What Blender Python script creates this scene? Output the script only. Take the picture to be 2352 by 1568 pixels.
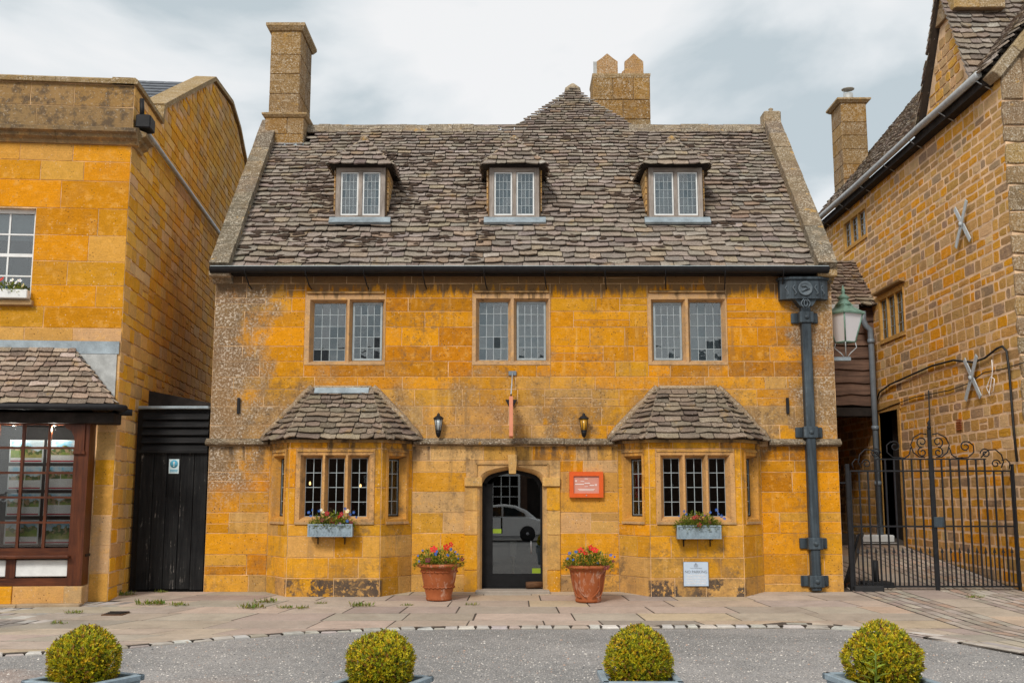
import bpy, math, random
from mathutils import Matrix, Vector, noise as mnoise

# ---------------------------------------------------------------- camera, sky, sun, exposure
scene = bpy.context.scene
for o in list(bpy.data.objects):
    bpy.data.objects.remove(o)
COL = scene.collection
R = math.radians
CAM = Vector((0.0, -18.6, 1.6)); PITCH = R(8.268); FOC = 2450.0   # focal length in 2352-px picture units
cd = bpy.data.cameras.new('camera'); co = bpy.data.objects.new('camera', cd); COL.objects.link(co)
cd.sensor_width = 36; cd.sensor_fit = 'HORIZONTAL'; cd.lens = 36 * FOC / 2352; cd.clip_end = 2000; cd.clip_start = 0.1
co.location = CAM; co.rotation_euler = (R(90) + PITCH, 0, 0)
scene.camera = co
scene.cycles.max_bounces = 7; scene.cycles.diffuse_bounces = 3; scene.cycles.glossy_bounces = 3; scene.cycles.transparent_max_bounces = 10; scene.cycles.caustics_reflective = False; scene.cycles.caustics_refractive = False

SUN_EL, SUN_AZ = R(41), R(204)       # azimuth clockwise from +Y (the sun stands behind the photographer, a little left)
world = bpy.data.worlds.new('World'); scene.world = world; world.use_nodes = True
wn = world.node_tree; wn.nodes.clear()
SKYOFF = (16.37, 0.2, 5.42)
def wnode(t, **kw):
    n = wn.nodes.new(t)
    for k, v in kw.items():
        setattr(n, k, v)
    return n
w_out = wnode('ShaderNodeOutputWorld'); w_bg = wnode('ShaderNodeBackground'); w_bg.inputs[1].default_value = 0.1
w_sky = wnode('ShaderNodeTexSky', sky_type='NISHITA', sun_disc=False, sun_elevation=SUN_EL, sun_rotation=SUN_AZ)
w_tc = wnode('ShaderNodeTexCoord'); w_map = wnode('ShaderNodeMapping')
w_map.inputs['Scale'].default_value = (1.0, 1.0, 2.3); w_map.inputs['Location'].default_value = SKYOFF
w_n1 = wnode('ShaderNodeTexNoise'); w_n1.inputs['Scale'].default_value = 3.3; w_n1.inputs['Detail'].default_value = 7; w_n1.inputs['Roughness'].default_value = 0.49
w_n1.inputs['Distortion'].default_value = 0.25
w_r = wnode('ShaderNodeValToRGB')
e = w_r.color_ramp.elements
e[0].position = 0.38; e[0].color = (3.4, 3.85, 4.05, 1)
e[1].position = 0.55; e[1].color = (5.75, 5.75, 5.72, 1)
m_ = e.new(0.47); m_.color = (5.0, 5.2, 5.27, 1)
w_mix = wnode('ShaderNodeMix', data_type='RGBA'); w_mix.inputs['Factor'].default_value = 0.93
L = wn.links.new
L(w_tc.outputs['Generated'], w_map.inputs['Vector']); L(w_map.outputs[0], w_n1.inputs['Vector'])
L(w_n1.outputs['Fac'], w_r.inputs['Fac']); L(w_sky.outputs[0], w_mix.inputs['A']); L(w_r.outputs[0], w_mix.inputs['B'])
L(w_mix.outputs['Result'], w_bg.inputs[0]); L(w_bg.outputs[0], w_out.inputs[0])

sd = bpy.data.lights.new('sun', 'SUN'); so = bpy.data.objects.new('sun', sd); COL.objects.link(so)
sd.energy = 1.5; sd.angle = R(14); sd.color = (1.0, 0.95, 0.87)
sdir = Vector((math.sin(SUN_AZ) * math.cos(SUN_EL), math.cos(SUN_AZ) * math.cos(SUN_EL), math.sin(SUN_EL)))
so.rotation_euler = (-sdir).to_track_quat('-Z', 'Y').to_euler()
so.location = (0, -20, 30)
vs = scene.view_settings
vs.view_transform = 'Standard'; vs.look = 'None'; vs.gamma = 1; vs.use_curve_mapping = False; vs.exposure = 0.70

# ---------------------------------------------------------------- pixel -> place helpers
CT, ST = math.cos(PITCH), math.sin(PITCH)
def ray(px, py):
    a = (px - 1176) / FOC; b = (784 - py) / FOC
    return Vector((a, CT - b * ST, ST + b * CT))
def PY(px, py, Y):
    d = ray(px, py); t = (Y - CAM.y) / d.y
    return CAM + d * t
def gz(x, y):
    if y >= 0:
        return 0.095 * min(y, 7) if x > 5 else 0.0
    return 0.05 * max(y, -3.6)
def PG(px, py):
    d = ray(px, py); z = 0.0
    for i in range(30):
        p = CAM + d * ((z - CAM.z) / d.z); z = 0.5 * z + 0.5 * gz(p.x, p.y)
    return p
def frame(x, y, z, deg):
    """wall frame: local x runs along the wall, -y points out of it, z is up"""
    return Matrix.Translation((x, y, z)) @ Matrix.Rotation(R(deg), 4, 'Z')
def PP(px, py, M, off=0.0):
    """where the ray meets the plane local y = off of frame M -> (local x, local z)"""
    Mi = M.inverted(); o = Mi @ CAM; d = Mi.to_3x3() @ ray(px, py)
    t = (off - o.y) / d.y; p = o + d * t
    return p.x, p.z

# ---------------------------------------------------------------- mesh helpers
WM = {}
def put(o, parent=None, M=None):
    COL.objects.link(o)
    M = M if M is not None else Matrix.Identity(4)
    WM[o.name] = M
    if parent is not None:
        o.parent = parent
        o.matrix_parent_inverse = WM[parent.name].inverted()
    o.matrix_basis = M
    return o
def tag(o, label=None, cat=None, group=None, kind=None):
    if label: o['label'] = label
    if cat: o['category'] = cat
    if group: o['group'] = group
    if kind: o['kind'] = kind
    return o
def thing(name, loc, label, cat, group=None):
    o = bpy.data.objects.new(name, None); o.empty_display_size = 0.2
    put(o, None, Matrix.Translation(loc))
    return tag(o, label, cat, group)

class MB:
    def __init__(s):
        s.V = []; s.F = []; s.T = []; s.S = []
    def add(s, V, F, tint=None, M=None, smooth=False):
        n = len(s.V)
        for v in V:
            v = Vector(v)
            s.V.append(M @ v if M is not None else v); s.T.append(tint or (1, 1, 1))
        for f in F:
            s.F.append([i + n for i in f]); s.S.append(smooth)
        return s
    def box(s, x0, x1, y0, y1, z0, z1, M=None, tint=None):
        V = [(x, y, z) for z in (z0, z1) for y in (y0, y1) for x in (x0, x1)]
        F = [(0, 2, 3, 1), (4, 5, 7, 6), (0, 1, 5, 4), (2, 6, 7, 3), (0, 4, 6, 2), (1, 3, 7, 5)]
        return s.add(V, F, tint, M)
    def bbox(s, x0, x1, y0, y1, z0, z1, b=0.01, M=None, tint=None, jit=0.0, rng=random):
        """box with bevelled edges"""
        V = []; F = []
        def ring(z, i):
            pts = [(x0 + b + i, y0 + i), (x1 - b - i, y0 + i), (x1 - i, y0 + b + i), (x1 - i, y1 - b - i), (x1 - b - i, y1 - i), (x0 + b + i, y1 - i), (x0 + i, y1 - b - i), (x0 + i, y0 + b + i)]
            return [(x + rng.uniform(-jit, jit), y + rng.uniform(-jit, jit), z + rng.uniform(-jit, jit)) for x, y in pts]
        for z, i in ((z0, b), (z0 + b, 0), (z1 - b, 0), (z1, b)):
            V += ring(z, i)
        for k in range(3):
            for j in range(8):
                a = k * 8 + j; c = k * 8 + (j + 1) % 8
                F.append((a, c, c + 8, a + 8))
        F.append(tuple(range(7, -1, -1))); F.append(tuple(range(24, 32)))
        return s.add(V, F, tint, M)
    def prism(s, poly, y0, y1, M=None, tint=None, axis='y'):
        """polygon (x,z) extruded along y; axis 'x': polygon (y,z) along x; 'z': polygon (x,y) along z"""
        n = len(poly)
        def p(a, b, c):
            return (a, c, b) if axis == 'y' else ((c, a, b) if axis == 'x' else (a, b, c))
        V = [p(a, b, y0) for a, b in poly] + [p(a, b, y1) for a, b in poly]
        F = [tuple(range(n)), tuple(range(2 * n - 1, n - 1, -1))]
        for i in range(n):
            j = (i + 1) % n
            F.append((i, i + n, j + n, j))
        return s.add(V, F, tint, M)
    def tube(s, pts, r, n=6, M=None, tint=None, caps=True, smooth=True):
        pts = [Vector(p) for p in pts]; V = []; F = []
        rs = r if isinstance(r, (list, tuple)) else [r] * len(pts)
        up = None
        for i, p in enumerate(pts):
            d = (pts[min(i + 1, len(pts) - 1)] - pts[max(i - 1, 0)])
            d = d.normalized() if d.length > 1e-9 else Vector((0, 0, 1))
            if up is None:
                up = Vector((0, 0, 1)) if abs(d.z) < 0.9 else Vector((1, 0, 0))
            a = d.cross(up)
            a = a.normalized() if a.length > 1e-6 else d.orthogonal().normalized()
            b = a.cross(d).normalized(); up = b
            for k in range(n):
                t = 2 * math.pi * (k + 0.5) / n
                V.append(p + a * math.cos(t) * rs[i] + b * math.sin(t) * rs[i])
        for i in range(len(pts) - 1):
            for k in range(n):
                q = (k + 1) % n
                F.append((i * n + k, i * n + q, (i + 1) * n + q, (i + 1) * n + k))
        if caps:
            F.append(tuple(range(n - 1, -1, -1))); F.append(tuple(range((len(pts) - 1) * n, len(pts) * n)))
        return s.add(V, F, tint, M, smooth)
    def lathe(s, prof, n=16, M=None, tint=None, smooth=True, ph=0.0):
        V = []; F = []
        for r, z in prof:
            for k in range(n):
                t = 2 * math.pi * k / n + ph
                V.append((r * math.cos(t), r * math.sin(t), z))
        for i in range(len(prof) - 1):
            for k in range(n):
                q = (k + 1) % n
                F.append((i * n + k, i * n + q, (i + 1) * n + q, (i + 1) * n + k))
        if prof[0][0] > 1e-6: F.append(tuple(range(n - 1, -1, -1)))
        if prof[-1][0] > 1e-6: F.append(tuple(range((len(prof) - 1) * n, len(prof) * n)))
        return s.add(V, F, tint, M, smooth)
    def quad(s, a, b, c, d, M=None, tint=None):
        return s.add([a, b, c, d], [(0, 1, 2, 3)], tint, M)
    def build(s, name, mat, parent=None, label=None, cat=None, group=None, kind=None, local=None):
        """local: the vertices are in this frame and stay so (the object carries the frame)"""
        if not s.V: return None
        me = bpy.data.meshes.new(name)
        if local is None:
            xs = [v.x for v in s.V]; ys = [v.y for v in s.V]; zs = [v.z for v in s.V]
            c = Vector(((min(xs) + max(xs)) / 2, (min(ys) + max(ys)) / 2, min(zs)))
            M = Matrix.Translation(c); V = [v - c for v in s.V]
        else:
            M = local; V = s.V
        me.from_pydata([tuple(v) for v in V], [], s.F)
        ca = me.color_attributes.new('tint', 'FLOAT_COLOR', 'POINT')
        flat = []
        for t in s.T: flat += [t[0], t[1], t[2], 1.0]
        ca.data.foreach_set('color', flat)
        if any(s.S): me.polygons.foreach_set('use_smooth', s.S)
        me.materials.append(MAT[mat] if isinstance(mat, str) else mat)
        me.update()
        o = bpy.data.objects.new(name, me)
        put(o, parent, M)
        return tag(o, label, cat, group, kind)

# ---------------------------------------------------------------- material helpers
MAT = {}
class NT:
    def __init__(s, name):
        s.m = bpy.data.materials.new(name); s.m.use_nodes = True; s.t = s.m.node_tree; s.t.nodes.clear()
        s.out = s.t.nodes.new('ShaderNodeOutputMaterial'); MAT[name] = s.m
        s._pos = None
    def n(s, t, ins=None, **kw):
        nd = s.t.nodes.new(t)
        for k, v in kw.items(): setattr(nd, k, v)
        for k, v in (ins or {}).items(): s.set(nd.inputs[k], v)
        return nd
    def set(s, sock, v):
        if isinstance(v, bpy.types.NodeSocket): s.t.links.new(v, sock)
        elif v is not None:
            if isinstance(v, tuple) and len(v) == 3 and sock.type == 'RGBA': v = v + (1,)
            sock.default_value = v
    @property
    def pos(s):
        if s._pos is None: s._pos = s.n('ShaderNodeNewGeometry').outputs['Position']
        return s._pos
    def xyz(s, v=None):
        return s.n('ShaderNodeSeparateXYZ', {0: v or s.pos}).outputs
    def tint(s):
        return s.n('ShaderNodeAttribute', attribute_name='tint').outputs['Color']
    def scaled(s, sc, v=None, rot=None):
        ins = {'Vector': v or s.pos, 'Scale': sc}
        if rot: ins['Rotation'] = rot
        return s.n('ShaderNodeMapping', ins).outputs[0]
    def noise(s, scale, detail=4, rough=0.55, vec=None, dist=0.0):
        return s.n('ShaderNodeTexNoise', {'Vector': vec or s.pos, 'Scale': scale, 'Detail': detail, 'Roughness': rough, 'Distortion': dist}).outputs['Fac']
    def vor(s, scale, vec=None, rnd=1.0, feature='F1', out='Distance'):
        return s.n('ShaderNodeTexVoronoi', {'Vector': vec or s.pos, 'Scale': scale, 'Randomness': rnd}, feature=feature).outputs[out]
    def mr(s, v, a, b, c=0.0, d=1.0):
        return s.n('ShaderNodeMapRange', {0: v, 1: a, 2: b, 3: c, 4: d}).outputs[0]
    def ma(s, op, a, b=None, c=None):
        ins = {0: a}
        if b is not None: ins[1] = b
        if c is not None: ins[2] = c
        return s.n('ShaderNodeMath', ins, operation=op).outputs[0]
    def mul(s, *a):
        r = a[0]
        for b in a[1:]: r = s.ma('MULTIPLY', r, b)
        return r
    def mix(s, fac, a, b, mode='MIX'):
        nd = s.n('ShaderNodeMix', None, data_type='RGBA', blend_type=mode)
        s.set(nd.inputs['Factor'], fac); s.set(nd.inputs['A'], a); s.set(nd.inputs['B'], b)
        return nd.outputs['Result']
    def gain(s, col, v):
        """multiply a colour by a value"""
        c = s.n('ShaderNodeCombineXYZ', {0: v, 1: v, 2: v}).outputs[0]
        return s.mix(1.0, col, c, 'MULTIPLY')
    def bump(s, h, strength=0.5, dist=0.01):
        return s.n('ShaderNodeBump', {'Height': h, 'Strength': strength, 'Distance': dist}).outputs[0]
    def pbr(s, col, rough=0.9, normal=None, metal=0.0, spec=None, **kw):
        nd = s.n('ShaderNodeBsdfPrincipled', {'Base Color': col, 'Roughness': rough, 'Metallic': metal})
        if normal is not None: s.set(nd.inputs['Normal'], normal)
        if spec is not None: s.set(nd.inputs['Specular IOR Level'], spec)
        for k, v in kw.items(): s.set(nd.inputs[k], v)
        s.t.links.new(nd.outputs[0], s.out.inputs[0])
        return nd

def plain(name, col, rough=0.6, metal=0.0, vary=0.25, scale=8.0, bump=0.15, spec=None, tinted=False, fine=60.0):
    t = NT(name)
    c = t.mix(1.0, t.tint(), col + (1,), 'MULTIPLY') if tinted else t.n('ShaderNodeRGB').outputs[0]
    if not tinted: c.node.outputs[0].default_value = col + (1,)
    n1 = t.noise(scale, 5); n2 = t.noise(fine, 3)
    g = t.ma('MULTIPLY', t.mr(n1, 0.3, 0.7, 1 - vary, 1 + vary), t.mr(n2, 0.3, 0.7, 1 - vary * 0.4, 1 + vary * 0.4))
    c = t.gain(c, g)
    t.pbr(c, rough, t.bump(t.ma('ADD', n2, t.ma('MULTIPLY', n1, 0.5)), bump, 0.01), metal, spec)
    return t

def stone_mat(name, stains=None, pale=(0.68, 0.36, 0.085), buff=0.5, speck=0.55, bump=0.5, worn=0.2):
    t = NT(name)
    T = t.tint()
    n_big = t.noise(1.6, 4, 0.6); n_mid = t.noise(6.5, 6, 0.68); n_fin = t.noise(44, 3, 0.65)
    bed = t.noise(2.6, 4, 0.65, t.scaled((1.0, 1.0, 11.0)))
    # washed-out buff blotches, some in level streaks, over the saturated stone
    c = t.mix(t.mul(t.mr(n_mid, 0.53, 0.64), buff), T, pale + (1,))
    c = t.mix(t.mul(t.mr(bed, 0.56, 0.68), buff * 0.7), c, pale + (1,))
    c = t.mix(t.mul(t.mr(n_big, 0.52, 0.66), worn), c, (0.38, 0.215, 0.08, 1))
    c = t.gain(c, t.mul(t.mr(n_mid, 0.3, 0.7, 0.88, 1.10), t.mr(n_fin, 0.28, 0.72, 0.84, 1.14)))
    # crisp pale flecks and dark pits
    v = t.n('ShaderNodeTexVoronoi', {'Vector': t.pos, 'Scale': 26.0}); vc = t.n('ShaderNodeSeparateColor', {0: v.outputs['Color']}).outputs
    where = t.mr(t.noise(2.3, 4, 0.6), 0.46, 0.64, 0.1, 1.0)
    fleck = t.mul(t.mr(v.outputs['Distance'], 0.20, 0.30, 1, 0), t.mr(vc[0], 0.70, 0.74), where, speck)
    c = t.mix(fleck, c, (0.78, 0.66, 0.50, 1))
    if stains: c = stains(t, c)
    pit = t.mul(t.mr(v.outputs['Distance'], 0.16, 0.26, 1, 0), t.mr(vc[1], 0.86, 0.89), t.mr(n_big, 0.40, 0.55, 0.3, 1))
    c = t.mix(t.mul(pit, 0.8), c, (0.08, 0.035, 0.012, 1))
    h = t.ma('ADD', t.ma('MULTIPLY', n_fin, 0.45), t.ma('SUBTRACT', t.ma('ADD', n_mid, t.ma('MULTIPLY', bed, 0.5)), t.ma('MULTIPLY', pit, 1.2)))
    t.pbr(c, 0.92, t.bump(h, bump, 0.022), spec=0.2)
    return t

def house_stains(t, c):
    X, Y, Z = t.xyz()
    wob = t.noise(1.1, 6, 0.65); w2 = t.noise(3.3, 6, 0.7)
    ww = t.ma('ADD', t.mr(wob, 0.3, 0.7, -0.6, 0.6), t.mr(w2, 0.3, 0.7, -0.35, 0.35))
    def less(v, edge, soft): return t.mr(t.ma('ADD', v, ww), edge - soft, edge + soft, 1, 0)
    def more(v, edge, soft): return t.mr(t.ma('ADD', v, ww), edge - soft, edge + soft, 0, 1)
    # grey lichen crust on the left end of the house and the right quoins
    lich = t.ma('MAXIMUM', t.mul(less(X, -4.45, 0.35), t.mr(Z, 1.2, 2.0, 0, 1)), t.mul(more(X, 5.2, 0.25), t.mr(Z, 2.2, 2.9, 0, 0.8)))
    sp = t.noise(25, 3, 0.8); sp2 = t.noise(4.5, 4, 0.6)
    c = t.mix(t.mul(lich, 0.88), c, (0.19, 0.135, 0.085, 1))
    c = t.mix(t.mul(lich, t.mr(sp, 0.51, 0.56), t.mr(sp2, 0.34, 0.58, 0.2, 1)), c, (0.64, 0.54, 0.43, 1))
    # weathered brown belt across the middle of the wall
    belt = t.mul(more(Z, 2.62, 0.12), less(Z, 3.55, 0.35))
    belt = t.mul(belt, t.mr(t.noise(1.9, 5, 0.65), 0.36, 0.60))
    c = t.mix(t.mul(belt, 0.85), c, (0.30, 0.18, 0.085, 1))
    c = t.mix(t.mul(belt, t.mr(sp, 0.57, 0.62), 0.7), c, (0.66, 0.54, 0.40, 1))
    c = t.mix(t.mul(belt, t.mr(sp, 0.43, 0.38), 0.5), c, (0.15, 0.09, 0.045, 1))
    # old black plinth paint flaking off the feet of the bays
    foot = t.mul(t.mr(Y, -0.54, -0.585), t.mr(t.ma('ADD', Z, t.mul(ww, 0.06)), 0.27, 0.23), t.mr(t.noise(2.1, 5, 0.7), 0.44, 0.50))
    c = t.mix(t.mul(foot, t.mr(t.noise(13, 5, 0.7), 0.60, 0.54), 0.93), c, (0.045, 0.042, 0.045, 1))
    # limewash gone at the head of the wall: brown bare stone with a ragged edge
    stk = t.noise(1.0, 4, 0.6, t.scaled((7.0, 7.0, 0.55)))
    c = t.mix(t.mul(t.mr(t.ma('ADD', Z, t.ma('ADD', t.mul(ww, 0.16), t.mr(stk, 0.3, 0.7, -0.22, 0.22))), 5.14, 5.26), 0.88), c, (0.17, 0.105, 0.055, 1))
    c = t.mix(t.mul(t.mr(stk, 0.56, 0.68), t.mr(t.noise(0.7, 4, 0.6), 0.44, 0.58), 0.5), c, (0.22, 0.14, 0.075, 1))
    c = t.mix(t.mul(t.mr(stk, 0.42, 0.34), t.mr(t.noise(1.3, 4, 0.6), 0.48, 0.6), 0.45), c, (0.74, 0.46, 0.17, 1))
    # soot-grey bloom in loose patches over the whole front
    g1 = t.mr(t.noise(0.9, 6, 0.72), 0.49, 0.63); g2 = t.mr(t.noise(7.5, 5, 0.75), 0.46, 0.60)
    c = t.mix(t.mul(g1, g2, 0.75), c, (0.13, 0.092, 0.058, 1))
    # black run-off stains of their own shapes beneath the drip course
    run = t.noise(5.0, 5, 0.6, t.scaled((1.0, 1.0, 0.25)))
    sm = t.mul(t.mr(run, 0.47, 0.58), t.mr(Z, 2.02, 2.42, 0, 1), t.mr(Z, 2.60, 2.56, 0, 1), t.mr(wob, 0.40, 0.50))
    c = t.mix(t.mul(sm, 0.85), c, (0.075, 0.055, 0.04, 1))
    # earth splashed on the lowest stones
    c = t.mix(t.mul(less(Z, 0.45, 0.4), t.mr(w2, 0.45, 0.65), 0.55), c, (0.26, 0.15, 0.07, 1))
    return c

def left_stains(t, c):
    X, Y, Z = t.xyz()
    wob = t.noise(1.1, 6, 0.65); w2 = t.noise(3.3, 6, 0.7)
    ww = t.ma('ADD', t.mr(wob, 0.3, 0.7, -0.5, 0.5), t.mr(w2, 0.3, 0.7, -0.3, 0.3))
    up = t.mr(t.ma('ADD', Z, t.mul(ww, 0.25)), 7.45, 7.7)
    c = t.mix(t.mul(up, 0.78), c, (0.23, 0.16, 0.085, 1))
    c = t.mix(t.mul(up, t.mr(t.noise(5, 6, 0.75), 0.48, 0.60), 0.75), c, (0.085, 0.065, 0.05, 1))
    c = t.mix(t.mul(up, t.mr(t.noise(26, 4, 0.7), 0.58, 0.68), 0.6), c, (0.55, 0.50, 0.42, 1))
    return c

def side_tone(t, c):
    X, Y, Z = t.xyz()
    ww = t.mr(t.noise(0.8, 6, 0.65), 0.3, 0.7, -1, 1)
    d = t.mr(t.ma('ADD', t.ma('ADD', Y, t.mul(ww, 1.6)), t.mul(Z, -0.55)), -1.6, 1.6)  # browner towards the back and the foot of the wall
    c = t.mix(t.mul(d, 0.42), c, (0.20, 0.115, 0.05, 1))
    return c

stone_mat('ashlar_stone', house_stains)
stone_mat('neighbour_stone', left_stains)
stone_mat('side_stone', side_tone, buff=0.35, bump=0.6)
stone_mat('rubble_stone', None, pale=(0.64, 0.40, 0.19), buff=0.4, speck=0.4, bump=0.8)
def crust(t, c):
    sp = t.noise(34, 3, 0.8); sp2 = t.noise(3.0, 4, 0.65)
    c = t.mix(t.mul(t.mr(sp, 0.55, 0.61), t.mr(sp2, 0.36, 0.56), 0.85), c, (0.62, 0.56, 0.46, 1))
    c = t.mix(t.mul(t.mr(sp, 0.45, 0.38), 0.7), c, (0.11, 0.08, 0.05, 1))
    c = t.mix(t.mul(t.mr(t.noise(5.0, 4, 0.7), 0.62, 0.68), 0.5), c, (0.55, 0.30, 0.05, 1))
    return c
stone_mat('lichen_stone', crust, pale=(0.46, 0.37, 0.26), buff=0.5, speck=0.6, bump=0.9)
plain('mortar', (0.66, 0.43, 0.23), 0.95, vary=0.5, scale=2.5, bump=0.4)
plain('rubble_mortar', (0.76, 0.52, 0.32), 0.95, vary=0.25, scale=3, bump=0.5)
plain('dark_mortar', (0.24, 0.155, 0.085), 0.95, vary=0.45, scale=3, bump=0.5)

def tile_mat(name, warm=1.0):
    t = NT(name)
    T = t.tint()
    a = t.noise(5, 5, 0.65); b = t.noise(40, 3, 0.75)
    c = t.gain(T, t.mul(t.mr(a, 0.3, 0.7, 0.80, 1.18), t.mr(b, 0.28, 0.72, 0.62, 1.36)))
    c = t.mix(t.mul(t.mr(b, 0.60, 0.66), t.mr(t.noise(2.2, 4), 0.42, 0.60), 0.75), c, (0.66, 0.60, 0.52, 1))
    c = t.mix(t.mul(t.mr(t.noise(10, 4, 0.7), 0.60, 0.68), 0.6), c, (0.085, 0.058, 0.045, 1))
    c = t.mix(t.mul(t.mr(t.noise(3.1, 4, 0.6), 0.62, 0.72), 0.35), c, (0.46, 0.28, 0.07, 1))
    t.pbr(c, 0.93, t.bump(t.ma('ADD', b, a), 0.8, 0.02), spec=0.2)
tile_mat('stone_tile')
plain('roof_felt', (0.045, 0.033, 0.025), 0.95)
plain('moss', (0.055, 0.034, 0.022), 0.97, vary=0.5, scale=30, bump=0.8)
plain('lead', (0.30, 0.355, 0.39), 0.55, 0.3, vary=0.3, scale=5, bump=0.25)
plain('lead_pale', (0.44, 0.45, 0.44), 0.6, 0.2, vary=0.25, scale=6, bump=0.25)
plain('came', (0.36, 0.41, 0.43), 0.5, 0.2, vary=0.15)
plain('white_paint', (0.78, 0.79, 0.78), 0.45, vary=0.08)
plain('black_iron', (0.012, 0.012, 0.014), 0.6, 0.0, vary=0.35, scale=12, bump=0.2, spec=0.3)
plain('black_paint', (0.010, 0.010, 0.011), 0.5, vary=0.3, scale=10, bump=0.1, spec=0.2)
plain('grey_pipe', (0.17, 0.20, 0.23), 0.4, vary=0.15)
plain('pale_pipe', (0.42, 0.44, 0.45), 0.5, 0.1, vary=0.2)
plain('copper_green', (0.16, 0.265, 0.205), 0.65, 0.1, vary=0.3, scale=14)
plain('orange_paint', (0.72, 0.10, 0.005), 0.5, vary=0.08)
plain('salmon_paint', (0.72, 0.27, 0.15), 0.55, vary=0.08)
plain('salmon_paper', (0.62, 0.27, 0.20), 0.5, vary=0.05)
plain('ink_white', (0.85, 0.80, 0.76), 0.6, vary=0.03)
plain('ink_grey', (0.16, 0.17, 0.20), 0.6, vary=0.05)
plain('sign_blue', (0.52, 0.62, 0.74), 0.4, vary=0.05)
plain('sign_cyan', (0.10, 0.42, 0.60), 0.4, vary=0.05)
plain('sign_pale', (0.62, 0.76, 0.80), 0.4, vary=0.04)
plain('sticker_green', (0.24, 0.34, 0.02), 0.4, vary=0.05)
plain('planter_paint', (0.26, 0.33, 0.38), 0.55, vary=0.2, scale=14, bump=0.1)
plain('timber_dark', (0.028, 0.022, 0.019), 0.8, spec=0.2, vary=0.4, scale=6, bump=0.4)
plain('soil', (0.03, 0.02, 0.014), 0.95, vary=0.4, scale=40, bump=0.8)
plain('interior', (0.03, 0.022, 0.017), 0.9, vary=0.2)
plain('interior_red', (0.14, 0.02, 0.02), 0.8, vary=0.3)
plain('curtain', (0.40, 0.46, 0.50), 0.9, vary=0.12, scale=3)
plain('candle_wax', (0.75, 0.70, 0.60), 0.5, vary=0.05)
plain('brass', (0.45, 0.33, 0.18), 0.4, 0.6, vary=0.2)
plain('rubber', (0.015, 0.015, 0.016), 0.7, vary=0.2)
plain('car_white', (0.88, 0.88, 0.87), 0.25, vary=0.03, bump=0.0, spec=0.6)
plain('chrome', (0.5, 0.5, 0.52), 0.3, 0.8, vary=0.1)
plain('car_glass', (0.015, 0.02, 0.022), 0.05, vary=0.05, bump=0.0, spec=0.8)
plain('brick_far', (0.10, 0.055, 0.035), 0.9, vary=0.3, scale=4)
plain('cable_black', (0.012, 0.012, 0.012), 0.6, vary=0.2)
plain('tie_plate', (0.46, 0.50, 0.52), 0.55, vary=0.15, scale=14)
plain('slate', (0.09, 0.10, 0.115), 0.6, vary=0.3, scale=8, bump=0.3)
plain('tinted_paint', (1, 1, 1), 0.6, vary=0.15, scale=14, tinted=True)
plain('petal', (1, 1, 1), 0.7, vary=0.12, scale=50, tinted=True, bump=0.05)

def grain(name, col, col2, rough, axis, scale=26, bump=0.5, wear=None, spec=0.35):
    t = NT(name)
    sc = [scale, scale, scale]; sc['xyz'.index(axis)] = scale * 0.06
    g = t.noise(1.0, 6, 0.7, t.scaled(tuple(sc)), 0.6); b = t.noise(3, 5, 0.6)
    c = t.mix(t.mr(g, 0.35, 0.68), col + (1,), col2 + (1,))
    c = t.gain(c, t.mr(b, 0.3, 0.7, 0.75, 1.25))
    if wear:
        c = t.mix(t.mul(t.mr(g, 0.60, 0.68), t.mr(t.noise(9, 5, 0.7), 0.50, 0.64)), c, wear + (1,))
    t.pbr(c, rough, t.bump(g, bump, 0.01), spec=spec)
grain('black_plank', (0.008, 0.008, 0.009), (0.022, 0.022, 0.022), 0.8, 'z', wear=(0.34, 0.31, 0.28), spec=.15)
grain('black_slat', (0.008, 0.008, 0.009), (0.025, 0.024, 0.024), 0.75, 'x', spec=.15)
grain('grey_oak', (0.22, 0.18, 0.15), (0.42, 0.37, 0.33), 0.85, 'z', 40)
grain('grey_oak_rail', (0.20, 0.16, 0.13), (0.40, 0.34, 0.29), 0.85, 'x', 40)
grain('brown_frame', (0.05, 0.012, 0.005), (0.135, 0.038, 0.012), 0.4, 'z', 22, 0.2)
grain('brown_rail', (0.05, 0.012, 0.005), (0.135, 0.038, 0.012), 0.4, 'x', 22, 0.2)
grain('waney_oak', (0.065, 0.036, 0.025), (0.18, 0.105, 0.072), 0.85, 'x', 14, 0.8)
grain('log_wood', (0.06, 0.026, 0.011), (0.15, 0.07, 0.03), 0.85, 'x', 30, 0.6)
grain('hopper_iron', (0.014, 0.020, 0.026), (0.075, 0.10, 0.12), 0.55, 'z', 9, 0.2, wear=(.20, .23, .25))
plain('iron_relief', (0.10, 0.125, 0.145), 0.6, vary=0.3, scale=20)

def glass(name, refl=0.10, rough=0.02, tintc=(0.82, 0.86, 0.86), wave=0.06):
    t = NT(name)
    fr = t.n('ShaderNodeFresnel', {'IOR': 1.5}).outputs[0]
    fac = t.ma('MINIMUM', t.ma('ADD', t.mul(fr, 1.0), refl), 1.0)
    n = t.bump(t.noise(5.0, 2), wave, 0.02) if wave else t.n('ShaderNodeNewGeometry').outputs['Normal']
    gl = t.n('ShaderNodeBsdfGlossy', {'Color': (0.95, 0.97, 0.98, 1), 'Roughness': rough, 'Normal': n}).outputs[0]
    tr = t.n('ShaderNodeBsdfTransparent', {'Color': tintc + (1,)}).outputs[0]
    mx = t.n('ShaderNodeMixShader', {0: fac, 1: tr, 2: gl}).outputs[0]
    t.t.links.new(mx, t.out.inputs[0])
glass('old_glass', 0.075); glass('bay_glass', 0.02); glass('door_glass', 0.125, 0.0, (0.6, 0.62, 0.62), 0.0); glass('shop_glass', 0.02, 0.0, (0.9, 0.92, 0.92), 0.02)
t = NT('opal_glass'); t.pbr((0.72, 0.70, 0.72, 1), 0.25)
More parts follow.
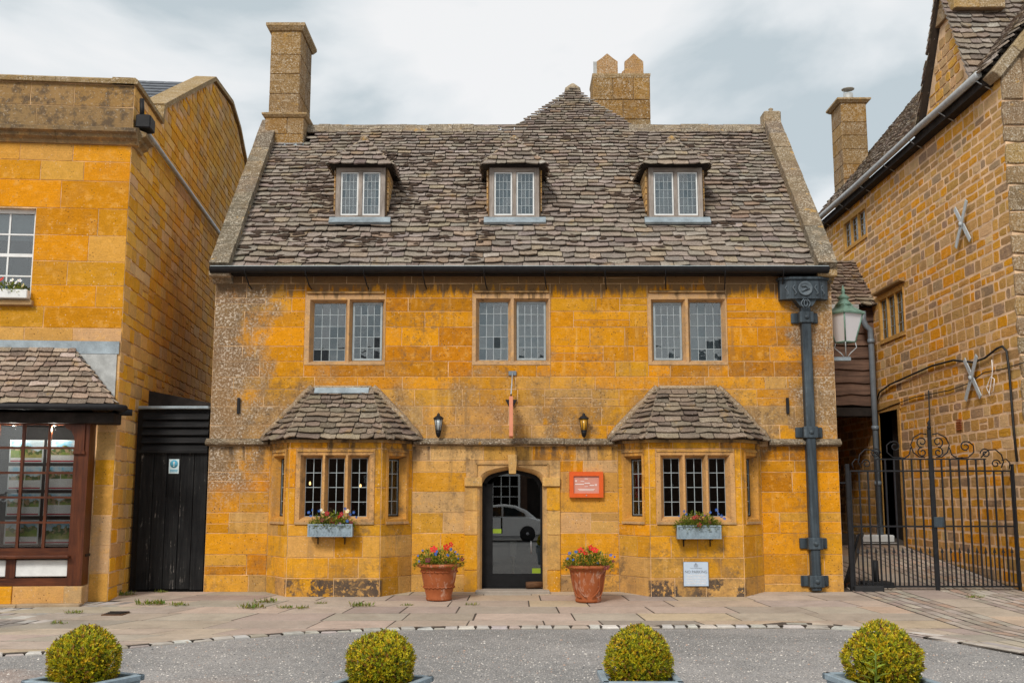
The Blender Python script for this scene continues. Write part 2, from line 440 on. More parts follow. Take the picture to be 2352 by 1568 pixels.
t = NT('amber_reflection_glass'); t.pbr((0.62, 0.32, 0.03, 1), 0.2)  # orange reflection of the wall put into the glass colour
t = NT('clear_lamp'); t.pbr((0.42, 0.46, 0.47, 1), 0.12)
t = NT('bulb'); nd = t.n('ShaderNodeEmission', {'Color': (1.0, 0.52, 0.18, 1), 'Strength': 3.0}); t.t.links.new(nd.outputs[0], t.out.inputs[0])

def terracotta():
    t = NT('terracotta'); X, Y, Z = t.xyz()
    n = t.noise(6, 5, 0.6); f = t.noise(40, 3)
    c = t.mix(t.mr(n, 0.3, 0.7), (0.29, 0.07, 0.016, 1), (0.39, 0.105, 0.027, 1))
    bloom = t.mul(t.mr(t.noise(9, 5, 0.7, t.scaled((1, 1, 0.4))), 0.55, 0.66), 0.6)
    c = t.mix(bloom, c, (0.60, 0.42, 0.32, 1))
    t.pbr(c, 0.8, t.bump(f, 0.2, 0.005))
terracotta()

def leaf_mat(name):
    t = NT(name)
    c = t.gain(t.tint(), t.mr(t.noise(30, 3), 0.3, 0.7, 0.75, 1.25))
    nd = t.pbr(c, 0.5, spec=0.35)
    tr = t.n('ShaderNodeBsdfTranslucent', {'Color': c}).outputs[0]
    mx = t.n('ShaderNodeMixShader', {0: 0.25, 1: nd.outputs[0], 2: tr}).outputs[0]
    t.t.links.new(mx, t.out.inputs[0])
leaf_mat('leaf')

def asphalt():
    t = NT('asphalt'); X, Y, Z = t.xyz()
    big = t.noise(0.35, 5, 0.6); mid = t.noise(3.5, 5, 0.65); fin = t.noise(55, 3, 0.7)
    c = t.mix(t.mr(big, 0.4, 0.62), (0.215, 0.21, 0.205, 1), (0.295, 0.28, 0.27, 1))
    # redder worn surfacing at the near left
    red = t.mr(t.ma('ADD', t.ma('ADD', X, t.mul(Y, -0.15)), t.mr(mid, 0.3, 0.7, -0.5, 0.5)), -1.4, -2.2)
    red = t.mul(red, t.mr(t.ma('ADD', Y, t.mr(big, 0.3, 0.7, -1, 1)), -7.2, -8.2))
    c = t.mix(t.mul(red, 0.85), c, (0.38, 0.265, 0.21, 1))
    c = t.gain(c, t.mul(t.mr(mid, 0.3, 0.7, 0.86, 1.14), t.mr(fin, 0.30, 0.70, 0.45, 1.6)))
    v = t.n('ShaderNodeTexVoronoi', {'Vector': t.pos, 'Scale': 34.0}); v2 = t.n('ShaderNodeTexVoronoi', {'Vector': t.pos, 'Scale': 75.0})
    chip = t.mul(t.mr(v.outputs['Distance'], 0.22, 0.32, 1, 0), t.mr(t.n('ShaderNodeSeparateColor', {0: v.outputs['Color']}).outputs[0], 0.58, 0.62))
    chip2 = t.mul(t.mr(v2.outputs['Distance'], 0.25, 0.35, 1, 0), t.mr(t.n('ShaderNodeSeparateColor', {0: v2.outputs['Color']}).outputs[0], 0.72, 0.76))
    c = t.mix(t.mul(t.ma('MAXIMUM', chip, t.mul(chip2, 0.8)), 0.9), c, (0.70, 0.65, 0.58, 1))
    t.pbr(c, 0.9, t.bump(t.ma('ADD', fin, t.ma('MULTIPLY', chip, 0.3)), 0.6, 0.01), spec=0.3)
asphalt()
def slab_mat(name, vary):
    t = NT(name)
    a = t.noise(2.5, 6, 0.65); b = t.noise(30, 5, 0.7)
    c = t.gain(t.tint(), t.mul(t.mr(a, 0.3, 0.7, 1 - vary, 1 + vary), t.mr(b, 0.25, 0.75, 0.85, 1.15)))
    c = t.mix(t.mul(t.mr(t.noise(1.2, 6, 0.7), 0.52, 0.72), 0.45), c, (0.20, 0.15, 0.115, 1))
    t.pbr(c, 0.88, t.bump(t.ma('ADD', a, b), 0.35, 0.012), spec=0.3)
slab_mat('paving_slab', 0.14); slab_mat('sett_stone', 0.22)
plain('kerb_bed', (0.20, 0.17, 0.14), 0.95, vary=0.4, scale=12, bump=0.5)
plain('joint_soil', (0.065, 0.05, 0.038), 0.95, vary=0.5, scale=6, bump=0.6)

def card_mat():
    t = NT('card_print')
    uv = t.n('ShaderNodeTexCoord').outputs['Generated']
    X, Y, Z = t.xyz(uv); rn = t.n('ShaderNodeObjectInfo').outputs['Random']
    wv = t.n('ShaderNodeVectorMath', {0: t.pos, 1: t.n('ShaderNodeCombineXYZ', {0: t.mul(rn, 40.0), 1: 0.0, 2: 0.0}).outputs[0]}, operation='ADD').outputs[0]
    n = t.noise(5.5, 4, 0.6, wv); n2 = t.noise(16, 4, 0.6, wv)
    house = t.mix(t.mr(n2, 0.44, 0.54), (0.46, 0.34, 0.20, 1), (0.08, 0.14, 0.04, 1))
    lawn = t.mix(t.mr(n, 0.40, 0.6), (0.20, 0.30, 0.05, 1), (0.50, 0.44, 0.16, 1))
    sky = t.mix(t.mr(n, 0.4, 0.6), (0.16, 0.50, 0.72, 1), (0.62, 0.74, 0.80, 1))
    r2 = t.ma('FRACT', t.mul(rn, 7.3)); r3 = t.ma('FRACT', t.mul(rn, 17.9))
    hz = t.ma('ADD', t.ma('ADD', Z, t.mr(n, 0.3, 0.7, -0.22, 0.22)), t.mr(r2, 0, 1, -0.10, 0.10))
    c = t.mix(t.mr(hz, 0.46, 0.50), lawn, house); c = t.mix(t.mr(hz, 0.70, 0.74), c, sky)
    text = t.mul(t.mr(t.ma('FRACT', t.mul(Z, 22.0)), 0.55, 0.6), t.mr(t.noise(60, 2, 0.5, wv), 0.45, 0.5), 0.5)
    paper = t.mix(text, (0.80, 0.80, 0.78, 1), (0.35, 0.35, 0.38, 1))
    cut = t.mr(r3, 0, 1, 0.18, 0.50)
    c = t.mix(t.ma('LESS_THAN', Z, cut), c, paper)
    c = t.mix(t.mul(t.ma('LESS_THAN', t.ma('ABSOLUTE', t.ma('SUBTRACT', X, 0.5)), 0.012), t.ma('GREATER_THAN', r3, 0.5)), c, (0.80, 0.80, 0.78, 1))
    c = t.mix(t.ma('LESS_THAN', Z, 0.10), c, (0.42, 0.02, 0.04, 1))
    edge = t.ma('MAXIMUM', t.ma('ABSOLUTE', t.ma('SUBTRACT', X, 0.5)), t.ma('ABSOLUTE', t.ma('SUBTRACT', Z, 0.5)))
    c = t.mix(t.mr(edge, 0.46, 0.465), c, (0.62, 0.66, 0.66, 1))
    t.pbr(c, 0.4)
card_mat()

# ---------------------------------------------------------------- masonry, tiles, windows
def lerp3(a, b, t): return tuple(a[i] + (b[i] - a[i]) * t for i in range(3))
ORANGE = (0.70, 0.278, 0.005); GOLD = (0.69, 0.320, 0.016); OCHRE = (0.56, 0.205, 0.004); BUFF = (0.62, 0.35, 0.11); PINK = (0.66, 0.41, 0.20); BROWN = (0.44, 0.26, 0.11); GREY = (0.34, 0.26, 0.18)
def pick(rng, table):
    k = rng.random() * sum(w for w, c in table)
    for w, c in table:
        k -= w
        if k <= 0: break
    j = rng.uniform(0.84, 1.08)
    return tuple(min(0.85, v * j * rng.uniform(0.96, 1.04)) for v in c)

def drift(p, f=0.55, seed=0.0):
    """0..1, changes slowly along a wall: neighbouring stones come from the same bed"""
    return min(1, max(0, 0.5 + 0.9 * mnoise.fractal(Vector((p.x * f + seed, p.y * f, p.z * f * 1.6)), 1.0, 2.0, 3)))
def blend(rng, cols, t, spread=0.22):
    t = min(0.999, max(0, t + rng.gauss(0, spread))) * (len(cols) - 1); i = int(t)
    c = lerp3(cols[i], cols[i + 1], t - i); j = rng.uniform(0.78, 1.09)
    return tuple(min(0.85, v * j * rng.uniform(0.97, 1.03)) for v in c)
def stone_geo(w, h, d, bev, rough, rng, round_=0.0):
    """one dressed or rough block: x 0..w, z 0..h, face at y=-d, uneven arrises; about 40 triangles"""
    base = [(0, 0), (w * 0.5, 0), (w, 0), (w, h * 0.5), (w, h), (w * 0.5, h), (0, h), (0, h * 0.5)]
    o = []
    for i, (x, z) in enumerate(base):
        jx = rng.uniform(-rough, rough); jz = rng.uniform(-rough, rough)
        if round_ and i % 2 == 0:
            x += round_ if x == 0 else -round_; z += round_ if z == 0 else -round_
        o.append((x + jx, z + jz))
    cx, cz = w / 2, h / 2
    V = [(x, 0.03, z) for x, z in o]
    V += [(x, -d + bev + rng.uniform(0, rough), z) for x, z in o]
    ins = []
    for x, z in o:
        sx = max(0.0, 1 - 2 * bev / w); sz = max(0.0, 1 - 2 * bev / h)
        ins.append((cx + (x - cx) * sx, -d + rng.uniform(-rough, rough) * 0.22, cz + (z - cz) * sz))
    V += ins; V.append((cx + rng.uniform(-.1, .1) * w, -d - rough * rng.uniform(0, 0.22), cz))
    F = []
    for k in (0, 8):
        for i in range(8):
            j = (i + 1) % 8
            F.append((k + i, k + j, k + 8 + j, k + 8 + i))
    for i in range(8):
        F.append((16 + i, 16 + (i + 1) % 8, 24))
    return V, F

def courses(x0, x1, zs, holes, rng, lmin, lmax, split=0.0):
    """split a wall into blocks; holes are (x0,x1,z0,z1)"""
    out = []
    for za, zb in zip(zs[:-1], zs[1:]):
        cuts = [x0, x1]
        act = [h for h in holes if h[2] < zb - 1e-4 and h[3] > za + 1e-4 and h[1] > x0 and h[0] < x1]
        for h in act: cuts += [max(x0, h[0]), min(x1, h[1])]
        cuts = sorted(set(round(c, 4) for c in cuts))
        segs = []
        for a, b in zip(cuts[:-1], cuts[1:]):
            m = (a + b) / 2; lo, hi = za, zb; ok = True
            for h in act:
                if h[0] < m < h[1]:
                    if h[2] <= lo + 1e-4 and h[3] >= hi - 1e-4: ok = False
                    elif h[2] <= lo + 1e-4: lo = max(lo, h[3])
                    elif h[3] >= hi - 1e-4: hi = min(hi, h[2])
                    else: hi = h[2]
            if ok and hi - lo > 0.035: segs.append([a, b, lo, hi])
        mer = []
        for s in segs:
            if mer and abs(mer[-1][1] - s[0]) < 1e-4 and abs(mer[-1][2] - s[2]) < 1e-4 and abs(mer[-1][3] - s[3]) < 1e-4: mer[-1][1] = s[1]
            else: mer.append(s)
        for a, b, lo, hi in mer:
            x = a
            while x < b - 1e-4:
                l = rng.uniform(lmin, lmax)
                if b - (x + l) < lmin * 0.8: l = b - x if b - x < lmax * 1.25 else (b - x) / 2
                l = min(l, b - x)
                e_ = min(b, x + l); q = rng.random()
                if q < split and hi - lo > 0.24:
                    m = lo + (hi - lo) * rng.uniform(.4, .6); out += [(x, e_, lo, m), (x, e_, m, hi)]
                else: out.append((x, e_, lo, hi))
                x += l
    return out

def lay(parent, M, blocks, tintf, mat, rng, d=0.03, gap=0.006, bev=0.008, rough=0.004, round_=0.0, keep=300, name='stone', stuffname='far_stones'):
    """blocks -> one object each (the ones that look largest), the rest joined into one stuff part"""
    def size(b):
        c = M @ Vector(((b[0] + b[1]) / 2, 0, (b[2] + b[3]) / 2)) - CAM
        n = (M.to_3x3() @ Vector((0, -1, 0))); cosv = max(0.02, -(c.normalized().dot(n)))
        px = 1176 + FOC * c.x / max(1, c.y * CT + c.z * ST); vis = 1.0 if -60 < px < 2412 else 0.1
        return (b[1] - b[0]) * (b[3] - b[2]) / c.length_squared * cosv * vis
    blocks = sorted(blocks, key=size, reverse=True)
    rest = MB()
    for i, b in enumerate(blocks):
        w, h = b[1] - b[0] - gap, b[3] - b[2] - gap
        if w < 0.02 or h < 0.02: continue
        dd = d * rng.uniform(0.75, 1.25)
        V, F = stone_geo(w, h, dd, min(bev, w * .3, h * .3), min(rough, h * .12), rng, min(round_, h * .2))
        Mo = M @ Matrix.Translation((b[0] + gap / 2, 0, b[2] + gap / 2))
        p = M @ Vector(((b[0] + b[1]) / 2, 0, (b[2] + b[3]) / 2))
        tn = tintf(rng, p)
        if i < keep: MB().add(V, F, tn).build(name, mat, parent, local=Mo)
        else: rest.add(V, F, tn, Mo)
    if rest.V: rest.build(stuffname, mat, parent, kind='stuff')

def panels(mb, x0, x1, z0, z1, y0, y1, holes, M=None):
    xs = sorted(set([x0, x1] + [v for h in holes for v in h[:2] if x0 < v < x1]))
    for a, b in zip(xs[:-1], xs[1:]):
        m = (a + b) / 2; hs = sorted((h[2], h[3]) for h in holes if h[0] < m < h[1]); z = z0
        for lo, hi in hs:
            if lo > z: mb.box(a, b, y0, y1, z, lo, M)
            z = max(z, hi)
        if z < z1: mb.box(a, b, y0, y1, z, z1, M)
    return mb

TILES = [(5, (0.305, 0.250, 0.205)), (5, (0.33, 0.272, 0.222)), (3, (0.275, 0.23, 0.195)), (1.5, (0.345, 0.275, 0.20)), (0.8, (0.40, 0.35, 0.30)), (0.8, (0.32, 0.235, 0.165)), (0.8, (0.19, 0.15, 0.125))]
def tile_slope(parent, O, U, Vv, span, v0, v1, e0, e1, w0, w1, rng, keep=300, name='tile', mat='stone_tile', th=0.028, rough=1.0, skip=None, stuffname='upper_tiles', over=0.02, tn=TILES, wav=0.0, sag=None):
    """courses of stone tiles on the plane O + u*U + v*Vv; span(v) -> [(u0,u1)...]; exposure e0..e1 and width w0..w1 diminish upwards"""
    U = U.normalized(); Vv = Vv.normalized(); N = U.cross(Vv).normalized()
    if N.z < 0: N = -N
    v = v0; n = 0; rest = MB(); jobs = []
    while v < v1 - 0.02:
        f = (v - v0) / max(1e-6, v1 - v0); ex = e0 + (e1 - e0) * f; wd = w0 + (w1 - w0) * f
        ln = ex * 1.45
        for (a0, a1), (b0, b1) in zip(span(v), span(min(v + ln, v1))):
            u = a0 - rng.uniform(0, wd * 0.6)
            while u < a1:
                w = wd * rng.uniform(0.6, 1.35)
                jobs.append((v, ex, ln, u, u + w, a0, a1, b0, b1)); u += w
        v += ex * rng.uniform(0.95, 1.05)
    wseed = (O.x + O.y) * 3.7
    for (v, ex, ln, u0, u1, a0, a1, b0, b1) in jobs:
        v_line = v; v = v + wav * mnoise.noise(Vector(((u0 + u1) * .5, v * 2.2, wseed)))
        g = 0.006
        bl, br = max(u0 + g, a0 - over), min(u1 - g, a1 + over); tl, tr = max(u0 + g, b0 - over), min(u1 - g, b1 + over)
        if br - bl < 0.04: continue
        if tr - tl < 0.02: tl = tr = min(max((tl + tr) / 2, b0), b1) if b1 > b0 else (b0 + b1) / 2; tl -= .01; tr += .01
        if skip and skip((bl + br) / 2, v + ex / 2): continue
        k = rough * min(1, ex / 0.2)
        dv = [rng.uniform(-0.030, 0.030) * k for q in range(3)]
        t_ = th * rng.uniform(0.6, 1.2); lift = 0.036 + rng.uniform(0, 0.020) * k; tilt = rng.uniform(-0.012, 0.012) * k
        c = [(bl, dv[0], lift + t_ + tilt), ((bl + br) / 2, dv[1] - 0.010 * k, lift + t_), (br, dv[2], lift + t_ - tilt), (tr, ln, t_ * 0.5), (tl, ln, t_ * 0.5)]
        # clipped corners on the lower edge give the tile its worn outline
        cl = min(rng.uniform(.008, .035) * k, (br - bl) * 0.2)
        c = [(bl, cl * rng.uniform(0.3, 1) + dv[0], c[0][2]), (bl + cl, dv[0] - .004, c[0][2]), c[1], (br - cl, dv[2] - .004, c[2][2]), (br, cl * rng.uniform(0.3, 1) + dv[2], c[2][2]), c[3], c[4]]
        sg = sag((u0 + u1) / 2, v) if sag else 0.0
        c = [(p[0], p[1], p[2] + sg) for p in c]
        top = [O + U * p[0] + Vv * (v + p[1]) + N * p[2] for p in c]
        bot = [O + U * p[0] + Vv * (v + p[1] + 0.004) + N * (p[2] - t_) for p in c]
        F = [(0, 1, 2, 3, 4, 5, 6)] + [(i, i + 7, (i + 1) % 7 + 7, (i + 1) % 7) for i in (0, 1, 2, 3, 4, 6)]
        nrm = (top[1] - top[0]).cross(top[5] - top[0])
        if nrm.dot(N) < 0: F = [tuple(reversed(f)) for f in F]
        tt = pick(rng, tn)
        if n < keep: MB().add(top + bot, F, tt).build(name, mat, parent)
        else: rest.add(top + bot, F, tt)
        n += 1
    if rest.V: rest.build(stuffname, mat, parent, kind='stuff')

PANE = {}
def pane_mesh(mat):
    if mat not in PANE:
        me = bpy.data.meshes.new('pane')
        V = [(x, y, z) for z in (-.5, .5) for y in (-.5, .5) for x in (-.5, .5)]
        me.from_pydata(V, [], [(0, 2, 3, 1), (4, 5, 7, 6), (0, 1, 5, 4), (2, 6, 7, 3), (0, 4, 6, 2), (1, 3, 7, 5)])
        me.materials.append(MAT[mat]); PANE[mat] = me
    return PANE[mat]
def leaded(parent, M, x0, x1, z0, z1, y, cols, rows, rng, mat='old_glass', came='came', wob=0.6, bar=0.011):
    """leaded light: every quarry of glass its own pane, held in a lead lattice"""
    dx, dz = (x1 - x0) / cols, (z1 - z0) / rows
    for i in range(cols):
        for j in range(rows):
            o = bpy.data.objects.new('pane', pane_mesh(mat))
            c = M @ Matrix.Translation((x0 + (i + .5) * dx, y, z0 + (j + .5) * dz)) @ Matrix.Rotation(R(rng.gauss(0, wob)), 4, 'Z') @ Matrix.Rotation(R(rng.gauss(0, wob)), 4, 'X') @ Matrix.Diagonal((dx - bar * .5, 0.004, dz - bar * .5, 1))
            put(o, parent, c)
    mb = MB()
    for i in range(cols + 1):
        x = x0 + i * dx; b = bar if 0 < i < cols else bar * 1.3
        mb.box(x - b / 2, x + b / 2, y - 0.010, y + 0.008, z0, z1, M)
    for j in range(rows + 1):
        z = z0 + j * dz; b = bar if 0 < j < rows else bar * 1.3
        mb.box(x0, x1, y - 0.012, y + 0.010, z - b / 2, z + b / 2, M)
    mb.build('lead_lattice', came, parent)
def rim(parent, name, mat, M, x0, x1, z0, z1, y0, y1, t):
    mb = MB()
    mb.box(x0, x0 + t, y0, y1, z0, z1, M); mb.box(x1 - t, x1, y0, y1, z0, z1, M)
    mb.box(x0 + t, x1 - t, y0, y1, z0, z0 + t, M); mb.box(x0 + t, x1 - t, y0, y1, z1 - t, z1, M)
    return mb.build(name, mat, parent)

def stone_window(house, M, X0, X1, Z0, Z1, lights, front, depth, splay, tintc, mat, name='window', hood=0.0):
    """stone surround with splayed reveals round each light; lights are (x0,x1,z0,z1) at the glass"""
    mb = MB()
    op = [(a - splay, b + splay, c - splay * .8, d + splay * .8) for a, b, c, d in lights]
    for k in range(len(op) - 1):   # neighbouring splays meet in the mullion's nose
        a, b = op[k], op[k + 1]
        if a[1] > b[0] - 0.03:
            m = (a[1] + b[0]) / 2; op[k] = (a[0], m - 0.018, a[2], a[3]); op[k + 1] = (m + 0.018, b[1], b[2], b[3])
    panels(mb, X0, X1, Z0, Z1, front, depth + 0.06, op, M)
    for o, l in zip(op, lights):
        A = [(o[0], front, o[2]), (o[1], front, o[2]), (o[1], front, o[3]), (o[0], front, o[3])]
        B = [(l[0], depth, l[2]), (l[1], depth, l[2]), (l[1], depth, l[3]), (l[0], depth, l[3])]
        C = [(p[0], depth + 0.06, p[2]) for p in B]
        V = A + B + C
        mb.add(V, [(i + k, (i + 1) % 4 + k, (i + 1) % 4 + k + 4, i + k + 4) for k in (0, 4) for i in range(4)], tintc, M)
    mb.T = [tintc] * len(mb.V)
    return mb.build(name, mat, house)

# ---------------------------------------------------------------- the setting: road, pavement, slabs, kerb, setts
rng = random.Random(11)
MB().add([(-300, -300, -0.215), (300, -300, -0.215), (300, 300, -0.215), (-300, 300, -0.215)], [(0, 1, 2, 3)]).build('ground', 'joint_soil', kind='structure')
KERB_PX = [(-160, 1511), (0, 1502), (110, 1497), (200, 1491), (290, 1484), (420, 1472), (560, 1461), (700, 1451), (820, 1446), (950, 1442), (1080, 1440), (1300, 1439), (1500, 1438), (1700, 1437), (1830, 1437), (1920, 1440), (2020, 1448), (2120, 1461), (2220, 1476), (2352, 1500), (2480, 1526)]
KERB = [PG(*p) for p in KERB_PX]
KERB = [Vector((p.x, p.y, 0)) for p in KERB]
def kerb_y(x):
    for a, b in zip(KERB[:-1], KERB[1:]):
        if a.x <= x <= b.x: return a.y + (b.y - a.y) * (x - a.x) / (b.x - a.x)
    return KERB[0].y if x < KERB[0].x else KERB[-1].y
# road surface as a wide sheet that runs under the kerb
MB().add([(-60, -60, -0.205), (60, -60, -0.205), (60, -2.9, -0.205), (-60, -2.9, -0.205)], [(0, 1, 2, 3)]).build('road', 'asphalt', kind='structure')
mb = MB(); xs = [-14 + i * 0.5 for i in range(57)]
for x in xs:
    k = kerb_y(x) + 0.03
    for y in (k, max(k, -3.6), max(k, -1.8), 0.0, 0.6):
        mb.V.append(Vector((x, y, gz(0, y) - 0.0035))); mb.T.append((1, 1, 1))
for i in range(len(xs) - 1):
    for j in range(4):
        a = i * 5 + j; mb.F.append([a, a + 5, a + 6, a + 1]); mb.S.append(False)
pavement = mb.build('pavement', 'joint_soil', kind='structure')
SLAB = [(3, (0.45, 0.365, 0.295)), (2, (0.50, 0.405, 0.325)), (2, (0.41, 0.34, 0.285)), (1, (0.50, 0.385, 0.28)), (1, (0.36, 0.30, 0.255))]
def flat_piece(pts, h, name, mat, parent, tn, rng, jit=0.004, rnd=0.012):
    """a paving piece from its outline (x,y): top follows the ground, edges rounded"""
    n = len(pts); cx = sum(p[0] for p in pts) / n; cy = sum(p[1] for p in pts) / n
    dz = rng.uniform(-jit, jit); ax = rng.uniform(-jit, jit); ay = rng.uniform(-jit, jit)
    def z(x, y): return gz(x, y) + dz + ax * (x - cx) + ay * (y - cy)
    V = []
    for x, y in pts: V.append((x, y, z(x, y) - h))
    for x, y in pts: V.append((x, y, z(x, y) - rnd * .6))
    for x, y in pts:
        d = max(1e-6, math.hypot(x - cx, y - cy)); s = max(0, 1 - rnd / d)
        V.append((cx + (x - cx) * s, cy + (y - cy) * s, z(x, y)))
    F = []
    for k in (0, n):
        for i in range(n): F.append((k + i, k + (i + 1) % n, k + n + (i + 1) % n, k + n + i))
    F.append(tuple(range(2 * n, 3 * n)))
    return MB().add(V, F, tn).build(name, mat, parent)
COB_L = (-9.6, -6.4, -3.35, -1.45)   # cobbled patch in front of the shop
def kerb_w(x): return .165 if x < 3.55 else .345
def slab_skew(x): return (-.05 * x if x > 0 else .06 * -x) + max(0, -2.6 - x) * .12
rows = [0.0, -0.42, -1.02, -1.66, -2.30, -2.95, -3.60, -4.25, -4.9, -5.6, -6.3]
for ra, rb in zip(rows[:-1], rows[1:]):
    x = -9.9 + rng.uniform(0, .5)
    lim_a, lim_b = 5.80 + .10 * max(0, -ra), 5.80 + .10 * max(0, -rb)
    while x < lim_a - .01:
        w = rng.uniform(0.75, 1.5); x2 = min(x + w, lim_a)
        if lim_a - x2 < .4: x2 = lim_a
        def lim(xx, yy): return max(yy, kerb_y(xx) + kerb_w(xx))
        g = 0.008 + rng.uniform(0, 0.008); gy_ = .012 + rng.uniform(0, .012)
        sa, sb_ = slab_skew(x) * (ra - rb), slab_skew(x2) * (ra - rb)
        xe = x2 if x2 < lim_a else lim_a
        if x2 >= lim_a: sb_ = lim_a - lim_b
        cx, cy = (x + x2) / 2, (ra + rb) / 2
        incob = COB_L[0] < cx < COB_L[1] - max(0, (-1.45 - cy)) * 0.3 and COB_L[2] < cy < COB_L[3] + .4
        # a slab the kerb line cuts right through is laid as four narrower closers
        cut = lim(x, rb) > ra - .08 or lim(xe, rb) > ra - .08
        parts = [(k / 4, (k + 1) / 4) for k in range(4)] if cut else [(0, 1)]
        tn = pick(rng, SLAB)
        for f0, f1 in parts:
            ta, tb = x + (xe - x) * f0, x + (xe - x) * f1; ba, bb = x - sa + (xe - sb_ - x + sa) * f0, x - sa + (xe - sb_ - x + sa) * f1
            bx = [ba + g + i * (bb - ba - 2 * g) / 4 for i in range(5)]
            low = [(q, lim(q, rb + gy_)) for q in bx]
            top = [(tb - g, ra - gy_ * .6), (ta + g, ra - gy_ * .6)]
            if incob or not all(p[1] < ra - gy_ - 0.03 for p in low): continue
            if max(p[1] for p in low) < rb + gy_ + 1e-3: low = [low[0], low[4]]
            j = [(a + rng.uniform(-.005, .005), b + rng.uniform(-.006, .006)) for a, b in low + top]
            flat_piece(j, 0.05, 'paving_slab', 'paving_slab', pavement, tn, rng, .0012, .004)
        x = x2
# kerb setts along the road edge
SETT = [(3, (0.50, 0.46, 0.42)), (2, (0.56, 0.53, 0.49)), (2, (0.43, 0.39, 0.35)), (1, (0.46, 0.39, 0.32))]
kerb = MB()
for a, b in zip(KERB[:-1], KERB[1:]):
    kerb.add([(a.x, a.y - 0.02, -0.21), (b.x, b.y - 0.02, -0.21), (b.x, b.y - 0.02, gz(0, b.y) - 0.03), (a.x, a.y - 0.02, gz(0, a.y) - 0.03), (a.x, a.y + 0.2, gz(0, a.y + .2) - 0.004), (b.x, b.y + 0.2, gz(0, b.y + .2) - 0.004)], [(0, 1, 2, 3), (3, 2, 5, 4)])
kerb = kerb.build('kerb', 'kerb_bed', kind='structure')
x = KERB[0].x + .1
while x < KERB[-1].x - 0.4:
    wide = x > 3.6
    l = rng.uniform(0.16, 0.26) if not wide else rng.uniform(0.22, 0.36)
    x2 = x + l
    ya, yb = kerb_y(x), kerb_y(x2 - .02); w = 0.15 + rng.uniform(-.02, .02)
    d = Vector((x2 - x, yb - ya, 0)).normalized(); nn = Vector((-d.y, d.x, 0)); g = rng.uniform(.006, .015)
    p = [Vector((x + g, ya, 0)), Vector((x2 - g, yb, 0)), Vector((x2 - g, yb, 0)) + nn * w, Vector((x + g, ya, 0)) + nn * w]
    q = [(v.x + rng.uniform(-.012, .012), v.y + rng.uniform(-.012, .012)) for v in p]
    flat_piece(q, 0.09, 'kerb_sett', 'sett_stone', kerb, pick(rng, SETT), rng, 0.006, 0.02)
    if wide and x < 9.5:
        p = [v + nn * .17 + d * .09 for v in p]
        flat_piece([(v.x + rng.uniform(-.01, .01), v.y + rng.uniform(-.01, .01)) for v in p], .06, 'kerb_sett', 'sett_stone', kerb, pick(rng, SETT), rng, .003, .014)
    x = x2
# cobbles in front of the shop
cob = MB().add([(COB_L[0], COB_L[2] - .2, gz(0, COB_L[2] - .2) - 0.0025), (COB_L[1] + .3, COB_L[2] - .2, gz(0, COB_L[2] - .2) - 0.0025), (COB_L[1] + .3, COB_L[3] + .4, gz(0, COB_L[3] + .4) - 0.0025), (COB_L[0], COB_L[3] + .4, gz(0, COB_L[3] + .4) - 0.0025)], [(0, 1, 2, 3)]).build('cobbled_strip', 'joint_soil', kind='structure')
y = COB_L[3] + .3
COB = [(3, (0.40, 0.37, 0.34)), (2, (0.50, 0.46, 0.42)), (2, (0.27, 0.245, 0.225))]
while y > COB_L[2]:
    x = -9.3 + rng.uniform(0, .2); lim_x = COB_L[1] + .25 - max(0, (-1.2 - y)) * 0.3
    while x < lim_x:
        l = rng.uniform(.2, .3); g = .024
        flat_piece([(a + rng.uniform(-.012, .012), b + rng.uniform(-.01, .01)) for a, b in ((x + g - .09, y - .34 + g), (x + l - g - .09, y - .34 + g), (x + l - g, y - g), (x + g, y - g))], .05, 'cobble', 'sett_stone', cob, pick(rng, COB), rng, .0012, .006)
        x += l
    y -= .34
# lane of setts running up through the iron gate
lane = MB()
for y0, y1 in ((-4.2, -3.6), (-3.6, 0), (0, 7), (7, 12)):
    lane.add([(5.6, y0, gz(6, y0) - .007), (14, y0, gz(6, y0) - .007), (14, y1, gz(6, y1) - .007), (5.6, y1, gz(6, y1) - .007)], [(0, 1, 2, 3)])
lane = lane.build('alley_lane', 'joint_soil', kind='structure')
LSETT = [(3, (0.40, 0.335, 0.275)), (2, (0.46, 0.39, 0.33)), (2, (0.34, 0.275, 0.225)), (1, (0.42, 0.30, 0.225))]
x = 5.82
while x < 9.8:
    path = 6.62 < x < 7.3
    w = 0.66 if path else rng.uniform(.15, .19)
    y = 5.6 if x < 8.6 else -0.5
    while y > kerb_y(x + .10 * max(0, -y)) + 0.34:
        l = rng.uniform(.6, 1.0) if path else rng.uniform(.26, .4); g = .014
        lean = 0.10 * max(0, (-y))      # the rows drift to the right towards the street
        pts = [(x + g + 0.10 * max(0, -(y - l)), y - l + g), (x + w - g + 0.10 * max(0, -(y - l)), y - l + g), (x + w - g + lean, y - g), (x + g + lean, y - g)]
        pts = [(a + rng.uniform(-.01, .01), max(b + rng.uniform(-.012, .012), kerb_y(a) + .345)) for a, b in pts]
        if (pts[2][1] - pts[1][1]) > .06:
            flat_piece(pts, .05, 'paving_slab' if path else 'sett', 'paving_slab' if path else 'sett_stone', lane, pick(rng, SLAB if path else LSETT), rng, .002, .010)
        y -= l
    x += w

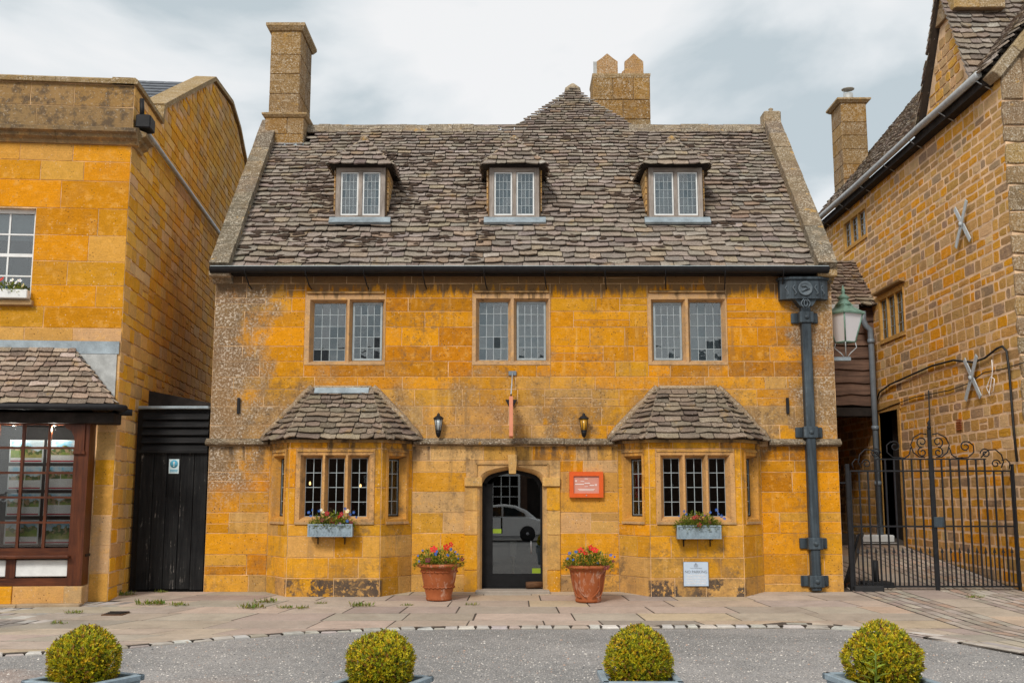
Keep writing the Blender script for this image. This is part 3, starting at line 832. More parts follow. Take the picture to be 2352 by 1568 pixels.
# loose pale chippings on the tarmac
cr = random.Random(77); chips = MB()
for i in range(9000):
    y = -4.0 - 9.0 * cr.random() ** .8; half = (y + 18.6) * .52; x = cr.uniform(-half, half)
    if y > kerb_y(x) - .04: continue
    r = cr.uniform(.005, .012) * (1 if cr.random() < .93 else 1.6); a = cr.uniform(0, 6.28); z = -.205; k = cr.uniform(.6, 1.1)
    tn = (.66 * k, .61 * k, .55 * k) if cr.random() < .72 else ((.44, .30, .23) if cr.random() < .5 else (.09, .09, .095))
    V = [(x + r * math.cos(a + q) * cr.uniform(.7, 1.3), y + r * math.sin(a + q) * cr.uniform(.8, 1.6), z) for q in (0, 1.6, 3.1, 4.7)] + [(x, y, z + r * .8)]
    chips.add(V, [(0, 1, 4), (1, 2, 4), (2, 3, 4), (3, 0, 4)], tn)
chips.build('loose_chippings', 'tinted_paint', None, 'pale stone chippings scattered over the grey road', 'gravel', None, 'stuff')

# ---------------------------------------------------------------- the golden stone house
rng = random.Random(5)
F0 = frame(0, 0, 0, 0)
HX0, HX1 = -5.26, 5.66
house = thing('stone_house', (0.2, 0.5, 0), 'golden stone house with stone tiled roof, three dormers and two bay windows', 'house')
def Z0(py): return PY(1176, py, 0).z
def X0(px, py): return PY(px, py, 0).x
UP_PX = [(700, 885, 676, 838), (1085, 1264, 674, 838), (1488, 1670, 674, 838)]
LIGHT_PX = [((718, 791, 694, 827), (808, 876, 693, 826)), ((1100, 1167, 691, 825), (1187, 1254, 691, 825)), ((1503, 1568, 693, 825), (1588, 1660, 692, 826))]
ups = []
for a, b, c, d in UP_PX: ups.append((X0(a, 757), X0(b, 757), Z0(d), Z0(c)))
BAYX = (-2.96, 3.07); BH, BW, BP = 0.775, 1.235, 0.60     # bay: half front, half width at wall, projection
SILL = 2.47
DX0, DX1, DZ = -0.79, 0.83, 2.22
holes = list(ups) + [(cx - BW, cx + BW, -0.1, 2.56) for cx in BAYX] + [(DX0, DX1, -0.1, DZ)]
core = MB()
panels(core, HX0, HX1, -0.25, 5.6, 0.003, 0.42, holes)
core.box(HX0, HX0 + 0.4, 0.43, 7.2, -0.25, 5.6); core.box(HX1 - 0.4, HX1, 0.43, 7.2, -0.25, 5.6); core.box(HX0, HX1, 7.2, 7.5, -0.25, 5.6)
core.build('wall_core', 'mortar', house)
# floors and rooms behind the windows
inn = MB(); inn.box(HX0 + .41, HX1 - .41, 0.43, 7.19, 2.62, 2.75); inn.box(HX0 + .41, HX1 - .41, 3.2, 3.3, -.2, 5.5)
inn.box(HX0 + .41, HX1 - .41, 0.43, 7.19, -.25, -.02); inn.box(-1.5, -1.4, .43, 3.2, -.02, 2.62); inn.box(1.4, 1.5, .43, 3.2, -.02, 2.62)
inn.build('interior_walls', 'interior', house)
cu = MB()
for (a, b, c, d), k in zip(ups, range(3)):
    n = 14
    if k == 0: continue
    for i in range(n):
        x = a + (b - a) * i / n
        cu.box(x, x + (b - a) / n, 0.75 + 0.02 * (i % 2), 0.77 + 0.02 * (i % 2), c, d - .12)
cu.build('net_curtain', 'curtain', house)

zs = [-0.02, 0.28, 0.62, 0.98, 1.33, 1.68, 2.02, 2.22, 2.47]
zs2 = [2.56, 2.83, 3.16, 3.46, 3.68] + [3.95, 4.22, 4.56, 4.84, 5.08, 5.34, 5.58]
def tint_house(rng, p):
    x, z = p.x, p.z; d = drift(p)
    if z < 0.3: return blend(rng, [GOLD, BUFF, BROWN], d)
    if z < 2.5:
        if abs(x) < 1.6: return blend(rng, [ORANGE, GOLD, BUFF, PINK], .15 + .75 * d)
        return blend(rng, [OCHRE, ORANGE, GOLD, BUFF], d)
    if z < 3.6: return blend(rng, [ORANGE, GOLD, BUFF], d)
    return blend(rng, [OCHRE, ORANGE, ORANGE, GOLD], d, .3)
bl = courses(HX0, HX1, zs, holes, rng, 0.28, 1.05, .12) + courses(HX0, HX1, zs2, holes, rng, 0.28, 1.15, .12)
lay(house, F0, bl, tint_house, 'ashlar_stone', rng, d=0.004, gap=0.010, bev=0.003, rough=0.003, keep=330)
# drip course between the floors
def drip(x0, x1):
    mb = MB()
    n = max(1, int((x1 - x0) / 0.7))
    for i in range(n):
        a = x0 + (x1 - x0) * i / n + .003; b = x0 + (x1 - x0) * (i + 1) / n - .003; dz = rng.uniform(-.008, .008); dy = rng.uniform(-.008, .008)
        mb.prism([(0.02, 2.47 + dz), (-0.05 + dy, 2.475 + dz), (-0.115 + dy, 2.50 + dz), (-0.12 + dy, 2.535 + dz), (-0.03, 2.60 + dz), (0.02, 2.60 + dz)], a, b, axis='x', tint=(0.17, 0.13, 0.085))
    mb.build('drip_course', 'lichen_stone', house)
drip(HX0 - .05, BAYX[0] - BW - .02); drip(BAYX[0] + BW + .02, BAYX[1] - BW - .06); drip(BAYX[1] + BW + .14, HX1 + .04)

# upper windows
for k in range(3):
    a, b, c, d = ups[k]
    L2 = []
    for p, q, r_, s in LIGHT_PX[k]: L2.append((X0(p, 760), X0(q, 760), Z0(s), Z0(r_)))
    w = stone_window(house, F0, a, b, c, d, L2, -0.012, 0.13, 0.055, (0.56, 0.34, 0.17) if k != 1 else (0.58, 0.36, 0.19), 'ashlar_stone')
    lm = MB()   # square drip mould over the head
    lm.prism([(-0.012, d + .008), (-0.055, d + .014), (-0.055, d + .03), (-0.0, d + .06)], a + .03, b - .03, axis='x', tint=(.5, .3, .12))
    lm.build('label_mould', 'ashlar_stone', w)
    for i, (p, q, r_, s) in enumerate(L2):
        casement = (i == 1) if k < 2 else (i == 0)
        if casement:
            rim(w, 'casement', 'came', F0, p, q, r_, s, 0.105, 0.135, 0.028)
            leaded(w, F0, p + .028, q - .028, r_ + .028, s - .028, 0.12, 4, 5, rng, wob=.75)
        else:
            leaded(w, F0, p, q, r_, s, 0.145, 4, 5, rng, wob=.9)

# bays
BAYT = [(4, (.25, .195, .145)), (3, (.29, .225, .165)), (2, (.215, .17, .13)), (1, (.34, .27, .20)), (.6, (.15, .115, .09))]
def tint_bay(rng, p):
    d = drift(p, .8, 7.3)
    if p.z < 0.28: return blend(rng, [GOLD, BUFF, BUFF], d)
    if p.z < 1.25: return blend(rng, [ORANGE, GOLD, GOLD, BUFF], d, .2)
    return blend(rng, [ORANGE, GOLD, GOLD], d)
for k, cx in enumerate(BAYX):
    cl = math.hypot(BW - BH, BP); ang = math.degrees(math.atan2(BP, BW - BH))
    fr = [(frame(cx - BW, 0, 0, -ang), cl, 'side'), (frame(cx - BH, -BP, 0, 0), 2 * BH, 'front'), (frame(cx + BH, -BP, 0, ang), cl, 'side')]
    for M, wd, kind in fr:
        if kind == 'front':
            m = wd / 2; lw = 0.135
            lts = [(m - .385 - lw, m - .385 + lw, 1.27, 2.24), (m - lw + .0, m + lw, 1.27, 2.24), (m + .385 - lw, m + .385 + lw, 1.27, 2.24)]
            sx0, sx1, sp = m - .66, m + .66, .065
        else:
            m = wd * 0.5
            lts = [(m - .16, m + .16, 1.27, 2.24)]; sx0, sx1, sp = m - .27, m + .27, .06
        hole = (sx0, sx1, 1.14, 2.40)
        cm = MB(); panels(cm, 0, wd, -0.25, 2.56, 0.004, 0.22, [hole], M); cm.build('bay_core', 'mortar', house)
        b2 = courses(0.004, wd - .004, [-0.06, 0.27, 0.60, 0.95, 1.14, 1.75, 2.40, 2.55], [hole], rng, 0.34 if kind == 'front' else .3, 0.8 if kind == 'front' else .6)
        lay(house, M, b2, tint_bay, 'ashlar_stone', rng, d=0.005, gap=0.010, bev=0.004, rough=0.003)
        w = stone_window(house, M, sx0, sx1, 1.14, 2.40, lts, -0.016, 0.12, sp, (0.60, 0.33, 0.13) if kind == 'front' else (0.62, 0.30, 0.06), 'ashlar_stone', 'bay_window')
        rl = MB(); rl.box(sx0 + .02, sx1 - .02, -.035, -.016, 2.345, 2.375, M, tint=(.56, .3, .08)); rl.box(sx0, sx1, -.03, -.016, 1.145, 1.185, M, tint=(.5, .31, .15)); rl.build('stone_bead', 'ashlar_stone', w)
        for l in lts:
            if kind == 'front': leaded(w, M, *l, 0.135, 2, 4, rng, 'bay_glass', bar=.011)
            else:
                rim(w, 'casement', 'black_iron', M, *l, .11, .14, .024); leaded(w, M, l[0] + .024, l[1] - .024, l[2] + .024, l[3] - .024, 0.125, 2, 4, rng, 'bay_glass', bar=.012)
    top = MB(); top.prism([(cx - BW + .02, .2), (cx - BH + .02, -BP + .02), (cx + BH - .02, -BP + .02), (cx + BW - .02, .2)], 2.50, 2.555, axis='z'); top.build('bay_ceiling', 'interior', house)
    # bay roof: three slopes of stone tiles
    ov = 0.13; ez = 2.55; tz = PY(1176, 893, 0.0).z; th_ = 0.50
    A = Vector((cx - BW - ov * 1.0, -0.03, ez)); B = Vector((cx - BH - ov * .45, -BP - ov, ez)); C = Vector((cx + BH + ov * .45, -BP - ov, ez)); D_ = Vector((cx + BW + ov, -0.03, ez))
    E = Vector((cx - th_, -0.03, tz)); G = Vector((cx + th_, -0.03, tz))
    rf = MB(); rf.add([A, B, C, D_, E, G, A + Vector((0, .1, 0)), D_ + Vector((0, .1, 0))], [(0, 1, 4), (1, 2, 5, 4), (2, 3, 5), (0, 6, 7, 3, 2, 1)])
    rf = rf.build('bay_roof', 'roof_felt', house)
    fv = ((E + G) / 2 - (B + C) / 2); hv = fv.length; wB = (C - B).length / 2
    def sp_front(v, wB=wB, hv=hv): t_ = min(1, max(0, v / hv)); h = wB + (th_ - wB) * t_; return [(-h, h)]
    tile_slope(rf, (B + C) / 2, Vector((1, 0, 0)), fv, sp_front, -0.02, hv - .10, 0.125, 0.095, 0.36, 0.24, rng, 300, over=0.015, th=.028, tn=BAYT, rough=1.3, wav=.03)
    for s in (-1, 1):
        P, Q, T = (A, B, E) if s < 0 else (C, D_, G)
        U = (Q - P).normalized(); ln = (Q - P).length; ap = T - P; tu = ap.dot(U); Vv = (ap - U * tu); hh = Vv.length
        def sp_side(v, tu=tu, ln=ln, hh=hh): t_ = min(1, max(0, v / hh)); return [(tu * t_, ln + (tu - ln) * t_)]
        tile_slope(rf, P, U, Vv, sp_side, -0.02, hh - .06, 0.125, 0.095, 0.33, 0.24, rng, 300, over=0.012, th=.028, tn=BAYT, rough=1.3)
    hips = MB()
    for p, q in ((E, B), (G, C)):
        hips.tube([p + (q - p) * (i / 7) + Vector((0, -0.01, .03 + rng.uniform(-.006, .006))) for i in range(8)], .018, 6, tint=(.23, .175, .125))
    for p, q, s in ((E, A, -1), (G, D_, 1)):
        hips.tube([p + (q - p) * (i / 8) + Vector((s * .03, -0.0, .03 + rng.uniform(-.012, .012))) for i in range(9)], [.065 + rng.uniform(-.012, .012) for i in range(8)] + [.04], 6, tint=(.32, .225, .14))
    hips.tube([E + Vector((0, 0, .02)), G + Vector((0, 0, .02))], .04, 6, tint=(.44, .32, .2))
    hips.build('mortar_fillet', 'lichen_stone', rf)
    if k == 0:
        fl = MB(); d = fv.normalized(); up = Vector((0, -d.z, d.y)) * -1
        q = [E + Vector((.03, -.03, -.015)), G + Vector((-.03, -.03, -.015))]; n = Vector((0, -0.05, 0.03))
        fl.add([q[0] + n, q[1] + n, q[1] + n - d * .13, q[0] + n - d * .13, q[0], q[1], q[1] - d * .13, q[0] - d * .13], [(3, 2, 1, 0), (0, 1, 5, 4), (2, 3, 7, 6), (0, 4, 7, 3), (1, 2, 6, 5)]); fl.build('lead_flashing', 'lead', rf)
    # under-eaves course
    ev = MB(); ev.prism([(cx - BW - .05, .0), (cx - BH - .03, -BP - .045), (cx + BH + .03, -BP - .045), (cx + BW + .05, .0)], 2.50, 2.548, axis='z', tint=(.4, .24, .09)); ev.build('eaves_stone', 'ashlar_stone', house)

# doorway
def arch(w, zs_, za, n=22):
    """four-centred flattened arch from left springing to right"""
    pts = []
    for i in range(n + 1):
        t_ = i / n; x = -w + 2 * w * t_; u = abs(x) / w
        z = za - (za - zs_) * (0.46 * u ** 1.25 + 0.54 * u ** 9) if u < 1 else zs_
        pts.append((x, z))
    return pts
ow, spz, apz = 0.525, 1.82, 2.07
cen = 0.005
inner = [(-ow, -0.05)] + arch(ow, spz, apz) + [(ow, -0.05)]
inner = [(x + cen, z) for x, z in inner]
def offset(ps, d): return [(cen + (x - cen) * (1 + d / ow), z + (d if z > 1 else 0)) for x, z in ps]
mid = offset(inner, 0.06)
door = MB(); n = len(inner)
outer = []
for i, (x, z) in enumerate(mid):
    if i == 0: outer.append((DX0, z))
    elif i == n - 1: outer.append((DX1, z))
    elif i == 1: outer.append((DX0, DZ))
    elif i == n - 2: outer.append((DX1, DZ))
    else: outer.append((x, DZ))
rings = [[(x, 0.1, z) for x, z in outer], [(x, -0.014, z) for x, z in outer], [(x, -0.014, z) for x, z in mid], [(cen + (a[0] + b[0]) / 2 - cen, 0.02, (a[1] + b[1]) / 2) for a, b in zip(inner, mid)], [(x, 0.075, z) for x, z in inner], [(x, 0.34, z) for x, z in inner]]
V = [p for r_ in rings for p in r_]; F = []
for k in range(5):
    for i in range(n - 1): F.append((k * n + i, k * n + i + 1, (k + 1) * n + i + 1, (k + 1) * n + i))
door.add(V, F, (0.60, 0.36, 0.15))
dw = door.build('doorway', 'ashlar_stone', house)
for s in (-1, 1):
    x_in = cen + s * (ow - .005); x_out = cen + s * (ow + .30)
    MB().bbox(min(x_in, x_out), max(x_in, x_out), -.07, .06, 1.775, 1.93, .008, tint=(.62, .37, .13)).build('impost_block', 'ashlar_stone', dw)
    jr = random.Random(3 + s)
    for za, zb in ((-.03, .36), (.36, .95), (.95, 1.36), (1.36, 1.772)):   # jamb stones a little proud of the wall
        a, b = (x_out, cen + s * (ow + .07)); a, b = min(a, b), max(a, b)
        Vs, Fs = stone_geo(b - a - .006, zb - za - .008, .012, .006, .003, jr)
        MB().add(Vs, Fs, pick(jr, [(3, BUFF), (2, GOLD), (1, PINK)])).build('jamb_stone', 'ashlar_stone', dw, local=frame(a + .003, -.018, za + .004, 0))
    lb = MB(); lb.box(min(cen, cen + s * .62), max(cen, cen + s * .62), -.04, -.012, 2.15, 2.172, tint=(.5, .3, .12)); lb.box(cen + s * .62 - .012, cen + s * .62 + .012, -.04, -.012, 1.935, 2.172, tint=(.5, .3, .12)); lb.build('label_mould', 'ashlar_stone', dw)
ks = MB(); ks.prism([(cen - .055, 1.99), (cen + .06, 1.99), (cen + .085, 2.32), (cen - .08, 2.32)], -.10, .04, tint=(.60, .36, .13)); ks.build('keystone', 'ashlar_stone', dw)
st = MB(); st.bbox(-.62, .64, -.30, .5, -.06, .035, .012, tint=(.36, .31, .26)); st.build('door_step', 'paving_slab', dw)
# glazed black door in its frame
dr = MB()
ap2 = [(x, z) for x, z in inner[1:-1]]
dr.box(cen - ow, cen - ow + .185, .26, .32, .0, 1.82); dr.box(cen + ow - .035, cen + ow, .26, .32, .0, 1.82)
dr.box(cen - ow, cen + ow, .25, .33, .04, .25); dr.box(cen - ow + .0, cen + ow, .27, .325, .25, .28)
dr.prism([(cen - ow, 1.8)] + [(x, z) for x, z in ap2] + [(cen + ow, 1.8)] + [(cen + ow - .05, 1.8)] + [(cen + (x - cen) * .9, z - .06) for x, z in reversed(ap2)] + [(cen - ow + .05, 1.8)], .26, .32)
dr.box(cen - ow - .02, cen + ow + .02, .20, .36, .02, .05)
glz = dr.build('door', 'black_paint', house)
gp = MB(); gp.prism([(cen - ow + .185, .28), (cen + ow - .035, .28), (cen + ow - .035, 1.8)] + [(cen + (x - cen) * .93, z - .04) for x, z in reversed(ap2[1:-1]) if x > cen - ow + .185] + [(cen - ow + .185, 1.82)], .285, .292); gp.build('door_pane', 'door_glass', glz)
hd = MB(); hd.tube([(.33, .24, .62), (.33, .22, .66), (.33, .22, .80), (.33, .24, .84)], .008, 6); hd.build('door_handle', 'chrome', glz)
for (px, py, w_, h_) in ((1141, 1219, .16, .075), (1232, 1310, .15, .085)):
    p = PY(px, py, .27); MB().box(p.x - w_ / 2, p.x + w_ / 2, .274, .278, p.z - h_ / 2, p.z + h_ / 2).build('door_sticker', 'sticker_green', glz)

# ---- roof
PT = R(48); EY, EZ = -0.16, 5.62
tanP = math.tan(PT); cosP = math.cos(PT); sinP = math.sin(PT)
def roofpoint(px, py):
    d = ray(px, py); t_ = (EZ - tanP * EY - CAM.z + tanP * CAM.y) / (d.z - tanP * d.y)
    return CAM + d * t_
RID = roofpoint(1176, 290); RV = (RID.y - EY) / cosP; RY, RZ = RID.y, RID.z
APX = roofpoint(1316, 200); AV = (APX.y - EY) / cosP
bl_, br_ = roofpoint(1180, 292).x, roofpoint(1458, 292).x
rf = MB()
rx0, rx1 = HX0 + .1, HX1 - .1
dn = Vector((0, -sinP, cosP)) * -0.10
def sag(u, v): return -.05 + .05 * mnoise.noise(Vector((u * .45, v * .5, 4.2)))
P = lambda x, y, z: Vector((x, y, z)) + dn
rf.add([P(rx0, EY, EZ), P(rx1, EY, EZ), P(rx1, RY, RZ), P(rx0, RY, RZ), P(rx1, RY + RY - EY, EZ), P(rx0, RY + RY - EY, EZ), P(bl_, RY, RZ), P(br_, RY, RZ), P(APX.x, APX.y, APX.z), P(APX.x, APX.y + 4, APX.z), P(bl_ - .2, RY + 5, RZ), P(br_ + .2, RY + 5, RZ)],
       [(0, 1, 2, 7, 6, 3), (3, 6, 7, 2, 4, 5), (6, 7, 8), (6, 8, 9, 10), (7, 11, 9, 8)])
roof = rf.build('roof', 'roof_felt', house)
OR = Vector((0, EY, EZ)); UR = Vector((1, 0, 0)); VR = Vector((0, cosP, sinP))
DORM = [(770, 885, 383, 503), (1124, 1238, 383, 503), (1492, 1612, 383, 503)]
dm = []
for a, b, c, d in DORM:
    p = roofpoint((a + b) / 2, d + 4); fy = p.y - .02
    q0 = PY(a, d, fy); q1 = PY(b, c, fy)
    dm.append((q0.x, q1.x, fy, p.z - .02, q1.z))
chim = (PY(605, 330, 2.8).x, PY(708, 330, 2.8).x)
def skip_roof(u, v):
    y = EY + v * cosP; z = EZ + v * sinP
    for a, b, fy, z0, z1 in dm:
        if a + .05 < u < b - .05 and fy - .05 < y and z < z1 + 0.02: return True
    return u < chim[1] and y > 2.82
def sp_main(v):
    if v <= RV: return [(HX0 + .30, HX1 - .30)]
    t_ = (v - RV) / (AV - RV)
    return [(bl_ + (APX.x - bl_) * t_, br_ + (APX.x - br_) * t_)]
tile_slope(roof, OR, UR, VR, sp_main, -0.05, RV, 0.168, 0.118, 0.35, 0.21, rng, 310, skip=skip_roof, wav=.05, sag=sag)
tile_slope(roof, OR, UR, VR, sp_main, RV - .03, AV, 0.115, 0.105, 0.2, 0.17, rng, 0, stuffname='hip_tiles', over=.012, wav=.03, sag=sag)
# ridge stones
x = HX0 + .9
while x < HX1 - .3:
    l = rng.uniform(.4, .6)
    if not (bl_ - .1 < x + l / 2 < br_ + .1):
        MB().prism([(RY - .17, RZ - .18), (RY - .02, RZ + .035 + (sg_ := rng.uniform(-.025, .012))), (RY + .03, RZ + .035 + sg_), (RY + .17, RZ - .18)], x + .004, min(x + l, HX1 - .3) - .004, axis='x', tint=(.22, .175, .12)).build('ridge_stone', 'lichen_stone', roof)
    x += l
MB().lathe([(.20, -.12), (.17, .02), (.06, .10), (.0, .13)], 6, Matrix.Translation((APX.x, APX.y + .1, APX.z)), tint=(.38, .3, .2)).build('apex_stone', 'lichen_stone', roof)
# moss cushions lodged on the tiles
ms = MB(); mr = random.Random(8)
clus = [(mr.uniform(-4.7, 5.2), mr.uniform(.2, RV * .92), mr.uniform(.1, .5)) for i in range(110)] + [(mr.uniform(-4.8, -1.2), mr.uniform(.2, RV * .75), mr.uniform(.2, .6)) for i in range(95)] + [(d[0] - .1 + mr.uniform(-.25, .1), (d[2] - EY) / cosP + mr.uniform(-.1, .9), .15) for d in dm for i in range(5)]
for cxm, cv, sp_ in clus:
    for i in range(mr.randint(1, 5)):
        u = cxm + mr.gauss(0, sp_); v = cv + mr.gauss(0, sp_ * .35)
        if not (-4.9 < u < 5.25 and .02 < v < RV - .1) or skip_roof(u, v): continue
        rr = mr.uniform(.025, .065); M = Matrix.Translation(OR + UR * u + VR * v + Vector((0, -sinP, cosP)) * (.05 + sag(u, v))) @ Matrix.Rotation(PT, 4, 'X') @ Matrix.Diagonal((rr * mr.uniform(1.1, 2.4), rr * .8, rr * .55, 1))
        ms.lathe([(.0, -.6), (.8, -.4), (1, .1), (.7, .7), (0, 1)], 6, M)
ms.build('moss_cushions', 'moss', roof, kind='stuff')

# gable copings
def coping(x0, x1, top_px, s):
    n = 9; Lc = RV + .1; w = x1 - x0
    for i in range(n):
        a = -0.12 + Lc * i / n; b = -0.12 + Lc * (i + 1) / n - .008
        pa = OR + VR * a; pb = OR + VR * b; N = Vector((0, -sinP, cosP)); h0, h1 = -.30, .17
        V = []
        for p in (pa, pb):
            for x_, h in ((x0, h0), (x1, h0), (x1, h1), (x0, h1)):
                q = p + N * (h + (rng.uniform(-.006, .006) if h > 0 else 0)); V.append((x_ + rng.uniform(-.006, .006), q.y, q.z))
        MB().add(V, [(0, 1, 2, 3), (7, 6, 5, 4), (3, 2, 6, 7), (0, 3, 7, 4), (1, 5, 6, 2), (0, 4, 5, 1)], pick(rng, [(3, (.20, .16, .115)), (2, (.17, .137, .10)), (2, (.24, .175, .105))])).build('coping_stone', 'lichen_stone', roof)
coping(HX0 - .03, HX0 + .31, 0, -1); coping(HX1 - .31, HX1 + .03, 0, 1)
kn = MB(); kn.bbox(HX0 - .05, HX0 + .31, -.30, .05, 5.42, 5.60, .015, tint=(.36, .28, .19)); kn.build('kneeler_stone', 'lichen_stone', roof)
kn = MB(); kn.bbox(HX1 - .30, HX1 + .05, -.26, .05, 5.42, 5.62, .015, tint=(.44, .29, .13)); kn.build('kneeler_stone', 'lichen_stone', roof)
ax = MB(); ax.bbox(HX1 - .32, HX1 + .04, RY - .18, RY + .2, RZ - .1, RZ + .28, .02, tint=(.36, .28, .18)); ax.lathe([(.11, 0), (.12, .05), (.05, .10), (.08, .15), (0, .2)], 8, Matrix.Translation((HX1 - .13, RY, RZ + .27)) @ Matrix.Scale(.7, 4), tint=(.36, .28, .18)); ax.build('apex_stone', 'lichen_stone', roof)
gb = MB(); gb.prism([(EY + .2, 5.55), (2 * RY - EY, 5.55), (RY, RZ - .05)], HX0, HX0 + .3, axis='x'); gb.build('gable_wall', 'mortar', house)
gb = MB(); gb.prism([(EY + .2, 5.55), (2 * RY - EY, 5.55), (RY, RZ - .05)], HX1 - .3, HX1, axis='x'); gb.build('gable_wall', 'mortar', house)

# dormers
for di, (xa, xb, fy, za, zb) in enumerate(dm):
    D = MB(); t_ = .085
    D.box(xa, xa + t_, fy, fy + .1, za, zb); D.box(xb - t_, xb, fy, fy + .1, za, zb)
    xm = (xa + xb) / 2; D.box(xm - .035, xm + .035, fy - .004, fy + .09, za + .12, zb - .1)
    D = D.build('dormer', 'grey_oak', house)
    rl = MB(); rl.box(xa + t_, xb - t_, fy + .003, fy + .09, za + .04, za + .12); rl.box(xa - .03, xb + .03, fy - .04, fy + .08, za - .01, za + .042); rl.box(xa + t_, xb - t_, fy + .003, fy + .09, zb - .1, zb); rl.build('dormer_rail', 'grey_oak_rail', D)
    for p, q in ((xa + t_, xm - .035), (xm + .035, xb - t_)):
        rim(D, 'casement', 'white_paint', F0, p + .006, q - .006, za + .125, zb - .105, fy + .02, fy + .05, .024)
        leaded(D, F0, p + .03, q - .03, za + .149, zb - .129, fy + .035, 4, 5, rng, bar=.008, wob=1.0)
    cz = MB()
    for i in range(12):
        x = xa + .1 + (xb - xa - .2) * i / 12; cz.box(x, x + (xb - xa - .2) / 12, fy + .28 + .012 * (i % 2), fy + .29 + .012 * (i % 2), za + .1, zb - .2)
    cz.build('net_curtain', 'curtain', D)
    lf = MB(); n = Vector((0, -sinP, cosP)); p0 = Vector((0, fy - .03, 0)); z0 = EZ + (fy - .03 - EY) * tanP
    a_ = Vector((xa - .10, fy + .0, z0 + .07)); b_ = Vector((xb + .12, fy + .0, z0 + .07)); dd = -VR * .16
    lf.add([a_ + n * .06, b_ + n * .06, b_ + n * .055 + dd, a_ + n * .055 + dd, a_, b_, b_ + dd, a_ + dd], [(3, 2, 1, 0), (2, 3, 7, 6), (0, 4, 7, 3), (1, 2, 6, 5), (0, 1, 5, 4)]); lf.build('lead_apron', 'lead', D)
    # cheeks, hung with stone slips
    for s, x in ((-1, xa), (1, xb)):
        yb = EY + (zb - EZ) / tanP
        ck = MB(); ck.prism([(fy + .1, za - .1), (fy + .1, zb), (yb + .05, zb)], x - .02 if s > 0 else x - .03, x + .03 if s > 0 else x + .02, axis='x', tint=(.45, .28, .14)); ck.build('dormer_cheek', 'ashlar_stone', D)
        z = za
        while z < zb - .05:
            yy = EY + (z - EZ) / tanP + .02
            if yy > fy + .14:
                sl = MB(); sl.box(min(x, x + s * .055), max(x, x + s * .055), fy + .102, yy, z, z + .10, tint=pick(rng, [(2, BUFF), (1, BROWN), (1, (.5, .3, .12))])); sl.build('cheek_slip', 'lichen_stone', D)
            z += .115
    # hipped roof of the dormer
    ov = .12; ez = zb + .0; hw = (xb - xa) / 2 + ov; rise = .66; ry = fy - ov + .52
    A = Vector((xm - hw, fy - ov, ez)); B = Vector((xm + hw, fy - ov, ez)); T = Vector((xm, ry, ez + rise))
    yb = EY + (ez - EZ) / tanP + .05; yt = EY + (ez + rise - EZ) / tanP + .05
    A2 = Vector((xm - hw, yb, ez)); B2 = Vector((xm + hw, yb, ez)); T2 = Vector((xm, yt, ez + rise))
    sb = MB(); sb.add([A, B, T, A2, B2, T2], [(0, 1, 2), (0, 2, 5, 3), (1, 4, 5, 2)])
    # boarded soffit under the eaves
    sb.add([A, B, B2, A2], [(3, 2, 1, 0)]); sb = sb.build('dormer_roof', 'timber_dark', house)
    sf = MB(); sf.box(xa - .02, xb + .02, fy - .05, fy + .1, zb - .02, zb + .018); sf.build('dormer_head', 'timber_dark', D)
    mid_ = (A + B) / 2; Vf = T - mid_; hf = Vf.length
    tile_slope(sb, mid_, Vector((1, 0, 0)), Vf, lambda v: [(-hw * (1 - min(1, max(0, v / hf))), hw * (1 - min(1, max(0, v / hf))))], -.03, hf - .04, .15, .12, .32, .22, rng, 100, over=.01)
    for s in (-1, 1):
        P, Q = (A2, A) if s < 0 else (B, B2)
        U = (Q - P).normalized(); ln = (Q - P).length
        ap, ap2_ = T - P, T2 - P; Vv = ap - U * ap.dot(U); hh = Vv.length; tu, tu2 = sorted((ap.dot(U), ap2_.dot(U)))
        def sp2(v, tu=tu, tu2=tu2, ln=ln, hh=hh): f = min(1, max(0, v / hh)); return [(tu * f, ln + (tu2 - ln) * f)]
        tile_slope(sb, P, U, Vv, sp2, -.03, hh - .02, .15, .12, .3, .22, rng, 100, over=.01)
    hp = MB()
    for q in (A, B): hp.tube([T + (q - T) * (i / 5) + Vector((0, -.01, .035 + rng.uniform(-.006, .006))) for i in range(6)], .018, 6, tint=(.25, .195, .145))
    hp.lathe([(.10, -.06), (.09, .03), (.03, .08), (0, .09)], 7, Matrix.Translation(T), tint=(.27, .19, .11)); hp.tube([T + Vector((0, 0, .02)), T2 + Vector((0, 0, .02))], .05, 6, tint=(.4, .3, .2))
    hp.build('hip_mortar', 'lichen_stone', sb)

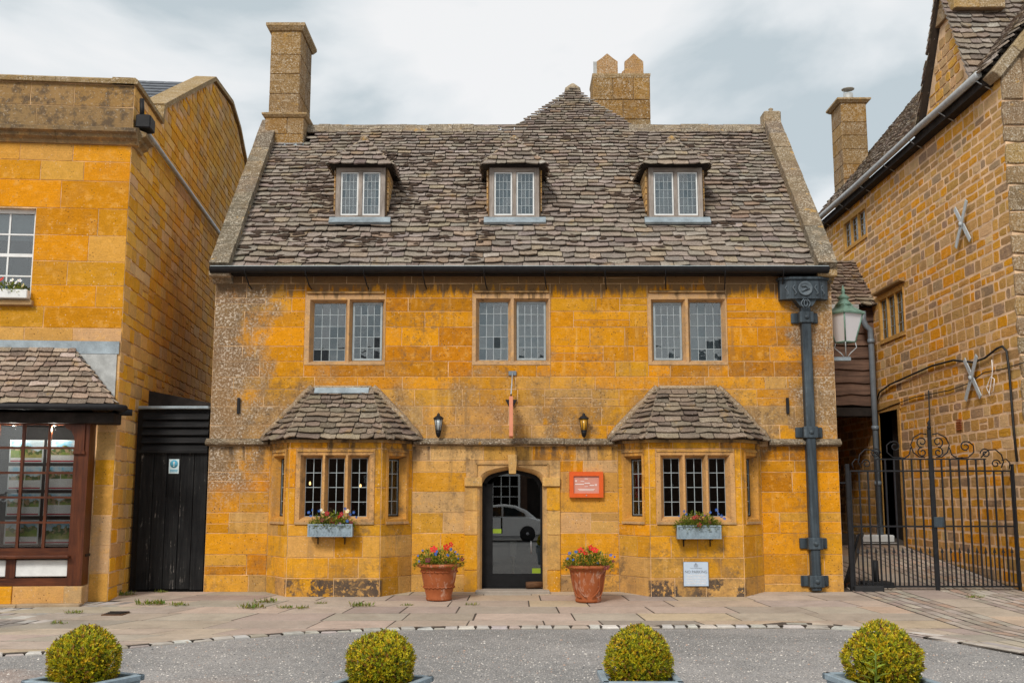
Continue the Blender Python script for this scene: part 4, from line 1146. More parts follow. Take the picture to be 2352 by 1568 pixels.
# chimneys
def chimney(parent, M, w, d, z0, z1, cap, rng, name, tn, batter=0.0):
    c = MB(); c.box(.012, w - .012, .012, d - .012, z0, z1, M); c = c.build(name, 'dark_mortar', parent)
    Mr = M @ frame(w, 0, 0, 90); Ml = M @ frame(0, d, 0, -90); Mb = M @ frame(w, d, 0, 180)
    zz = [z0]
    while zz[-1] < z1 - .3: zz.append(zz[-1] + rng.uniform(.32, .48))
    zz[-1] = z1
    for MM, ww in ((M, w), (Mr, d), (Ml, d), (Mb, w)):
        lay(c, MM, courses(.0, ww, zz, [], rng, .4, .75), tn, 'lichen_stone', rng, d=.006, gap=.008, bev=.01, rough=.005)
    for zc, o, h in cap:
        cc = MB(); cc.add([(-o * .35, -o * .35, zc), (w + o * .35, -o * .35, zc), (w + o * .35, d + o * .35, zc), (-o * .35, d + o * .35, zc), (-o, -o, zc + h * .6), (w + o, -o, zc + h * .6), (w + o, d + o, zc + h * .6), (-o, d + o, zc + h * .6), (-o, -o, zc + h), (w + o, -o, zc + h), (w + o, d + o, zc + h), (-o, d + o, zc + h)],
                          [(3, 2, 1, 0), (0, 1, 5, 4), (1, 2, 6, 5), (2, 3, 7, 6), (3, 0, 4, 7), (4, 5, 9, 8), (5, 6, 10, 9), (6, 7, 11, 10), (7, 4, 8, 11), (8, 9, 10, 11)], (.40, .27, .13), M)
        cc.build('chimney_cap', 'lichen_stone', c)
    return c
def tn_ch(rng, p): return blend(rng, [(.24, .16, .085), (.31, .185, .075), (.38, .205, .05)], drift(p, 1.1, 9.0), .18)
b0, b1 = PY(609, 300, 2.8), PY(697, 300, 2.8); z_s = PY(650, 268, 2.8).z; z_t = PY(650, 66, 2.8).z
chimney(house, frame(b0.x, 2.8, 0, 0), b1.x - b0.x, 1.35, 7.9, z_s, [(z_s - .02, .07, .09)], rng, 'chimney_base', tn_ch)
s0, s1 = PY(620, 170, 2.86), PY(688, 170, 2.86)
chimney(house, frame(s0.x, 2.88, 0, 0), s1.x - s0.x, 1.2, z_s + .075, z_t, [(z_t - .02, .10, .15)], rng, 'chimney_shaft', tn_ch)
fl = MB(); q = PY(660, 345, 2.78); fl.box(chim[0] + .33, b1.x + .02, 2.74, 2.78, q.z - .05, q.z + .14); fl.build('chimney_flashing', 'lead', house)
c0, c1 = PY(1363, 230, 5.2), PY(1493, 230, 5.2); zt = PY(1430, 178, 5.2).z
big = chimney(house, frame(c0.x, 5.2, 0, 0), c1.x - c0.x, .9, 7.5, zt, [(zt - .01, .02, .10)], rng, 'chimney_stack', tn_ch)
for pa, pb in ((1371, 1419), (1435, 1478)):
    q0, q1 = PY(pa, 150, 5.25), PY(pb, 150, 5.25); w = q1.x - q0.x; h = .52
    pot = MB()
    for yy in (0.0, .62):
        pot.prism([(q0.x, zt + .05), (q1.x, zt + .05), (q1.x, zt + .42), (q1.x - w * .22, zt + .50), (q0.x + w / 2, zt + .62), (q0.x + w * .22, zt + .50), (q0.x, zt + .42)], 5.27 + yy, 5.36 + yy, tint=(.46, .27, .12))
    pot.box(q0.x + .015, q1.x - .015, 5.365, 5.885, zt + .05, zt + .30, tint=(.5, .33, .2)); pot.build('chimney_hood', 'lichen_stone', big)
MB().box(PY(1363, 150, 5.25).x - .0, PY(1371, 150, 5.25).x + .03, 5.28, 5.3, zt + .06, zt + .42).build('hood_flashing', 'lead_pale', big)

# gutter, brackets, hopper and downpipe
gm = MB(); gy = -.30; gzv = 5.50
prof = [(-.095 * math.cos(a), -.095 * math.sin(a)) for a in [math.pi * i / 8 for i in range(9)]]
ring = [(gy + p[0], gzv + .06 + p[1]) for p in prof] + [(gy - p[0] * .85, gzv + .06 + p[1] * .85) for p in prof]
gm.prism(ring, HX0 - .02, HX1 - .12, axis='x'); gm.box(HX0 - .02, HX1 - .12, gy - .085, gy - .068, gzv + .055, gzv + .068)
gm.box(HX0 + .02, HX1 - .2, -.20, -.0, 5.47, 5.60)
gut = gm.build('gutter', 'black_iron', house)
MB().box(HX0 + .0, HX1 - .14, gy - .104, gy - .086, gzv + .0685, gzv + .080).build('gutter_glint', 'came', gut)  # thin pale strip added as the bright sky reflection on the gutter edge
for px in (567, 705, 838, 972, 1112, 1250, 1388, 1526, 1662, 1795):
    x = PY(px, 640, -.2).x
    MB().tube([(x + .05, -.02, 5.24), (x + .03, -.14, 5.28), (x + .012, -.26, 5.38), (x, -.36, 5.46), (x - .005, -.39, 5.58)], .012, 5).build('gutter_bracket', 'black_iron', gut)
dp = MB(); px_ = PY(1851, 760, -.1).x; dy = -.10
dp.box(px_ - .105, px_ + .105, dy - .085, dy + .085, .02, 4.85); dp = None
pipe = MB(); pipe.bbox(px_ - .08, px_ + .08, dy - .075, dy + .085, .02, 4.95, .015); pipe.prism([(px_ - .105, 4.90), (px_ + .105, 4.90), (px_ + .19, 5.02), (px_ + .19, 5.06), (px_ - .19, 5.06), (px_ - .19, 5.02)], dy - .09, dy + .09)
dpo = pipe.build('downpipe', 'hopper_iron', house)
for py in (728, 992, 1248, 1335):
    z = PY(1851, py, -.18).z; b = MB()
    b.bbox(px_ - .235, px_ + .235, -.05, -.002, z - .09, z + .09, .01); b.bbox(px_ - .125, px_ + .125, dy - .105, -.03, z - .10, z + .10, .012); b.lathe([(.045, 0), (.04, .012), (.0, .022)], 10, Matrix.Translation((px_, dy - .105, z)) @ Matrix.Rotation(R(90), 4, 'X')); b.build('pipe_bracket', 'hopper_iron', dpo)
hp = MB(); za, zb = PY(1851, 684, -.3).z, PY(1851, 638, -.3).z
hx0, hx1 = PY(1793, 660, -.2).x, PY(1903, 660, -.2).x; cxh = (hx0 + hx1) / 2
hp.prism([(hx0, -.0), (hx0, -.14), (hx0 + .17, -.24), (hx1 - .17, -.24), (hx1, -.14), (hx1, .0)], za, zb, axis='z')
hp.prism([(hx0 - .03, -.0), (hx0 - .03, -.16), (hx0 + .16, -.275), (hx1 - .16, -.275), (hx1 + .03, -.16), (hx1 + .03, .0)], zb - .012, zb + .03, axis='z')
hpo = hp.build('rain_hopper', 'hopper_iron', house)
md = MB(); C = Matrix.Translation((cxh, -.245, (za + zb) / 2)) @ Matrix.Rotation(R(90), 4, 'X')
md.lathe([(.125, .0), (.13, .015), (.115, .022), (.10, .010), (.0, .008)], 18, C)
md.tube([(cxh - .07, -.262, (za + zb) / 2 + .04), (cxh + .0, -.272, (za + zb) / 2 + .05), (cxh + .06, -.268, (za + zb) / 2 + .0), (cxh - .01, -.27, (za + zb) / 2 - .02), (cxh - .07, -.265, (za + zb) / 2 - .05)], .016, 5); md.build('hopper_medallion', 'iron_relief', hpo)
rl = MB()
for s in (-1, 1):
    for q in range(2):
        x = cxh + s * (.19 + .12 * q); rl.tube([(x + .03 * math.sin(a * 1.6), -.255 + q * .045, za + .06 + .18 * a / 4) for a in range(5)], .012, 5)
rl.build('hopper_scroll', 'iron_relief', hpo)
bs = MB()
for s in (-1, 1): bs.tube([(cxh + s * (.03 + .05 * math.sin(a)), -.235, za - .01 - .15 * (a / 3.14)) for a in (0, .8, 1.6, 2.4, 3.1)], .012, 5)
bs.tube([(cxh + .03 * math.cos(a), -.237, za - .08 + .06 * math.sin(a)) for a in [6.283 * i / 10 for i in range(11)]], .01, 5); bs.build('hopper_pendant', 'iron_relief', hpo)

# ---------------------------------------------------------------- the shop building on the left
rng = random.Random(21)
CLX, CLY = -6.48, -1.10
FL = frame(CLX, CLY, 0, 5.26); FS = frame(CLX, CLY, 0, 95.26)
shop = thing('shop_building', (CLX - 1.5, CLY, gz(0, CLY)), 'golden stone shop building with parapet and brown bay shopfront', 'building')
def lz(py, off=0.0, px=160): return PP(px, py, FL, off)[1]
def lx(px, py, off=0.0): return PP(px, py, FL, off)[0]
zt, zc1, zc0, zb = lz(190), lz(297), lz(331), lz(780)
shx = lx(214, 1150); WL = -5.2
sash = (lx(-60, 590), lx(76, 590), lz(690, 0, 40), lz(478, 0, 40))
zcan = lz(790)
holes = [sash, (WL, shx, -.2, zcan)]
core = MB(); panels(core, WL, 0, -.3, zt, .003, .4, holes, FL); core.build('wall_core', 'mortar', shop)
def tint_left(rng, p): return blend(rng, [ORANGE, GOLD, lerp3(GOLD, BUFF, .6)], drift(p, .6, 3.1), .28) if 4.5 < p.z < 7.4 else blend(rng, [GOLD, BUFF, PINK], drift(p, .6, 3.1))
zs_l = [-.1, .38, .82, 1.3, 1.78, 2.2, 2.65, 3.05, 3.5, zcan] + [zcan + .27] + [lz(y) for y in (705, 655, 600, 540, 478, 415, 370)] + [zc0]
bl = courses(WL, 0, zs_l, holes, rng, .55, 1.15) + courses(WL, 0, [zc1, zc1 + (zt - zc1) * .5, zt - .02], [], rng, .7, 1.4)
lay(shop, FL, bl, tint_left, 'neighbour_stone', rng, d=.004, gap=.009, bev=.003, rough=.003)
# cornice and parapet coping, both returned round the corner
def mould(name, prof, tint, mat, n=1):
    MB().prism(prof, WL, 0.0, axis='x', M=FL, tint=tint).build(name, mat, shop)
pr = [(.05, zc0 - .02), (-.05, zc0), (-.07, zc0 + .05), (-.15, zc0 + .09), (-.16, zc0 + .14), (-.24, zc0 + .17), (-.25, zc0 + .23), (-.06, zc1 + .04), (.05, zc1 + .04)]
for a in range(4):
    MB().prism(pr, WL + 1.33 * a + .003, min(0.24, WL + 1.33 * (a + 1)) - .003, axis='x', M=FL, tint=pick(rng, [(1, (.33, .225, .11)), (1, (.38, .25, .11))])).build('cornice_stone', 'neighbour_stone', shop)
pr2 = [(p[0] * .96, p[1]) for p in pr]
MB().prism(pr2, -.01, .55, axis='x', M=FS, tint=(.42, .28, .13)).build('cornice_return', 'neighbour_stone', shop)
for a in range(4):
    MB().prism([(.36, zt - .01), (-.07, zt - .01), (-.08, zt + .06), (-.02, zt + .10), (.36, zt + .10)], WL + 1.3 * a + .003, min(.06, WL + 1.3 * (a + 1)) - .003, axis='x', M=FL, tint=(.32, .22, .10)).build('parapet_coping', 'lichen_stone', shop)
# side wall with its gable
out_px = [(372, 250), (430, 218), (490, 186), (530, 240), (548, 300), (566, 392)]
top = [PP(x, y, FS) for x, y in out_px]
ztop_front = top[0][1]
prof = [(0.0, zt)] + [(top[0][0] * .96, zt)] + top + [(top[-1][0] + 1.2, top[-1][1] - 2.6)]
def ztop(x):
    for (a, za), (b, zb_) in zip(prof[:-1], prof[1:]):
        if a <= x <= b: return za + (zb_ - za) * (x - a) / max(1e-6, b - a)
    return prof[-1][1]
XE = prof[-1][0]
poly = [(0.002, -.3)] + [(x + .002, z - .02) for x, z in prof] + [(XE, -.3)]
MB().prism(poly, .010, .4, M=FS).build('side_wall_core', 'mortar', shop)
zs_s = [-.1]
while zs_s[-1] < 12: zs_s.append(zs_s[-1] + rng.uniform(.17, .27))
bs = []
for b in courses(0, XE, zs_s, [], rng, .2, .62, .2):
    m = min(ztop(b[0]), ztop(b[1]), ztop((b[0] + b[1]) / 2))
    if b[3] <= m - .0: bs.append(b)
    elif b[2] < m - .08: bs.append((b[0], b[1], b[2], m - .01))
def tint_side(rng, p): return pick(rng, [(4, (.84, .43, .06)), (3, (.80, .46, .13)), (3, (.85, .39, .015)), (1.5, (.66, .39, .15)), (1, (.82, .52, .24))])
lay(shop, FS, bs, tint_side, 'side_stone', rng, d=.008, gap=.015, bev=.006, rough=.011, round_=.006, keep=300)
for (a, za), (b, zb_) in zip(prof[1:-1], prof[2:]):
    d = Vector((b - a, 0, zb_ - za)); n = Vector((-d.z, 0, d.x)).normalized()
    V = [Vector((a, y, za)) + n * h for y, h in ((-.07, 0), (.4, 0), (.4, .10), (-.07, .10))] + [Vector((b, y, zb_)) + n * h for y, h in ((-.07, 0), (.4, 0), (.4, .10), (-.07, .10))]
    MB().add(V, [(0, 3, 2, 1), (4, 5, 6, 7), (0, 1, 5, 4), (1, 2, 6, 5), (2, 3, 7, 6), (3, 0, 4, 7)], (.34, .23, .10), FS).build('gable_coping', 'lichen_stone', shop)
MB().prism([(.36, zt - .01), (-.06, zt - .01), (-.07, zt + .06), (-.02, zt + .10), (.36, zt + .10)], -.07, prof[1][0] + .05, axis='x', M=FS, tint=(.33, .225, .10)).build('parapet_coping', 'lichen_stone', shop)
# slate roof behind the parapet
p1, p2 = prof[2], prof[4]
sl = MB(); A = FS @ Vector((p1[0] - .3, .35, p1[1] - .25)); B = FS @ Vector((p2[0], .35, p2[1] - .08)); u = (FL.to_3x3() @ Vector((-1, 0, 0)))
nrow = 11
slr = sl.add([A, B, B + u * 6, A + u * 6], [(0, 1, 2, 3)]).build('slate_roof', 'slate', shop)
for i in range(nrow):
    a = A + (B - A) * (i / nrow); b = A + (B - A) * ((i + 1.25) / nrow); n = (B - A).cross(u).normalized()
    if n.z < 0: n = -n
    for j in range(5):
        o = u * (j * .42 + (i % 2) * .2 - .1); e = u * .41
        MB().add([a + o + n * .035, a + o + e + n * .035, b + o + e + n * .01, b + o + n * .01, a + o + n * .015, a + o + e + n * .015], [(3, 2, 1, 0), (0, 1, 5, 4)]).build('slate', 'slate', slr)
# pipe along the side wall, rain hopper at the corner
pz = PP(350, 338, FS)[1]
MB().tube([(.2, -.10, pz + .05), (.5, -.10, pz), (9.5, -.10, pz - .05)], .045, 8, M=FS).build('wall_pipe', 'pale_pipe', shop)
hx, hz = PP(345, 292, FS, -.15)
hb = MB(); hb.bbox(-.03, .32, -.30, -.05, zc1 + .06, zc1 + .30, .02, M=FS); hb.tube([(.12, -.12, zc1 + .28), (.12, -.10, zc1 + .62)], .04, 8, M=FS); hb.build('corner_hopper', 'black_iron', shop)

# sash window over the shop
x0, x1, z0, z1 = sash
sw = MB(); sw.box(x0, x0 + .06, .10, .2, z0, z1, FL); sw.box(x1 - .05, x1, .10, .2, z0, z1, FL); sw.box(x0 + .06, x1 - .05, .10, .2, z1 - .07, z1, FL); sw.box(x0 + .06, x1 - .05, .09, .2, z0, z0 + .08, FL)
sw = sw.build('sash_window', 'white_paint', shop)
zm = z0 + .08 + (z1 - z0 - .15) * .5
bx = x1 - .05 - .40
for q in (bx, bx - .42): MB().box(q - .014, q + .014, .125, .155, z0 + .08, z1 - .07, FL).build('glazing_bar', 'white_paint', sw)
for f in (.25, .5, .75):
    zz = z0 + .08 + (z1 - z0 - .15) * f; h = .028 if f == .5 else .013
    MB().box(x0 + .06, x1 - .05, .122, .16, zz - h, zz + h, FL).build('glazing_bar', 'white_paint', sw)
MB().box(x0 + .06, x1 - .05, .138, .143, z0 + .08, z1 - .07, FL).build('window_glass', 'old_glass', sw)
MB().box(x0 - .1, x1 + .1, .7, .75, z0 - .1, z1 + .1, FL).build('dark_room', 'interior', sw)
MB().box(x0, x1, .26, .27, z1 - .5, z1, FL).build('roller_blind', 'curtain', sw)
MB().bbox(x0 - .1, x1 + .06, -.10, .12, z0 - .09, z0 - .005, .01, M=FL, tint=(.42, .27, .13)).build('window_sill', 'neighbour_stone', sw)

# lead flashing and lead sheet behind the canopy
MB().box(WL, -.02, -.035, -.014, zcan - .16, zcan + .05, FL).build('lead_flashing', 'lead', shop)
ls_x = lx(150, 860); MB().box(ls_x - .1, -.05, -.028, -.012, lz(925, 0, 250), zcan - .155, FL).build('lead_sheet', 'lead_pale', shop)
# tiled canopy over the shopfront
OUT = .62; ez = lz(925, -OUT, 100); tz = lz(803, -.03, 100); hx_t = lx(166, 805, -.03); hx_b = lx(262, 925, -OUT)
A = FL @ Vector((WL, -OUT, ez)); B = FL @ Vector((hx_b, -OUT, ez)); T0 = FL @ Vector((WL, -.03, tz)); T1 = FL @ Vector((hx_t, -.03, tz)); E = FL @ Vector((-.03, -.03, ez + .03))
cn = MB().add([A, B, T1, T0, E], [(0, 1, 2, 3), (1, 4, 2), (0, 3, 2, 4, 1)]).build('canopy_roof', 'roof_felt', shop)
U = (B - A).normalized(); Vv = (T0 - A); Vv = Vv - U * Vv.dot(U); hh = Vv.length; ln = (B - A).length; t1 = (T1 - A).dot(U)
WARM = [(3, (.36, .27, .20)), (2, (.42, .32, .24)), (2, (.30, .225, .17)), (1, (.46, .38, .31)), (1, (.24, .18, .14))]
tile_slope(cn, A, U, Vv, lambda v: [(ln - 3.3, ln + (t1 - ln) * min(1, max(0, v / hh)))], -.03, hh - .03, .115, .095, .26, .2, rng, 160, tn=WARM, th=.022)
U2 = (E - B).normalized(); ap = T1 - B; V2 = ap - U2 * ap.dot(U2); h2 = V2.length; l2 = (E - B).length; a2 = ap.dot(U2)
tile_slope(cn, B, U2, V2, lambda v: [(a2 * min(1, max(0, v / h2)), l2 + (a2 - l2) * min(1, max(0, v / h2)))], -.03, h2 - .03, .115, .095, .22, .18, rng, 100, tn=WARM, th=.022)
gt = MB(); gr = [FL @ Vector((WL, -OUT - .05, ez - .06)), FL @ Vector((hx_b, -OUT - .05, ez - .06)), FL @ Vector((hx_b + .15, -OUT + .05, ez - .07)), FL @ Vector((-.0, -.10, ez - .10)), FL @ Vector((.25, -.04, ez - .10))]
gt.tube(gr, .055, 8); gt.build('canopy_gutter', 'black_iron', shop)
SO = .34   # how far the shopfront stands out
fz1, fz0 = lz(946, -SO - .1, 100), lz(971, -SO - .1, 100); pr_x = lx(262, 960, -SO - .1)
MB().bbox(WL, pr_x, -SO - .12, .0, fz0, fz1, .012, M=FL).build('fascia_beam', 'timber_dark', shop)
xg = lx(167, 1100, -SO); xp = lx(201, 1100, -SO)
gz0, gz1 = lz(1258, -SO, 90), lz(975, -SO, 90); sz = lz(1345, -SO, 90)
fr = MB(); fr.box(xg, xp, -SO - .02, -SO + .16, sz, fz0, FL); fr.box(xp - .02, xp, -SO + .16, -.02, sz, fz0, FL)
sf = fr.build('shopfront', 'brown_frame', shop)
rl = MB(); rl.box(WL, xg, -SO, -SO + .1, gz0 - .12, gz0, FL); rl.box(WL, xg, -SO, -SO + .1, sz, sz + .12, FL); rl.box(WL, xg, -SO + .02, -SO + .1, gz1 + .0, fz0, FL); rl.build('shopfront_rail', 'brown_rail', sf)
MB().bbox(WL, xg + .04, -SO - .12, -SO + .02, gz0 - .16, gz0 - .11, .012, M=FL).build('shop_sill', 'brown_rail', sf)
pzz0, pzz1 = sz + .12, gz0 - .16
colw = (lx(125, 1100, -SO) - lx(65, 1100, -SO)); x = xg; bars = []
for k in range(4): bars.append(xg - colw * (k + 0.0))
for k in range(1, 4):
    MB().box(bars[k] - .022, bars[k] + .022, -SO + .01, -SO + .06, gz0, gz1, FL).build('shop_bar', 'brown_frame', sf)
zh = [gz0 + (gz1 - gz0) * f for f in (.205, .407, .607, .81)]
for z in zh: MB().box(xg - colw * 3.5, xg, -SO + .014, -SO + .056, z - .018, z + .018, FL).build('shop_bar', 'brown_rail', sf)
zz = [gz0] + zh + [gz1]
for k in range(4):
    for j in range(5):
        a = (bars[k + 1] if k < 3 else bars[3] - colw) + .022; b = bars[k] - .022
        o = bpy.data.objects.new('shop_pane', pane_mesh('shop_glass'))
        put(o, sf, FL @ Matrix.Translation(((a + b) / 2, -SO + .035, (zz[j] + zz[j + 1]) / 2)) @ Matrix.Rotation(R(rng.gauss(0, .25)), 4, 'X') @ Matrix.Diagonal((b - a, .005, zz[j + 1] - zz[j] - .036, 1)))
px0 = lx(34, 1315, -SO); px1 = lx(155, 1315, -SO)
MB().bbox(px0, px1, -SO + .01, -SO + .05, pzz0 + .02, pzz1 - .02, .012, M=FL).build('white_panel', 'white_paint', sf)
MB().bbox(px0 - 1.1, px0 - .14, -SO + .01, -SO + .05, pzz0 + .02, pzz1 - .02, .012, M=FL).build('white_panel', 'white_paint', sf)
MB().box(px0 - .14, px0, -SO - .01, -SO + .06, pzz0, pzz1, FL).build('panel_bracket', 'brown_frame', sf); MB().box(px1, xg, -SO - .0, -SO + .06, pzz0, pzz1, FL).build('panel_stile', 'brown_frame', sf)
# curved timber bracket at the head of the post
ar = MB(); pts_o = []; pts_i = []
for i in range(8):
    a = R(90) * i / 7; pts_o.append((xg + .12 - .34 * (1 - math.sin(a)) * 1.0 - 0 * a, gz1 - .42 + .42 * (1 - math.cos(a)) * 1.0))
ar_p = [(xg + .16, gz1 + .0), (xg - .16, gz1 + .0), (xg - .14, gz1 - .05), (xg - .05, gz1 - .10), (xg + .0, gz1 - .20), (xg + .02, gz1 - .34), (xg + .02, gz1 - .42), (xg + .16, gz1 - .42)]
ar.prism(ar_p, -SO - .05, -SO - .012, M=FL); ar.build('curved_bracket', 'brown_frame', sf)
MB().bbox(xg - .005, xg + .18, -SO - .06, -SO - .005, gz1 - .47, gz1 - .42, .008, M=FL).build('post_capital', 'brown_frame', sf)
MB().box(WL, hx_b, -OUT + .02, .3, ez - .035, ez - .015, FL).build('canopy_soffit', 'timber_dark', shop)
# shop interior and stone plinth
ii = MB(); ii.box(WL, shx + .2, .6, .65, -.1, zcan + .4, FL); ii.box(WL, shx, -SO + .1, .6, gz0 - .14, gz0 - .10, FL); ii.box(WL, shx, -SO + .12, .6, fz0, fz0 + .1, FL); ii.build('shop_interior', 'black_paint', shop)
pl = courses(WL, xg + .02, [-.12, sz - .0], [], rng, .6, .9)
lay(shop, FL @ Matrix.Translation((0, -SO, 0)), pl, lambda r, p: pick(r, [(1, GOLD), (1, BUFF)]), 'neighbour_stone', rng, d=.03, gap=.008, bev=.008, rough=.004, name='plinth_stone')
MB().box(WL, xp, -SO + .0, .0, -.14, sz - .004, FL).build('plinth_core', 'mortar', shop)
for k in range(4): MB().bbox(xp + .05 - .95 * (k + 1) + .005, xp + .05 - .95 * k, -SO - .22, -SO - .03, -.16, -.045 + rng.uniform(-.006, .006), .012, M=FL, tint=pick(rng, [(1, (.42, .30, .19)), (1, (.46, .32, .20))])).build('step_stone', 'sett_stone', shop)
MB().bbox(xg - .02, xp + .03, -SO - .07, -SO + .1, -.12, sz - .006, .012, M=FL, tint=(.50, .32, .15)).build('post_base', 'neighbour_stone', shop)
for k in range(3):
    p = FL @ Vector((xg - .35 - .62 * k, -SO + .05, gz1 - .02)); lp = thing('shop_downlight', p, '%s small lit downlight at the head of the brown shop window' % ('rightmost', 'middle', 'leftmost')[k], 'lamp', 'downlights in the shop window')
    MB().lathe([(.035, 0), (.04, .02), (0, .03)], 10, Matrix.Translation(p)).build('lamp_rim', 'chrome', lp)
    ld = bpy.data.lights.new('downlight', 'POINT'); ld.energy = 16; ld.shadow_soft_size = .04; ld.color = (1, .93, .84); lo = bpy.data.objects.new('lamp_light', ld); put(lo, lp, Matrix.Translation(p + Vector((0, 0, -.05))))
# property cards hung in the window
cards = [('leftmost column, edge of the picture', -70, 9, [(1010, 1062), (1070, 1124), (1132, 1184), (1193, 1249)])]
rowname = ['top', 'second', 'third', 'bottom']
for (cn_, a, b) in (('left', 16, 94), ('right', 102, 172)):
    for j, (c, d) in enumerate([(1010, 1062), (1070, 1124), (1132, 1184), (1193, 1249)]):
        o_ = -SO + .16; X_a, X_b = lx(a, 1130, o_), lx(b, 1130, o_); za, zb_ = lz(d, o_, 90), lz(c, o_, 90)
        m = MB(); m.box(-(X_b - X_a) / 2, (X_b - X_a) / 2, -.006, .006, 0, zb_ - za)
        m.build('property_card', 'card_print', label='%s property card in the %s column of the brown shop window' % (rowname[j], cn_), cat='card', group='property cards in the shop window', local=FL @ Matrix.Translation(((X_a + X_b) / 2, o_, za)))
# ---------------------------------------------------------------- black side gate between the buildings
gy = .02; gx0, gx1 = PY(311, 1300, gy).x, HX0 - .02
gate = thing('plank_gate', ((gx0 + gx1) / 2, gy, 0), 'black plank gate with louvred top between the shop and the house', 'gate')
gtop = PY(390, 1036, gy).z; ltop = PY(390, 946, gy).z
w = (gx1 - gx0) / 5
for i in range(5):
    MB().bbox(gx0 + w * i + .004, gx0 + w * (i + 1) - .004, gy, gy + .04, .03 + rng.uniform(-.01, .01), gtop - .015, .006).build('plank', 'black_plank', gate)
MB().box(gx0 - .1, gx1 + .01, gy + .045, gy + .09, .0, ltop + .05).build('gate_backing', 'black_paint', gate)
for i in range(5):
    z = gtop + (ltop - gtop) * i / 5 + .01; h = (ltop - gtop) / 5 - .012
    MB().prism([(gy - .05, z), (gy - .035, z - .01), (gy + .03, z + h - .01), (gy + .02, z + h)], gx0 + .01, gx1 - .005, axis='x').build('louvre', 'black_slat', gate)
MB().box(gx0 - .02, gx1 + .0, gy - .06, gy - .02, gtop - .03, gtop + .01).build('gate_rail', 'black_slat', gate)
MB().bbox(gx0 - .06, gx1 + .0, gy - .10, gy + .35, ltop + .05, ltop + .10, .01).build('gate_coping', 'lead', gate)
MB().prism([(gx0 - .0, ltop + .12), (gx1, ltop + .12), (gx1, ltop + .17), (gx0, ltop + .40)], gy + .25, gy + .30).build('sloping_board', 'timber_dark', gate)
# safety notice on the gate
sx0, sx1, sz0, sz1 = PY(388, 1080, gy).x, PY(411, 1080, gy).x, PY(400, 1087, gy).z, PY(400, 1054, gy).z
sg = thing('safety_notice', ((sx0 + sx1) / 2, gy - .008, sz0), 'small blue and white mandatory notice on the black plank gate', 'sign')
MB().box(sx0, sx1, gy - .010, gy - .003, sz0, sz1).build('notice_board', 'sign_pale', sg)
MB().lathe([(.068, 0), (.068, .003)], 20, Matrix.Translation(((sx0 + sx1) / 2, gy - .0105, sz0 + .165)) @ Matrix.Rotation(R(90), 4, 'X')).build('notice_disc', 'sign_cyan', sg)
ex = MB(); cx_ = (sx0 + sx1) / 2; ex.prism([(cx_ - .012, sz0 + .205), (cx_ + .012, sz0 + .205), (cx_ + .006, sz0 + .15), (cx_ - .006, sz0 + .15)], gy - .0175, gy - .0145); ex.box(cx_ - .009, cx_ + .009, gy - .0175, gy - .0145, sz0 + .12, sz0 + .138); ex.build('exclamation_mark', 'ink_white', sg)
for k in range(2): MB().box(sx0 + .02, sx1 - .02, gy - .014, gy - .011, sz0 + .03 + .025 * k, sz0 + .042 + .025 * k).build('notice_line', 'sign_cyan', sg)

# ---------------------------------------------------------------- the tall rubble building on the right
rng = random.Random(33)
RX, RYC = 8.75, -0.40
FR = frame(RX, RYC, 0, -90); FF = frame(RX, RYC, 0, 0)
tall = thing('rubble_building', (RX + 2, 2, 0), 'tall rubble stone building beside the alley, its long side to the lane', 'building')
def rx(px, py, off=0.0): return PP(px, py, FR, off)
gzr = (rx(1890, 516)[1] + rx(2262, 184)[1]) / 2; wtop = gzr - .12; xfar = -11.3
W1 = (rx(1940, 545)[0], rx(1990, 500)[0], rx(1965, 560)[1], rx(1965, 489)[1])
W2 = (rx(2022, 740)[0], rx(2078, 715)[0], rx(2050, 776)[1], rx(2050, 668)[1])
DR = (rx(2030, 1150)[0], rx(2074, 1150)[0], -.2, rx(2050, 942)[1])
holes = [W1, W2, DR]
core = MB(); panels(core, xfar, 0, -.3, wtop, -.001, .5, holes, FR); core.build('wall_core', 'rubble_mortar', tall)
zs = [-.1]
while zs[-1] < wtop - .1: zs.append(zs[-1] + rng.uniform(.14, .25))
zs[-1] = wtop
RB = [(4, (.60, .325, .08)), (4, (.62, .355, .12)), (3, (.70, .325, .03)), (2, (.46, .27, .11)), (2.2, (.76, .315, .01)), (1, (.68, .45, .22)), (1.5, (.38, .25, .15))]
def tint_r(rng, p): return pick(rng, RB)
hl = [(h[0] - .04, h[1] + .04, h[2], h[3] + .06) for h in holes]
bl = [b for b in courses(xfar, -.02, zs, hl, rng, .16, .58, .12)]
lay(tall, FR, bl, tint_r, 'rubble_stone', rng, d=.005, gap=.034, bev=.004, rough=.011, round_=.007, keep=300)
# quoin face towards the street
zq = [-.1]
while zq[-1] < gzr - .3: zq.append(zq[-1] + rng.uniform(.3, .5))
zq[-1] = gzr + .2
core = MB(); core.prism([(0, -.3), (6, -.3), (6, gzr + 6), (.1, gzr)], .016, .5, M=FF); core.build('street_wall_core', 'dark_mortar', tall)
lay(tall, FF, courses(-.03, 3.2, zq, [], rng, .35, .8), lambda r, p: pick(r, [(2, (.33, .22, .11)), (2, (.28, .19, .11)), (1, (.40, .25, .10))]), 'lichen_stone', rng, d=.035, gap=.014, bev=.02, rough=.014, round_=.015, keep=60)
n = 5
for i in range(n):   # raking coping of the street gable
    a = .62 * i - .12; M = FF @ Matrix.Translation((a * math.cos(R(50)), 0, gzr - .12 + a * math.sin(R(50)))) @ Matrix.Rotation(R(-50), 4, 'Y')
    MB().bbox(0, .61, -.12, .4, -.02, .17, .015, M=M, tint=pick(rng, [(1, (.34, .26, .17)), (1, (.38, .27, .14))])).build('coping_stone', 'lichen_stone', tall)
